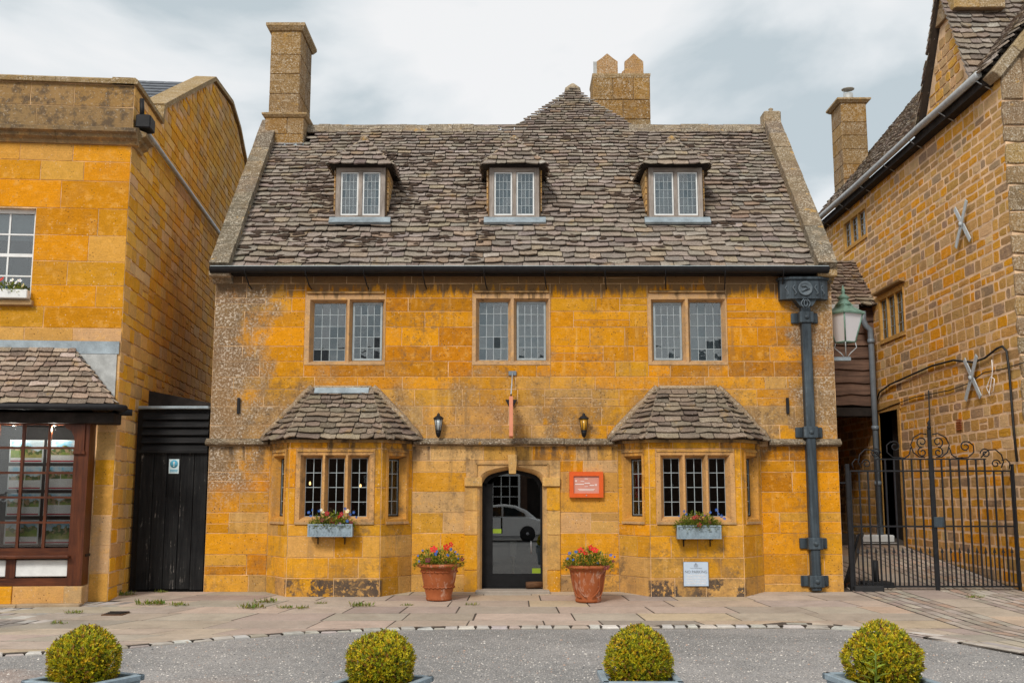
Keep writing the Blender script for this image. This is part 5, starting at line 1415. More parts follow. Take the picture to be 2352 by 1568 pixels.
# eaves gable on the lane side, with its chimney
ga, gb_ = rx(2122, 285)[0], rx(2243, 200)[0]; gm_ = (ga + gb_) / 2 + .15; gapz = gzr + 2.45
gp = [(ga, wtop), (gb_, wtop), (gb_, wtop + .25), (gm_, gapz), (ga, wtop + .25)]
MB().prism(gp, .010, .35, M=FR).build('gable_core', 'rubble_mortar', tall)
zg = [wtop]
while zg[-1] < gapz - .2: zg.append(zg[-1] + rng.uniform(.16, .24))
gs = []
def gz_top(x): return wtop + .25 + (gapz - wtop - .25) * ((x - ga) / (gm_ - ga) if x < gm_ else (gb_ - x) / (gb_ - gm_))
for b in courses(ga, gb_, zg, [], rng, .18, .42):
    m = min(gz_top(b[0]), gz_top(b[1]))
    if b[3] <= m: gs.append(b)
    elif b[2] < m - .05: gs.append((b[0], b[1], b[2], m))
lay(tall, FR, gs, lambda r, p: pick(r, [(2, (.60, .38, .19)), (1, (.52, .33, .15)), (1, (.68, .36, .06))]), 'rubble_stone', rng, d=.008, gap=.024, bev=.006, rough=.01, round_=.012)
# slopes of that gable's roof run back into the building
GY = {k: (FR @ Vector((v, 0, 0))).y for k, v in (('a', ga), ('b', gb_), ('m', gm_))}
for k, kk in (('b', 1), ('a', -1)):
    P = Vector((RX - .12, GY[k] - kk * .14, wtop + .12)); Tp = Vector((RX - .12, GY['m'], gapz + .10)); U = Vector((1, 0, 0)); Vv = Tp - P; h = Vv.length
    rb = MB().add([P, P + U * 5, Tp + U * 5, Tp], [(0, 1, 2, 3)]).build('cross_roof', 'roof_felt', tall)
    tile_slope(rb, P, U, Vv, lambda v: [(-.03, 4.0)], -.02, h, .18, .13, .30, .24, rng, 120 if k == 'b' else 0, th=.035)
MB().tube([Vector((RX - .14, GY['m'], gapz + .15)), Vector((RX + 5, GY['m'], gapz + .15))], .08, 6, tint=(.4, .3, .2)).build('ridge_stones', 'lichen_stone', tall)
ch = chimney(tall, frame(RX - .06, GY['m'] - .55, 0, 0), 1.0, 1.0, gapz - .55, gapz + 1.6, [(gapz + .55, .08, .1)], rng, 'chimney_stack', lambda r, p: pick(r, [(2, (.46, .29, .11)), (1, (.40, .27, .14))]))
# main roof slope towards the lane
PR = R(50); P0 = Vector((RX - .22, RYC + .1, gzr + .02)); U = Vector((0, 1, 0)); Vv = Vector((math.cos(PR), 0, math.sin(PR)))
Lr = (-xfar) + .25
rr = MB().add([P0, P0 + U * Lr, P0 + U * Lr + Vv * 5.2, P0 + Vv * 5.2], [(0, 1, 2, 3)]).build('roof', 'roof_felt', tall)
def skip_r(u, v):
    y = P0.y + u
    return GY['b'] - .1 < y < GY['a'] + .1 and v < 2.2 * (1 - abs((y - GY['m']) / (GY['a'] - GY['m'])) * .8)
tile_slope(rr, P0, U, Vv, lambda v: [(0, Lr)], -.06, 5.2, .17, .11, .26, .18, rng, 0, skip=skip_r, stuffname='lane_tiles', rough=1.3, th=.035)
MB().box(RX - .2, RX + .1, RYC + .3, RYC + Lr - .1, wtop - .1, wtop + .06).build('eaves_board', 'timber_dark', tall)
gu = MB(); gp_ = [(RX - .30, RYC + .25, gzr - .03)] + [(RX - .30 + rng.uniform(-.01, .01), RYC + .25 + (Lr - .3) * i / 8, gzr - .03 + rng.uniform(-.015, .015)) for i in range(1, 9)]
gu.tube(gp_, .075, 8); gu = gu.build('gutter', 'pale_pipe', tall)
for i in range(7):
    y = RYC + .35 + i * 1.65
    MB().tube([(RX - .02, y, gzr - .28), (RX - .16, y, gzr - .2), (RX - .34, y, gzr - .08)], .012, 5).build('gutter_bracket', 'pale_pipe', gu)
# windows on the lane
for wi, (a, b, c, d) in enumerate((W1, W2)):
    nl = 3; wd = (b - a); t_ = .06
    lts = []
    for i in range(nl):
        q = a + t_ + (wd - t_) * i / nl; lts.append((q + .03, q + (wd - t_) / nl - t_ + .03, c + .06, d - .1))
    w = stone_window(tall, FR, a - .02, b + .02, c - .05, d + .04, lts, -.03, .03, .02, (.54, .29, .07), 'rubble_stone')
    for l in lts: leaded(w, FR, *l, .04, 2, 4, rng, 'old_glass', 'came', bar=.012)
    MB().box(a, b, .5, .52, c - .1, d + .1, FR).build('dark_room', 'interior', w)
    if wi: MB().prism([(-.02, d + .06), (-.13, d + .08), (-.14, d + .12), (-.02, d + .17)], a - .14, b + .14, axis='x', M=FR, tint=(.36, .23, .10)).build('drip_mould', 'rubble_stone', w)
# lane door
a, b, c, d = DR
dm_ = MB(); dm_.box(a - .14, a, -.03, .3, -.1, d, FR, (.54, .29, .07)); dm_.box(b, b + .14, -.03, .3, -.1, d, FR, (.54, .29, .07)); dm_.box(a - .2, b + .2, -.03, .3, d, d + .22, FR, (.50, .29, .10)); dm_.T = [(.52, .29, .08)] * len(dm_.V)
dmo = dm_.build('lane_doorway', 'rubble_stone', tall)
MB().box(a, b, .28, .34, -.1, d, FR).build('lane_door', 'timber_dark', dmo)
# iron tie plates
for px, py in ((2218, 515), (2241, 868)):
    x, z = rx(px, py)
    tp = thing('tie_plate', FR @ Vector((x, -.06, z - .4)), 'pale iron cross tie plate on the rubble wall, the %s one' % ('upper' if py < 700 else 'lower, by the cables'), 'tie plate', 'cross tie plates on the rubble wall')
    for s in (-1, 1):
        M = FR @ Matrix.Translation((x, -.075 - .012 * s, z)) @ Matrix.Rotation(R(38 * s), 4, 'Y')
        MB().bbox(-.055, .055, -.011, .011, -.5, .5, .008, M=M).build('tie_bar', 'tie_plate', tp)
    MB().lathe([(.05, 0), (.045, .03), (0, .04)], 8, FR @ Matrix.Translation((x, -.095, z)) @ Matrix.Rotation(R(90), 4, 'X')).build('tie_bolt', 'tie_plate', tp)
def on_wall(pts, off): return [FR @ Vector((PP(px, py, FR, off)[0], off, PP(px, py, FR, off)[1])) for px, py in pts]
MB().tube(on_wall([(2012, 925), (2020, 900), (2045, 882), (2090, 862), (2140, 840), (2190, 827), (2235, 832), (2262, 822), (2290, 800), (2302, 795), (2312, 806), (2318, 850), (2328, 980), (2336, 1060)], -.05), .022, 6).build('cable', 'cable_black', None, 'thick black cable swagged across the rubble wall and down its corner', 'cable')
MB().tube(on_wall([(2000, 950), (2050, 930), (2100, 912), (2180, 896), (2225, 880), (2260, 855), (2300, 848), (2352, 832)], -.04), .010, 5).build('cable', 'cable_black', None, 'thin black wire running past the lower cross tie plate', 'cable')
MB().tube(on_wall([(2278, 826), (2280, 850), (2276, 880), (2272, 905), (2282, 898), (2284, 870), (2276, 865), (2266, 890), (2274, 908)], -.05), .009, 5).build('cable', 'ink_white', None, 'loop of white wire hanging beside the lower cross tie plate', 'cable')
MB().tube(on_wall([(2133, 896), (2136, 980), (2143, 1100), (2150, 1180)], -.04), .014, 5).build('cable', 'cable_black', None, 'straight black cable dropping behind the iron gate', 'cable')
vx, vz = rx(2205, 975); vt = MB()
for i in range(5): vt.box(vx - .11, vx + .11, -.035, -.015, vz - .1 + i * .045, vz - .075 + i * .045, FR)
vt.build('air_vent', 'terracotta', tall)
# far chimney at the end of the roof
q0, q1 = PY(1935, 330, 10.4), PY(1993, 330, 10.4); zt_ = PY(1960, 235, 10.4).z
fc = chimney(tall, frame(q0.x, 10.4, 0, 0), q1.x - q0.x, .9, gzr - .6, zt_, [(zt_ - .02, .12, .12)], rng, 'far_chimney', tn_ch)
pt = MB(); C = Matrix.Translation(((q0.x + q1.x) / 2, 10.8, zt_ + .08)); pt.lathe([(.14, 0), (.14, .32)], 10, C); pt.lathe([(.0, .52), (.19, .46), (.17, .44), (0, .44)], 10, C); pt.tube([(q0.x + .24, 10.8, zt_ + .35), (q0.x + .24, 10.8, zt_ + .55)], .012, 5); pt.build('chimney_cowl', 'lead_pale', fc)

# ---------------------------------------------------------------- the boarded link over the passage
LY = 6.9
link = thing('boarded_link', (7, LY, gz(7, LY)), 'timber boarded link building with stone tiled roof spanning the passage', 'building')
lx0 = 5.0; lz0, lz1 = PY(1960, 930, LY).z, PY(1960, 702, LY).z
MB().box(lx0, RX, LY + .03, LY + .1, lz0 - .05, lz1 + .1).build('board_backing', 'timber_dark', link)
z = lz0; k = 0
while z < lz1 - .1:
    h = rng.uniform(.24, .34); nn = 12; V = []; F = []
    for i in range(nn + 1):
        x = lx0 + (RX - lx0) * i / nn; w_ = rng.uniform(-.03, .03)
        V += [(x, LY - .055, z + w_), (x, LY + .0, z + h + .06), (x, LY - .02, z + w_ + .004)]
    for i in range(nn):
        a = i * 3; F += [(a, a + 3, a + 4, a + 1), (a + 2, a + 5, a + 3, a)]
    MB().add(V, F).build('waney_board', 'waney_oak', link); z += h
rtop = PY(1960, 603, LY + 1.2)
P0 = Vector((lx0, LY - .25, lz1 - .05)); Vv = Vector((0, 1.45, rtop.z - lz1 + .05))
rl = MB().add([P0, P0 + Vector((RX - lx0, 0, 0)), P0 + Vector((RX - lx0, 0, 0)) + Vv, P0 + Vv], [(0, 1, 2, 3)]).build('link_roof', 'roof_felt', link)
tile_slope(rl, P0, Vector((1, 0, 0)), Vv, lambda v: [(.4, RX - lx0)], -.03, Vv.length, .17, .12, .28, .2, rng, 120, th=.035, rough=1.4, tn=[(2, (.22, .16, .12)), (2, (.28, .21, .16)), (1, (.15, .11, .085)), (1, (.34, .27, .2))])
MB().box(lx0, RX - .45, LY - .36, LY - .25, lz1 - .14, lz1 - .03).build('link_gutter', 'lead_pale', link)
pp = [PY(1982, 715, LY - .4), PY(1983, 735, LY - .4), PY(1988, 748, LY - .4), PY(1998, 756, LY - .4), PY(2000, 770, LY - .4)]
bot = Vector((pp[-1].x, LY - .4, gz(7, LY - .4)))
dn = MB(); dn.tube(pp + [bot], .07, 8); dn = dn.build('link_downpipe', 'grey_pipe', link)
for f in (.02, .45, .72): MB().lathe([(.085, 0), (.085, .10)], 10, Matrix.Translation(bot + (pp[-1] - bot) * (1 - f) - Vector((0, 0, .1)))).build('pipe_collar', 'grey_pipe', dn)
# passage beneath: lintel beam, posts, back wall with a door and a pale box on it
zl = PY(1960, 985, LY).z
MB().bbox(lx0, RX, LY - .02, LY + .2, lz0 - .28, lz0 - .06, .02).build('lintel_beam', 'timber_dark', link)
bk = MB(); bk.box(lx0, RX + .2, LY + 3.4, LY + 3.5, .2, lz0 + .2); bk.box(lx0 - .1, lx0, LY, LY + 3.5, .2, lz0 + .2); bk.box(lx0, RX, LY + .2, LY + 3.5, lz0 - .05, lz0); bk.build('passage_walls', 'dark_mortar', link)
for x in (6.3, 6.75, 7.25, 7.9):
    MB().bbox(x, x + .12, LY + 2.9, LY + 3.05, .5, lz0 - .3, .01).build('timber_post', 'waney_oak', link)
MB().bbox(6.2, 8.1, LY + 2.88, LY + 3.06, lz0 - .55, lz0 - .38, .01).build('timber_rail', 'waney_oak', link)
q = PY(2002, 1024, LY + 2.6); MB().bbox(q.x - .2, q.x + .2, LY + 2.55, LY + 2.8, q.z - .12, q.z + .1, .01).build('meter_box', 'white_paint', link)
sp = PY(2010, 1240, LY - .6)
sb = thing('white_block', (sp.x, LY - .6, gz(7, LY - .6)), 'white painted stepped block behind the iron gate by the downpipe', 'block')
MB().bbox(sp.x - .42, sp.x + .42, LY - .95, LY - .2, gz(7, LY - .6) - .05, sp.z - .12, .02).build('lower_step', 'white_paint', sb); MB().bbox(sp.x - .30, sp.x + .42, LY - .7, LY - .2, sp.z - .118, sp.z + .12, .02).build('upper_step', 'white_paint', sb)

# ---------------------------------------------------------------- iron gate across the alley
rng = random.Random(44)
GY_ = .14
def gp_(px, py): return PY(px, py, GY_)
gX0, gX1 = gp_(1951, 1200).x, gp_(2335, 1200).x; gc = gp_(2146, 1200).x
zB, zM, zT, zT2 = gp_(2143, 1346).z, gp_(2143, 1208).z, gp_(2143, 1081).z, gp_(2143, 1054).z
ig = thing('iron_gate', (gc, GY_, 0), 'black wrought iron double gate with scrolled cresting across the alley', 'gate')
MB().bbox(gX0 - .035, gX0 + .035, GY_ - .035, GY_ + .035, .0, zT + .12, .008).build('gate_post', 'black_iron', ig)
MB().bbox(gX1 - .03, gX1 + .04, GY_ - .035, GY_ + .035, .0, zT + .12, .008).build('gate_post', 'black_iron', ig)
MB().box(gX0 - .20, gX0 - .035, GY_ - .01, GY_ + .01, zT - .22, zT - .19).build('post_strap', 'black_iron', ig)
for s, (a, b) in (('l', (gX0 + .05, gc - .03)), ('r', (gc + .03, gX1 - .04))):
    for z in (zB, zM, zT): MB().box(a, b, GY_ - .018, GY_ + .018, z - .014, z + .014).build('rail', 'black_iron', ig)
    n = 9; st = (b - a) / n
    for i in range(n + 1):
        x = a + st * i; top = zT
        if (s == 'l' and x > gp_(2012, 1100).x) or (s == 'r' and x < gp_(2264, 1100).x): top = zT2
        MB().box(x - .0135, x + .0135, GY_ - .012, GY_ + .012, zB, top).build('bar', 'black_iron', ig)
        if i < n:
            xx = x + st / 2; zz = gp_(2143, 1268).z
            MB().box(xx - .009, xx + .009, GY_ - .009, GY_ + .009, zB, zz).build('dog_bar', 'black_iron', ig)
            MB().add([(xx - .028, GY_ - .008, zz), (xx, GY_ - .012, zz - .02), (xx + .028, GY_ - .008, zz), (xx, GY_, zz + .10), (xx, GY_ + .012, zz)], [(0, 1, 3), (1, 2, 3), (2, 4, 3), (4, 0, 3), (0, 4, 2, 1)]).build('spike', 'black_iron', ig)
MB().box(gp_(2012, 1054).x, gc - .03, GY_ - .014, GY_ + .014, zT2 - .011, zT2 + .011).build('rail', 'black_iron', ig)
MB().box(gc + .03, gp_(2264, 1054).x, GY_ - .014, GY_ + .014, zT2 - .011, zT2 + .011).build('rail', 'black_iron', ig)
MB().bbox(gc - .035, gc + .03, GY_ - .02, GY_ + .02, zB - .15, gp_(2143, 985).z, .006).build('meeting_stile', 'black_iron', ig)
MB().lathe([(.03, 0), (.04, .03), (.02, .07), (.035, .1), (0, .16)], 8, Matrix.Translation((gc, GY_, gp_(2143, 985).z))).build('finial', 'black_iron', ig)
MB().bbox(gc - .02, gc + .16, GY_ - .05, GY_ + .05, zM - .02, zM + .16, .008).build('lock_box', 'hopper_iron', ig)
def spiral(cx, cz, r0, r1, a0, turns, n=22):
    return [(cx + (r0 + (r1 - r0) * i / n) * math.cos(R(a0) + turns * 2 * math.pi * i / n), GY_, cz + (r0 + (r1 - r0) * i / n) * math.sin(R(a0) + turns * 2 * math.pi * i / n)) for i in range(n + 1)]
def scroll(pts): MB().tube(pts, .012, 5).build('scroll', 'black_iron', ig)
for s in (-1, 1):
    def q(dx, dz): return (gc + s * dx, GY_, zT2 + dz)
    def sp_(dx, dz, r0, r1, a0, t): 
        return [(gc + s * (p[0] - gc), p[1], p[2]) for p in spiral(gc + dx, zT2 + dz, r0, r1, a0, t)]
    # big lyre beside the stile
    scroll([q(.05, .43), q(.15, .45), q(.28, .38), q(.34, .25), q(.30, .12), q(.20, .04), q(.10, .03)])
    scroll(sp_(.14, .30, .10, .03, -90, 1.2)); scroll(sp_(.14, .12, .09, .025, 90, -1.2))
    # middle S scroll
    scroll([q(.34, .20), q(.37, .08), q(.45, .02), q(.56, .03)] + [tuple(p) for p in sp_(.66, .19, .15, .035, -110, 1.15)][:0])
    scroll([q(.52, .02), q(.66, .03), q(.76, .12), q(.76, .24), q(.68, .31)] + sp_(.62, .22, .095, .03, 40, 1.25))
    # outer scroll stepping down
    scroll(sp_(.96, .10, .09, .025, 180, -1.3))
    scroll([q(.88, .03), q(1.02, .16), q(1.14, .17), q(1.24, .08), q(1.27, -.05), q(1.22, -.15)])
    scroll(sp_(1.13, -.08, .08, .025, 0, 1.2)); scroll([q(1.24, -.02), q(1.32, .0), q(1.38, -.07), q(1.36, -.17)])
# things left behind the gate: a folded board and a parasol foot
bd = thing('leaning_board', (5.93, .5, gz(6, .5)), 'dark board leaning inside the left gate post', 'board')
M = Matrix.Translation((5.90, .65, gz(6, .65))) @ Matrix.Rotation(R(-24), 4, 'Z') @ Matrix.Rotation(R(18), 4, 'Y')
MB().bbox(-.02, .02, -.35, .35, 0, .95, .008, M=M).build('panel', 'black_paint', bd); MB().bbox(.021, .035, -.33, .33, .02, .06, .004, M=M).build('edge_strip', 'brown_rail', bd)
pb = thing('parasol_foot', (6.25, .3, gz(6, .3)), 'black parasol foot of stacked slabs on the setts by the gate', 'parasol base')
g0 = gz(6, .4)
MB().bbox(5.85, 6.35, .0, .42, g0 - .05, g0 + .05, .012).build('base_slab', 'rubber', pb); MB().bbox(6.15, 6.65, .34, .78, g0 - .02, g0 + .09, .012).build('base_slab', 'rubber', pb)
MB().lathe([(.055, 0), (.05, .36), (0, .37)], 10, Matrix.Translation((6.4, .55, g0 + .09))).build('pole_socket', 'rubber', pb)

# ---------------------------------------------------------------- copper lantern on the corner of the house
lc = PY(1943, 760, .45); LM = Matrix.Translation((lc.x - .02, .45, 0)) @ Matrix.Rotation(R(28), 4, 'Z')
zt_, zb_ = PY(1948, 722, .45).z, PY(1948, 786, .45).z
ln_ = thing('copper_lantern', (lc.x, .45, zb_), 'green copper topped lantern bracketed off the right corner of the house', 'lantern')
rt, rb_ = .225, .12
def sq(r, z): return [(-r, -r, z), (r, -r, z), (r, r, z), (-r, r, z)]
for i in range(4):
    A, B = sq(rb_, zb_), sq(rt, zt_); j = (i + 1) % 4
    MB().add([A[i], A[j], B[j], B[i]] + [tuple(Vector(v) * .9 + Vector((0, 0, v[2] * .1))) for v in (A[i], A[j], B[j], B[i])], [(0, 1, 2, 3), (7, 6, 5, 4)], None, LM).build('lamp_pane', 'opal_glass', ln_)
    MB().tube([LM @ Vector(A[i]), LM @ Vector(B[i])], .016, 5).build('corner_bar', 'copper_green', ln_)
    MB().tube([LM @ Vector(A[i]), LM @ Vector(A[j])], .014, 5).build('bottom_bar', 'copper_green', ln_)
rf_ = MB()
for (r0, z0), (r1, z1) in (((rt + .03, zt_ - .01), (rt + .035, zt_ + .02)), ((rt + .035, zt_ + .02), (.12, zt_ + .13)), ((.12, zt_ + .13), (.10, zt_ + .19))):
    A, B = sq(r0, z0), sq(r1, z1); rf_.add(A + B, [(i, (i + 1) % 4, (i + 1) % 4 + 4, i + 4) for i in range(4)], None, LM)
rf_.add(sq(rt + .03, zt_ - .01), [(3, 2, 1, 0)], None, LM)
rf_.lathe([(.11, .15), (.14, .17), (.13, .20), (.08, .26), (.09, .28), (.115, .30), (.05, .36), (.02, .38), (.04, .42), (.03, .46), (.0, .55)], 12, Matrix.Translation((lc.x - .02, .45, zt_)))
rf_.build('lamp_cap', 'copper_green', ln_)
for i in range(4):
    a = R(45 + 90 * i + 28); x0, y0 = lc.x - .02, .45
    MB().tube([(x0 + .17 * math.cos(a), y0 + .17 * math.sin(a), zb_), (x0 + .19 * math.cos(a), y0 + .19 * math.sin(a), zb_ - .10), (x0 + .08 * math.cos(a), y0 + .08 * math.sin(a), zb_ - .2), (x0 + .03 * math.cos(a), y0 + .03 * math.sin(a), zb_ - .27)], .010, 5).build('cradle_arm', 'pale_pipe', ln_)
MB().bbox(HX1 - .02, lc.x + .06, .41, .49, zb_ - .34, zb_ - .27, .008).build('wall_bracket', 'lead', ln_)

# ---------------------------------------------------------------- fittings on the front wall
def wall_lantern(px, lab, gmat):
    c = PY(px, 975, -.14); z = c.z; x = c.x
    t_ = thing('wall_lantern', (x, -.14, z - .18), lab, 'lantern', 'coach lanterns above the doorway')
    T_ = Matrix.Translation((x, -.14, z))
    MB().lathe([(.045, -.10), (.07, .10)], 6, T_).build('lamp_glass', gmat, t_)
    fr_ = MB(); fr_.lathe([(.05, -.115), (.052, -.095), (.0, -.095)], 6, T_)
    for i in range(6):
        a = R(60 * i); fr_.tube([T_ @ Vector((.047 * math.cos(a), .047 * math.sin(a), -.10)), T_ @ Vector((.073 * math.cos(a), .073 * math.sin(a), .10))], .006, 4)
    fr_.build('lamp_cage', 'black_iron', t_)
    MB().lathe([(.095, .10), (.09, .115), (.04, .155), (.025, .16), (.03, .18), (0, .21)], 6, T_).build('lamp_cap', 'black_iron', t_)
    MB().lathe([(0, -.23), (.03, -.2), (.045, -.15), (.05, -.115), (0, -.115)], 8, T_).build('lamp_base', 'black_paint', t_)
    MB().tube([(x, -.02, z - .16), (x, -.08, z - .19), (x, -.14, z - .17)], .014, 6).build('wall_arm', 'black_iron', t_)
wall_lantern(1007, 'black coach lantern with clear glass left of the doorway', 'clear_lamp')
wall_lantern(1341, 'black coach lantern with amber wall reflection coloured into its glass right of the doorway', 'amber_reflection_glass')
for px, lab in ((549, 'small black iron bar on the lichened left end of the front wall'), (1808, 'small black iron bar on the wall beside the square downpipe')):
    p = PY(px, 932, 0); MB().bbox(p.x - .025, p.x + .025, -.05, -.012, p.z - .14, p.z + .14, .006).build('wall_bar', 'black_iron', None, lab, 'bar', 'iron bars on the front wall')
# projecting sign seen on edge, on its iron stay
sx = PY(1174, 950, -.3).x; z1, z0 = PY(1174, 912, -.6).z, PY(1174, 1003, -.6).z
hs = thing('hanging_sign', (sx, -.4, z0), 'salmon painted sign board seen edge on above the doorway keystone', 'sign')
MB().bbox(sx - .033, sx + .033, -.80, -.16, z0, z1, .006).build('sign_board', 'salmon_paint', hs)
ws = PY(1177, 857, -.02)
MB().tube([(ws.x, -.03, ws.z), (sx, -.55, z1 + .06)], .012, 6).build('stay_rod', 'pale_pipe', hs); MB().bbox(ws.x - .07, ws.x + .07, -.035, -.010, ws.z - .04, ws.z + .04, .006).build('stay_plate', 'grey_pipe', hs)
MB().tube([(sx, -.01, z1 + .02), (sx, -.78, z1 + .02)], .016, 6).build('sign_arm', 'black_iron', hs)
MB().prism([(sx - .10, z1 + .01), (sx + .10, z1 + .01), (sx + .04, z1 - .11), (sx - .04, z1 - .11)], -.05, -.013).build('arm_bracket', 'black_iron', hs)
# orange menu case
m0, m1 = PY(1308, 1142, -.05), PY(1385, 1083, -.05)
mc = thing('menu_case', ((m0.x + m1.x) / 2, -.05, m0.z), 'orange framed menu case on the wall right of the door', 'menu board')
rim(mc, 'case_frame', 'orange_paint', F0, m0.x, m1.x, m0.z, m1.z, -.085, -.012, .072)
MB().box(m0.x + .06, m1.x - .06, -.055, -.03, m0.z + .06, m1.z - .06).build('menu_sheet', 'salmon_paper', mc)
w_, h_ = m1.x - m0.x, m1.z - m0.z
def ln2(fx0, fx1, fz, th): MB().box(m0.x + w_ * fx0, m0.x + w_ * fx1, -.0575, -.0553, m0.z + h_ * fz - th, m0.z + h_ * fz + th).build('print_line', 'ink_white', mc)
for a, b, z, t_ in ((.45, .55, .73, .004), (.33, .44, .63, .004), (.45, .61, .56, .006), (.17, .43, .52, .006), (.60, .73, .475, .006), (.45, .55, .43, .003), (.25, .75, .325, .004), (.28, .72, .28, .004)): ln2(a, b, z, t_)
for fx, fz in ((.18, .64), (.215, .64), (.765, .485), (.80, .485)):
    MB().prism([(m0.x + w_ * fx - .007, m0.z + h_ * fz + .016), (m0.x + w_ * fx + .007, m0.z + h_ * fz + .016), (m0.x + w_ * fx + .004, m0.z + h_ * fz - .016), (m0.x + w_ * fx - .004, m0.z + h_ * fz - .008)], -.0575, -.0553).build('quote_mark', 'ink_white', mc)
MB().lathe([(.012, 0), (.010, .006), (0, .008)], 8, Matrix.Translation(((m0.x + m1.x) / 2, -.085, m0.z + .035)) @ Matrix.Rotation(R(90), 4, 'X')).build('case_lock', 'lead_pale', mc)
# no parking notice on the right bay
def text(parent, s, x, y, z, size, mat, width=None):
    cu_ = bpy.data.curves.new('lettering', 'FONT'); cu_.body = s; cu_.size = size; cu_.align_x = 'CENTER'; cu_.extrude = .0008
    ob = bpy.data.objects.new('lettering', cu_); COL.objects.link(ob); bpy.context.view_layer.update()
    me = bpy.data.meshes.new_from_object(ob.evaluated_get(bpy.context.evaluated_depsgraph_get())); COL.objects.unlink(ob); bpy.data.objects.remove(ob)
    k = 1.0
    if width:
        xs_ = [v.co.x for v in me.vertices]; k = width / (max(xs_) - min(xs_))
    me.materials.clear(); me.materials.append(MAT[mat])
    o = bpy.data.objects.new('lettering', me)
    put(o, parent, Matrix.Translation((x, y, z)) @ Matrix.Rotation(R(90), 4, 'X') @ Matrix.Diagonal((k, 1, 1, 1)))
py_ = -BP - .022
n0, n1 = PY(1571, 1345, py_), PY(1626, 1290, py_); nx = (n0.x + n1.x) / 2; nw, nh = n1.x - n0.x, n1.z - n0.z
ns = thing('parking_notice', (nx, py_, n0.z), 'square pale blue no parking notice low on the right bay', 'sign')
MB().bbox(n0.x - .006, n1.x + .006, py_ - .004, py_ + .012, n0.z - .006, n1.z + .006, .004).build('notice_edge', 'ink_grey', ns)
MB().bbox(n0.x, n1.x, py_ - .010, py_ - .0045, n0.z, n1.z, .004).build('notice_face', 'sign_blue', ns)
ty = py_ - .012
text(ns, 'NO PARKING', nx, ty, n0.z + nh * .54, .062, 'ink_grey', nw * .90)
for i, s in enumerate(('UNAUTHORISED', 'VEHICLES WILL BE', 'TOWED AT VEHICLE', 'OWNERS EXPENSE')): text(ns, s, nx, ty, n0.z + nh * (.415 - .112 * i), .040, 'ink_white', nw * (.74, .80, .86, .80)[i])
text(ns, 'THE LYGON ARMS', nx, ty, n0.z + nh * .73, .018, 'ink_grey', nw * .48)
em = MB(); ez_ = n0.z + nh * .80
for k, (hw, zz) in enumerate(((.03, .0), (.036, .016), (.028, .032), (.016, .044))): em.box(nx - hw, nx + hw, ty - .001, ty + .001, ez_ + zz, ez_ + zz + .006)
em.prism([(nx - .008, ez_ + .05), (nx + .008, ez_ + .05), (nx, ez_ + .075)], ty - .001, ty + .001); em.build('crest', 'ink_grey', ns)

# ---------------------------------------------------------------- plants
LEAFG = [(.17, .24, .02), (.26, .32, .03), (.34, .37, .04), (.10, .16, .015), (.40, .40, .05)]
def leaf_geo(mb, p, d, up, l, w, tint):
    d = d.normalized(); s = d.cross(up); s = s.normalized() if s.length > 1e-4 else d.orthogonal().normalized()
    n = s.cross(d)
    mb.add([p, p + d * l * .5 + s * w * .5 + n * l * .08, p + d * l, p + d * l * .5 - s * w * .5 + n * l * .08], [(0, 1, 2, 3)], tint)
def blossom(parent, p, r, col, rng, kind='cluster'):
    mb = MB()
    if kind == 'cluster':
        for i in range(26):
            v = Vector((rng.gauss(0, 1), rng.gauss(0, 1), rng.gauss(.3, 1))).normalized()
            q = p + v * r * rng.uniform(.5, .95); t = v.orthogonal().normalized() * r * .30; b = v.cross(t).normalized() * r * .30
            j = rng.uniform(.75, 1.2); mb.add([q - t, q - b, q + t, q + b], [(0, 1, 2, 3)], tuple(min(.9, c * j) for c in col))
        mb.lathe([(0, -.7 * r), (.7 * r, -.2 * r), (.75 * r, .2 * r), (0, .7 * r)], 7, Matrix.Translation(p), tuple(c * .7 for c in col))
    else:
        n = Vector((rng.gauss(0, .5), -1, rng.uniform(.0, .8))).normalized(); a = n.orthogonal().normalized(); b = n.cross(a)
        for i in range(5):
            t = R(72 * i); d = a * math.cos(t) + b * math.sin(t); s = n.cross(d) * r * .38
            mb.add([p, p + d * r * .6 + s, p + d * r + n * r * .1, p + d * r * .6 - s], [(0, 1, 2, 3)], tuple(c * rng.uniform(.85, 1.15) for c in col))
        mb.lathe([(r * .2, 0), (0, r * .15)], 5, Matrix.Translation(p) @ n.to_track_quat('Z', 'Y').to_matrix().to_4x4(), (.6, .45, .08))
    mb.build('flower', 'petal', parent)
RED, CRIM, BLUE, VIOL, WHITE, MAROON, CREAM = (.60, .010, .003), (.36, .005, .02), (.015, .09, .36), (.16, .03, .30), (.75, .75, .72), (.13, .006, .012), (.75, .62, .36)
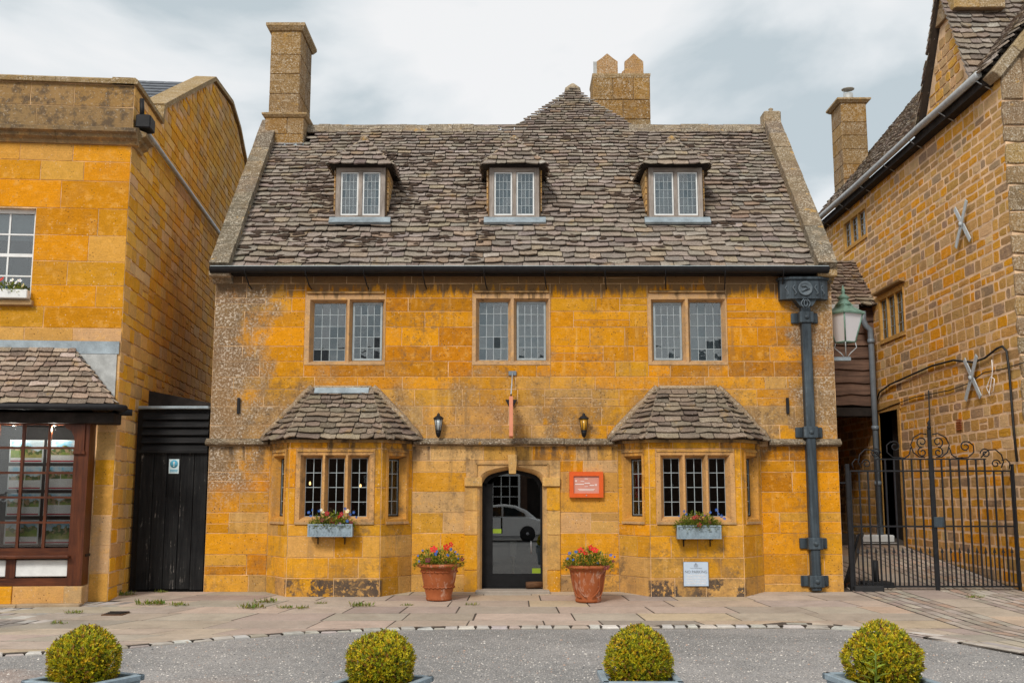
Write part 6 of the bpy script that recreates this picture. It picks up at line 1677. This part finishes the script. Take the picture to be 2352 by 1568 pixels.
def bedding(name, lab, cat, group, c, rx_, ry_, h, flowers, rng, n=420, droop=.1, tones=LEAFG):
    """a clump of bedding plants: foliage spread through a low dome, and single flowers standing out of it"""
    t_ = thing(name, c, lab, cat, group); mb = MB()
    for i in range(n):
        a = rng.uniform(0, 6.283); rr = math.sqrt(rng.random()); x, y = rr * rx_ * math.cos(a), rr * ry_ * math.sin(a)
        zz = h * (1 - rr * rr * .7) * rng.uniform(.05, 1) - (droop * rr ** 3 * rng.random())
        d = Vector((x / rx_ * .8 + rng.gauss(0, .5), y / ry_ * .8 + rng.gauss(-.1, .5), rng.uniform(-.1, 1)))
        j = rng.uniform(.7, 1.25); tn = tuple(v * j for v in rng.choice(tones))
        leaf_geo(mb, Vector(c) + Vector((x, y, zz)), d, Vector((0, 0, 1)), rng.uniform(.035, .075), rng.uniform(.014, .032), tn)
    for i in range(26):
        a = rng.uniform(0, 6.283); rr = math.sqrt(rng.random()) * .8; b = Vector(c) + Vector((rr * rx_ * math.cos(a), rr * ry_ * math.sin(a), -.02))
        mb.tube([b, b + Vector((rng.gauss(0, .02), rng.gauss(0, .02), h * rng.uniform(.5, 1)))], .004, 4, tint=(.10, .15, .02))
    mb.build('foliage', 'leaf', t_)
    for (fx, fz, col, r, kind) in flowers:
        blossom(t_, Vector(c) + Vector((fx, -ry_ * rng.uniform(.2, .9), fz + .02)), r * (.95 if kind != 's' else .85), col, rng, kind)
    return t_
# window boxes below the bay windows
def window_box(px0, px1, pyt, pyb, lab):
    yb = -BP - .14; a, b = PY(px0, pyt, yb - .09), PY(px1, pyb, yb - .09)
    t_ = thing('window_box', ((a.x + b.x) / 2, yb, b.z), lab, 'window box', 'blue grey window boxes under the bays')
    mb = MB(); mb.box(a.x, b.x, yb - .09, yb - .075, b.z, a.z); mb.box(a.x, b.x, yb + .075, yb + .09, b.z, a.z); mb.box(a.x, a.x + .015, yb - .075, yb + .075, b.z, a.z); mb.box(b.x - .015, b.x, yb - .075, yb + .075, b.z, a.z); mb.box(a.x + .015, b.x - .015, yb - .075, yb + .075, b.z, b.z + .02)
    mb.build('trough', 'planter_paint', t_)
    rm = MB(); 
    for z in (a.z - .02, b.z): rm.box(a.x - .008, b.x + .008, yb - .105, yb - .0905, z, z + .022)
    rm.box(a.x - .008, a.x + .015, yb - .104, yb - .0905, b.z + .022, a.z - .02); rm.box(b.x - .015, b.x + .008, yb - .104, yb - .0905, b.z + .022, a.z - .02); rm.build('trough_rim', 'planter_paint', t_)
    hgt = a.z - b.z; nrib = 14
    for i in range(nrib):   # embossed arcade on the front
        x = a.x + .04 + (b.x - a.x - .08) * i / (nrib - 1)
        MB().box(x - .009, x + .009, yb - .098, yb - .0905, b.z + .028, b.z + hgt * .42).build('moulded_rib', 'planter_paint', t_)
    for i in range(5):
        x = a.x + .07 + (b.x - a.x - .14) * i / 4; MB().prism([(x - .05, a.z - .03), (x + .05, a.z - .03), (x, a.z - .075)], yb - .098, yb - .0905).build('moulded_swag', 'planter_paint', t_)
    MB().box(a.x + .016, b.x - .016, yb - .074, yb + .074, b.z + .021, a.z - .02).build('soil', 'soil', t_)
    for f in (.18, .80):
        x = a.x + (b.x - a.x) * f; MB().tube([(x, -BP - .02, b.z - .13), (x, -BP - .02, b.z - .014), (x, yb - .08, b.z - .014)], .010, 5).build('box_bracket', 'black_iron', t_)
    return (a.x + b.x) / 2, yb, a.z, (b.x - a.x) / 2
x, y, z, hw = window_box(708, 808, 1203, 1232, 'blue grey window box on the left bay, full of red and blue flowers')
fl = [(-.36, .20, BLUE, .035, 's'), (-.30, .24, BLUE, .032, 's'), (-.33, .14, BLUE, .03, 's'), (-.2, .22, BLUE, .03, 's'), (-.15, .24, WHITE, .03, 's'), (-.13, .2, CREAM, .035, 's'), (-.06, .18, CRIM, .05, 'c'), (.02, .06, CRIM, .07, 'c'), (-.14, .08, MAROON, .05, 'c'), (.14, .12, RED, .045, 'c'), (.18, .17, CRIM, .05, 'c'), (.24, .26, BLUE, .035, 's'), (.28, .22, CREAM, .05, 's'), (.32, .17, BLUE, .04, 's'), (.38, .20, BLUE, .035, 's'), (.28, .06, BLUE, .035, 's'), (.34, .03, MAROON, .045, 'c'), (.10, .01, VIOL, .035, 's'), (.15, .02, (.6, .3, .5), .03, 's'), (.42, .12, BLUE, .03, 's')]
bedding('window_box_flowers', 'red and blue bedding flowers in the left bay window box', 'flowers', 'window box flowers', (x, y, z - .03), hw + .03, .12, .22, fl, random.Random(1), 800)
x, y, z, hw = window_box(1556, 1656, 1206, 1237, 'blue grey window box on the right bay, mostly green with a few flowers')
fl = [(-.24, .24, BLUE, .032, 's'), (-.2, .19, BLUE, .03, 's'), (-.32, .16, BLUE, .022, 's'), (-.08, .13, CRIM, .045, 'c'), (-.02, .15, CRIM, .05, 'c'), (.05, .12, MAROON, .04, 'c'), (.0, .02, CRIM, .05, 'c'), (.18, .06, MAROON, .04, 'c'), (.19, .22, BLUE, .03, 's'), (.30, .26, BLUE, .035, 's'), (.33, .20, BLUE, .04, 's'), (.38, .16, BLUE, .04, 's'), (.43, .12, BLUE, .035, 's'), (.1, .17, VIOL, .025, 's')]
bedding('window_box_flowers', 'leafy bedding plants with few flowers in the right bay window box', 'flowers', 'window box flowers', (x, y, z - .03), hw + .04, .13, .24, fl, random.Random(2), 1000, tones=LEAFG + [(.30, .32, .05), (.26, .30, .04)])
# white flower box at the upper shop window
p = FL @ Vector((lx(22, 690, -.08), -.09, sash[2] + .01)); hwb = .30
wb = thing('sill_planter', p, 'white flower trough on the upper window sill of the shop', 'window box')
MB().bbox(-hwb, hwb, -.08, .08, 0, .15, .012, M=Matrix.Translation(p) @ Matrix.Rotation(R(5.26), 4, 'Z')).build('trough', 'white_paint', wb)
fl = [(-.2, .12, RED, .06, 'c'), (-.12, .16, RED, .05, 'c'), (.05, .14, WHITE, .05, 's'), (.12, .1, WHITE, .05, 's'), (.18, .13, WHITE, .05, 's'), (.22, .06, CREAM, .05, 's'), (.0, .08, WHITE, .045, 's'), (-.05, .03, BLUE, .04, 's'), (.08, .03, WHITE, .045, 's'), (-.18, .03, CRIM, .05, 'c')]
bedding('sill_flowers', 'red and white flowers in the white sill trough upstairs', 'flowers', None, (p.x, p.y, p.z + .14), .3, .09, .15, fl, random.Random(3), 260)
# terracotta pots
def pot(px, pyb, lab, deco):
    g = PG(px, pyb); c = Vector((g.x, g.y + .19, gz(g.x, g.y + .19)))
    t_ = thing('terracotta_pot', c, lab, 'plant pot', 'terracotta pots flanking the door'); T_ = Matrix.Translation(c)
    prof = [(.0, .0), (.20, .0), (.212, .03), (.202, .05), (.23, .16), (.268, .33), (.288, .46), (.298, .50), (.31, .515), (.355, .53), (.366, .548), (.355, .572), (.32, .582), (.30, .57), (.28, .50)]
    MB().lathe(prof, 28, T_).build('pot_body', 'terracotta', t_)
    MB().lathe([(.29, .53), (0, .55)], 20, T_).build('soil', 'soil', t_)
    if deco == 'rope':
        for zr, rr in ((.21, .246), (.455, .291)):
            mb = MB(); N = 66
            mb.tube([c + Vector(((rr + .010 * math.sin(i * 2.1)) * math.cos(6.2832 * i / N), (rr + .010 * math.sin(i * 2.1)) * math.sin(6.2832 * i / N), zr + .010 * math.cos(i * 2.1))) for i in range(N + 1)], .012, 5); mb.build('rope_band', 'terracotta', t_)
    else:
        for s in (-1, 1):
            for k in range(2):
                mb = MB(); pts = []
                for i in range(15):
                    f = i / 14; a = R(-90 + s * (10 + 46 * f + 22 * k) + (s * 14 * math.sin(f * 5)));  z_ = .08 + .38 * f - (.05 * math.sin(f * 6.3) if k else 0); rr = .208 + .17 * z_ + .008
                    pts.append(c + Vector((rr * math.cos(a), rr * math.sin(a), z_)))
                mb.tube(pts, [.008 + .008 * (i / 14) for i in range(15)], 5); mb.build('raised_tendril', 'terracotta', t_)
    return c
c = pot(1006, 1381, 'terracotta pot with rope bands left of the glass door', 'rope')
fl = [(-.26, .22, BLUE, .025, 's'), (-.33, .14, BLUE, .025, 's'), (-.08, .24, RED, .075, 'c'), (-.04, .17, BLUE, .04, 's'), (-.02, .21, BLUE, .035, 's'), (.12, .27, RED, .065, 'c'), (.20, .32, RED, .05, 'c'), (.2, .24, BLUE, .04, 's'), (.15, .15, BLUE, .035, 's'), (-.16, .08, MAROON, .06, 'c'), (.10, .03, MAROON, .045, 'c'), (.3, .16, BLUE, .025, 's'), (.38, .08, MAROON, .04, 'c'), (.27, .2, BLUE, .025, 's'), (-.3, .06, BLUE, .025, 's'), (.32, .1, BLUE, .02, 's')]
bedding('potted_flowers', 'red geraniums and blue lobelia in the rope banded pot', 'flowers', 'potted flowers by the door', (c.x, c.y, c.z + .55), .41, .34, .30, fl, random.Random(4), 1300)
c = pot(1353, 1385, 'terracotta pot with raised tendril pattern right of the glass door', 'tendril')
fl = [(-.30, .20, BLUE, .035, 's'), (-.2, .22, BLUE, .035, 's'), (-.34, .12, BLUE, .03, 's'), (-.12, .24, RED, .065, 'c'), (-.05, .2, RED, .05, 'c'), (.04, .28, RED, .06, 'c'), (.10, .25, RED, .065, 'c'), (-.05, .0, MAROON, .06, 'c'), (.27, -.02, MAROON, .05, 'c'), (.35, .17, BLUE, .035, 's'), (.42, .14, BLUE, .025, 's'), (.38, .08, MAROON, .03, 'c'), (.2, .2, BLUE, .025, 's'), (.02, .12, MAROON, .035, 'c'), (.14, .04, BLUE, .03, 's'), (-.25, .1, BLUE, .025, 's')]
bedding('potted_flowers', 'red geraniums and blue lobelia in the tendril patterned pot', 'flowers', 'potted flowers by the door', (c.x, c.y, c.z + .55), .41, .34, .30, fl, random.Random(6), 1300)

# clipped box balls in square planters beside the road
BOXG = [(.44, .40, .013), (.54, .46, .013), (.29, .31, .013), (.64, .51, .018), (.13, .15, .012), (.58, .37, .015), (.36, .39, .02)]
def topiary(px, py, rpx, rim_px, turn, lab, lab2, seed, sprout=False):
    rng = random.Random(seed); rad = .255; rpx *= .94
    depth = rad * FOC / rpx; rad *= .955; d = ray(px, py); c = CAM + d * depth
    gr = -.205; zr = c.z - .115; half = .27
    pl = thing('square_planter', (c.x, c.y, gr), lab2, 'planter', 'square planters along the road')
    M = Matrix.Translation((c.x, c.y, 0)) @ Matrix.Rotation(R(turn), 4, 'Z')
    mb = MB(); b = half * .86
    for i in range(4):
        Mi = M @ Matrix.Rotation(R(90 * i), 4, 'Z')
        mb.add([(-b, -b, gr + .02), (b, -b, gr + .02), (half, -half, zr), (-half, -half, zr), (-b + .02, -b + .02, gr + .02), (b - .02, -b + .02, gr + .02), (half - .022, -half + .022, zr), (-half + .022, -half + .022, zr)], [(0, 1, 2, 3), (7, 6, 5, 4), (3, 2, 6, 7), (1, 0, 4, 5)], None, Mi)
    mb.build('planter_body', 'planter_paint', pl)
    for i in range(4): MB().bbox(-half - .02, half + .02, -half - .02, -half + .03, zr - .03, zr + .012, .006, M=M @ Matrix.Rotation(R(90 * i), 4, 'Z')).build('planter_rim', 'planter_paint', pl)
    for i in (0, 1, 3):
        for k in range(6):
            x = -half * .75 + half * 1.5 * k / 5; MB().box(x - .016, x + .016, -half + .0, -half - .012, zr - .2, zr - .07, M @ Matrix.Rotation(R(90 * i), 4, 'Z')).build('moulded_rib', 'planter_paint', pl)
    MB().box(-half + .03, half - .03, -half + .03, half - .03, zr - .10, zr - .05, M).build('soil', 'soil', pl)
    t_ = thing('box_topiary', (c.x, c.y, zr - .1), lab, 'topiary', 'clipped box balls along the road')
    MB().lathe([(0, -.8), (.55, -.6), (.8, -.1), (.72, .45), (.4, .78), (0, .88)], 14, Matrix.Translation(c) @ Matrix.Diagonal((rad * .92,) * 3 + (1,)), (.02, .024, .006)).build('dark_core', 'leaf', t_)  # near-black solid core behind the leaves
    MB().tube([Vector((c.x, c.y, zr - .08)), Vector((c.x, c.y, c.z - .1))], .02, 6).build('stem', 'log_wood', t_)
    mb = MB(); N = 3300
    ph = [rng.uniform(0, 6.28) for i in range(6)]
    for i in range(N):
        z_ = 1 - 2 * (i + .5) / N; a = i * 2.399963; q = math.sqrt(1 - z_ * z_); v = Vector((q * math.cos(a), q * math.sin(a), z_))
        if v.y > .55: continue
        lump = 1 + .04 * math.sin(5 * v.x + ph[0]) + .035 * math.sin(6 * v.z + ph[1]) + .03 * math.sin(15 * v.x + ph[2]) * math.sin(13 * v.z + ph[3])
        rr = rad * lump * rng.uniform(.86, 1.0) * (1.03 if rng.random() < .06 else 1); p = c + v * rr
        dk = rng.random(); clump = .5 + .5 * math.sin(21 * v.x + ph[4]) * math.sin(19 * v.z + ph[5])
        base = rng.choice(BOXG)
        if dk > .93: base = (.26, .12, .03)
        ax = (v + Vector((rng.gauss(0, .45), rng.gauss(0, .45), rng.gauss(.75, .45)))).normalized()
        t1 = ax.orthogonal().normalized(); t2 = ax.cross(t1); tw = rng.uniform(0, 6.28)
        for k in range(5):
            b_ = tw + k * 2.4; s = (t1 * math.cos(b_) + t2 * math.sin(b_)); j = rng.uniform(.75, 1.25)
            leaf_geo(mb, p - ax * .014 + ax * .006 * k, ax * 1.1 + s * .7, v, rng.uniform(.016, .025), rng.uniform(.009, .013), tuple(x * j for x in base))
    mb.build('leaves', 'leaf', t_, kind='stuff')
    if sprout:
        sp_ = thing('sprout', (c.x - .16, c.y - .25, zr - .05), 'tall leafy sprout growing in front of the rightmost box ball', 'plant'); mb = MB()
        b = Vector((c.x - .15, c.y - .262, zr - .06)); top = b + Vector((.01, -.03, .27)); mb.tube([b, (b + top) / 2 + Vector((.008, 0, 0)), top], .005, 5, tint=(.16, .22, .03))
        for k in range(15):
            f = .15 + .85 * k / 14; p = b + (top - b) * f; a = k * 2.4; d = Vector((math.cos(a), math.sin(a), .35))
            leaf_geo(mb, p, d, Vector((0, 0, 1)), .12 * (1.15 - .6 * f), .036 * (1.15 - .5 * f), (.34 * rng.uniform(.8, 1.1), .42 * rng.uniform(.8, 1.1), .05))
        mb.build('leafy_shoot', 'leaf', sp_)
topiary(195, 1519, 88, 0, -26, 'leftmost clipped box ball, in front of the black plank gate', 'blue grey planter under the leftmost box ball', 1)
topiary(877, 1526, 85, 0, -20, 'second clipped box ball from the left', 'blue grey planter under the second box ball from the left', 2)
topiary(1467, 1517, 84, 0, 0, 'third clipped box ball from the left', 'blue grey planter under the third box ball from the left', 3)
topiary(2027, 1519, 96, 0, 8, 'rightmost and largest looking box ball, a sprout before it', 'blue grey planter under the rightmost box ball', 4, True)

# weeds in the joints
WEED = [(288, 1366, .10, 'tuft of weed at the foot of the black plank gate'), (345, 1388, .13, 'weed tuft in the paving just right of the drain cover'), (370, 1360, .07, 'low weed at the black gate threshold'), (412, 1390, .09, 'small weed in a paving joint left of the house corner'), (578, 1396, .12, 'weed patch in the joint before the left bay'), (610, 1383, .10, 'weed along the wall foot left of the left bay'), (655, 1396, .08, 'flat weed in the joint under the left bay'), (692, 1397, .08, 'flat weed under the middle of the left bay'), (737, 1386, .06, 'sprig at the foot of the left bay'), (830, 1392, .11, 'weed tuft at the right foot of the left bay'), (935, 1390, .06, 'weed in the joint beside the rope banded pot'), (1085, 1389, .06, 'weed in a slab joint before the door'), (170, 1408, .08, 'weed where the cobbles meet the slabs'), (135, 1432, .07, 'weed among the cobbles by the leftmost box ball'), (2240, 1372, .08, 'weed among the setts below the iron gate')]
for i, (px, py, r, lab) in enumerate(WEED):
    r *= 1.35
    rng = random.Random(100 + i); g = PG(px, py); g.z = gz(g.x, g.y); mb = MB()
    for k in range(int(500 * r)):
        a = rng.uniform(0, 6.283); q = r * math.sqrt(rng.random()); p = g + Vector((q * math.cos(a) * 1.3, q * math.sin(a) * .8, 0))
        leaf_geo(mb, p, Vector((rng.gauss(0, .6), rng.gauss(0, .6), rng.uniform(.3, 1.2))), Vector((0, 0, 1)), r * rng.uniform(.25, .75), r * rng.uniform(.07, .18), tuple(v * rng.uniform(.7, 1.3) for v in rng.choice([(.20, .24, .03), (.13, .19, .02), (.27, .28, .05)])))
    mb.build('weed', 'leaf', None, lab, 'weed', 'weeds in the paving joints')
# drain cover
p = [PG(*q) for q in ((232, 1413), (280, 1413), (305, 1405), (250, 1405))]
dcv = thing('drain_cover', (p[0].x + .2, p[0].y + .1, gz(0, p[0].y)), 'rusty iron drain cover set in the paving near the cobbles', 'drain cover')
MB().prism([(q.x, q.y) for q in p], gz(0, p[0].y) - .03, gz(0, (p[0].y + p[2].y) / 2) + .008, axis='z').build('cover_plate', 'log_wood', dcv)
for k in range(4):
    f = (k + .5) / 4; a = p[0].lerp(p[3], f); b = p[1].lerp(p[2], f); MB().tube([Vector((a.x + .03, a.y, gz(0, a.y) + .012)), Vector((b.x - .03, b.y, gz(0, b.y) + .012))], .012, 4).build('cover_rib', 'timber_dark', dcv)
# log at the door, candle stand inside, lamps in the bays
a, b = PY(1208, 1345, .12), PY(1243, 1340, .12)
lg = thing('door_log', ((a.x + b.x) / 2, .12, .035), 'short split log lying on the step at the right of the door', 'log')
MB().tube([(a.x, .10, .10), ((a.x + b.x) / 2, .12, .10), (b.x + .02, .15, .105)], [.058, .062, .056], 9).build('log_body', 'log_wood', lg)
cs = thing('candle_stand', (.02, .75, .0), 'pale candle on a tall turned stand inside the glass door', 'candle stand')
MB().lathe([(.11, 0), (.10, .03), (.03, .06), (.025, .2), (.035, .24), (.022, .3), (.028, .45), (.02, .5), (.05, .54), (.02, .56)], 10, Matrix.Translation((.02, .75, 0))).build('turned_stand', 'brass', cs)
MB().lathe([(.06, .56), (.06, .82), (0, .83)], 12, Matrix.Translation((.02, .75, 0))).build('candle', 'candle_wax', cs)
for (px, py, yy, lab) in ((712, 1110, .6, 'glowing lamp bulb behind the left light of the left bay'), (828, 1116, .4, 'glowing lamp bulb behind the right light of the left bay'), (1706, 1097, .7, 'glowing lamp bulb behind the right light of the right bay')):
    p = PY(px, py, yy); tb = thing('lamp_bulb', p, lab, 'lamp', 'lit lamps inside the bays')
    MB().lathe([(0, -.03), (.014, -.015), (.017, .006), (.010, .03), (0, .04)], 10, Matrix.Translation(p)).build('bulb_glass', 'bulb', tb); MB().tube([p + Vector((0, 0, .05)), Vector((p.x, p.y, 2.6))], .006, 5).build('flex', 'cable_black', tb)
for (px, py, yy, w_, h_, lab) in ((768, 1150, .75, .34, .75, 'dark red armchair back seen through the left bay'), (1456, 1130, .9, .3, .9, 'dark red armchair seen through the side light of the right bay')):
    p = PY(px, py, yy); ac = thing('armchair', (p.x, yy, 0), lab, 'chair'); M = Matrix.Translation((p.x, yy, 0))
    MB().bbox(-w_, w_, 0, .12, .4, 1.5, .05, M=M).build('chair_back', 'interior_red', ac); MB().bbox(-w_, w_, .12, .6, .25, .48, .04, M=M).build('chair_seat', 'interior_red', ac)
    for s in (-1, 1):
        for q in (.02, .55): MB().box(s * (w_ - .06) - .02, s * (w_ - .06) + .02, q, q + .04, -.02, .26, M).build('chair_leg', 'timber_dark', ac)

# ---------------------------------------------------------------- across the street, mirrored in the door glass
op = thing('opposite_shop', (0, -34, -.2), 'dark brick shop with white bow window mirrored in the door', 'building')
ow_ = MB(); panels(ow_, -16, 16, -.2, 5.6, -34.3, -34, [(-2.2, .3, .6, 2.6), (.75, 1.7, .0, 2.5), (-6, -3.2, .6, 2.6), (3, 6, .6, 2.6)]); ow_.build('brick_wall', 'brick_far', op)
MB().box(-16, 16, -37, -36.9, -.2, 5.6).build('shop_back', 'interior', op)
orf = MB(); orf.add([(-16.3, -33.7, 5.5), (16.3, -33.7, 5.5), (16.3, -37, 8.2), (-16.3, -37, 8.2)], [(0, 1, 2, 3)]); orf.build('roof', 'slate', op)
for (a, b, n) in ((-2.2, .3, 6), (-6, -3.2, 6), (3, 6, 6)):
    wf = MB(); wf.box(a - .1, b + .1, -33.99, -33.85, 2.6, 2.85); wf.box(a - .1, b + .1, -33.99, -33.85, .5, .6); wf.box(a - .1, a, -33.99, -33.85, .6, 2.6); wf.box(b, b + .1, -33.99, -33.85, .6, 2.6); wf = wf.build('bow_window', 'white_paint', op)
    for i in range(1, n): MB().box(a + (b - a) * i / n - .025, a + (b - a) * i / n + .025, -34.1, -34.0, .6, 2.6).build('glazing_bar', 'white_paint', wf)
    for k in (1, 2, 3): MB().box(a, b, -34.12, -34.02, .6 + .5 * k - .02, .6 + .5 * k + .02).build('glazing_bar', 'white_paint', wf)
MB().box(.75, 1.7, -34.2, -34.1, -.2, 2.5).build('shop_door', 'timber_dark', op)
# white coupe parked behind the photographer
CM = Matrix.Translation((-.75, -25.6, -.205)) 
car = thing('parked_car', (-.75, -25.6, -.205), 'white rounded hatchback car mirrored in the glass door', 'car')
lower = [(-2.1, .32), (-2.14, .55), (-2.0, .78), (-1.5, .93), (-.95, .98), (.9, 1.0), (1.5, .98), (1.95, .86), (2.12, .62), (2.1, .36), (1.7, .24), (-1.7, .24)]
green = [(-1.0, .97), (-.55, 1.28), (-.1, 1.45), (.4, 1.50), (.9, 1.44), (1.35, 1.25), (1.75, .93)]
def car_loft(prof, y0, y1, inset, mat, name):
    n = len(prof); V = []; cz = sum(p[1] for p in prof) / n
    for y, k in ((-y1, inset), (-y0, 0), (y0, 0), (y1, inset)): V += [(x * (1 - k * .5), y, cz + (z - cz) * (1 - k) if z > cz else z) for x, z in prof]
    F = [(k * n + i, k * n + (i + 1) % n, (k + 1) * n + (i + 1) % n, (k + 1) * n + i) for k in range(3) for i in range(n)] + [tuple(range(n)), tuple(range(4 * n - 1, 3 * n - 1, -1))]
    m = MB(); m.add(V, F, None, CM); return m.build(name, mat, car)
car_loft(lower, .72, .88, .10, 'car_white', 'body'); car_loft(green, .50, .70, .16, 'car_white', 'cabin')
for y in (.70, -.70):
    s = 1 if y > 0 else -1
    for gq in ([(-.82, 1.02), (-.45, 1.25), (-.05, 1.37), (.32, 1.40), (.32, 1.02)], [(.40, 1.02), (.40, 1.40), (.85, 1.34), (1.25, 1.13), (1.32, 1.02)]):
        m = MB(); m.prism([(x, z - .0) for x, z in gq], y + s * .0, y + s * .06, M=CM); m.build('side_window', 'car_glass', car)
    for x in (-1.32, 1.38):
        W_ = CM @ Matrix.Translation((x, y * 1.12, .32)) @ Matrix.Rotation(R(90), 4, 'X')
        m = MB(); m.lathe([(.20, -.12), (.31, -.11), (.33, -.05), (.33, .05), (.31, .11), (.20, .12)], 24, W_); w2 = m.build('wheel', 'rubber', car)
        r_ = MB(); r_.lathe([(.0, -.13), (.06, -.13), (.07, -.10), (.07, .10), (.06, .13), (0, .13)], 12, W_)
        for k in range(5): r_.box(-.03, .03, .05, .22, -.118, .118, W_ @ Matrix.Rotation(R(72 * k), 4, 'Z'))
        r_.build('rim', 'chrome', w2)
    m = MB(); m.box(.30, .36, y * 1.255 - .01, y * 1.255 + .01, .34, .98, CM); m.build('door_seam', 'car_glass', car)
    m = MB(); m.bbox(.02, .2, y * 1.27 - .015, y * 1.27 + .015, .80, .83, .004, M=CM); m.build('door_handle', 'car_white', car)
    m = MB(); m.bbox(-.80, -.64, s * .88 - .06, s * .88 + .06, 1.0, 1.1, .02, M=CM); m.build('wing_mirror', 'car_white', car)
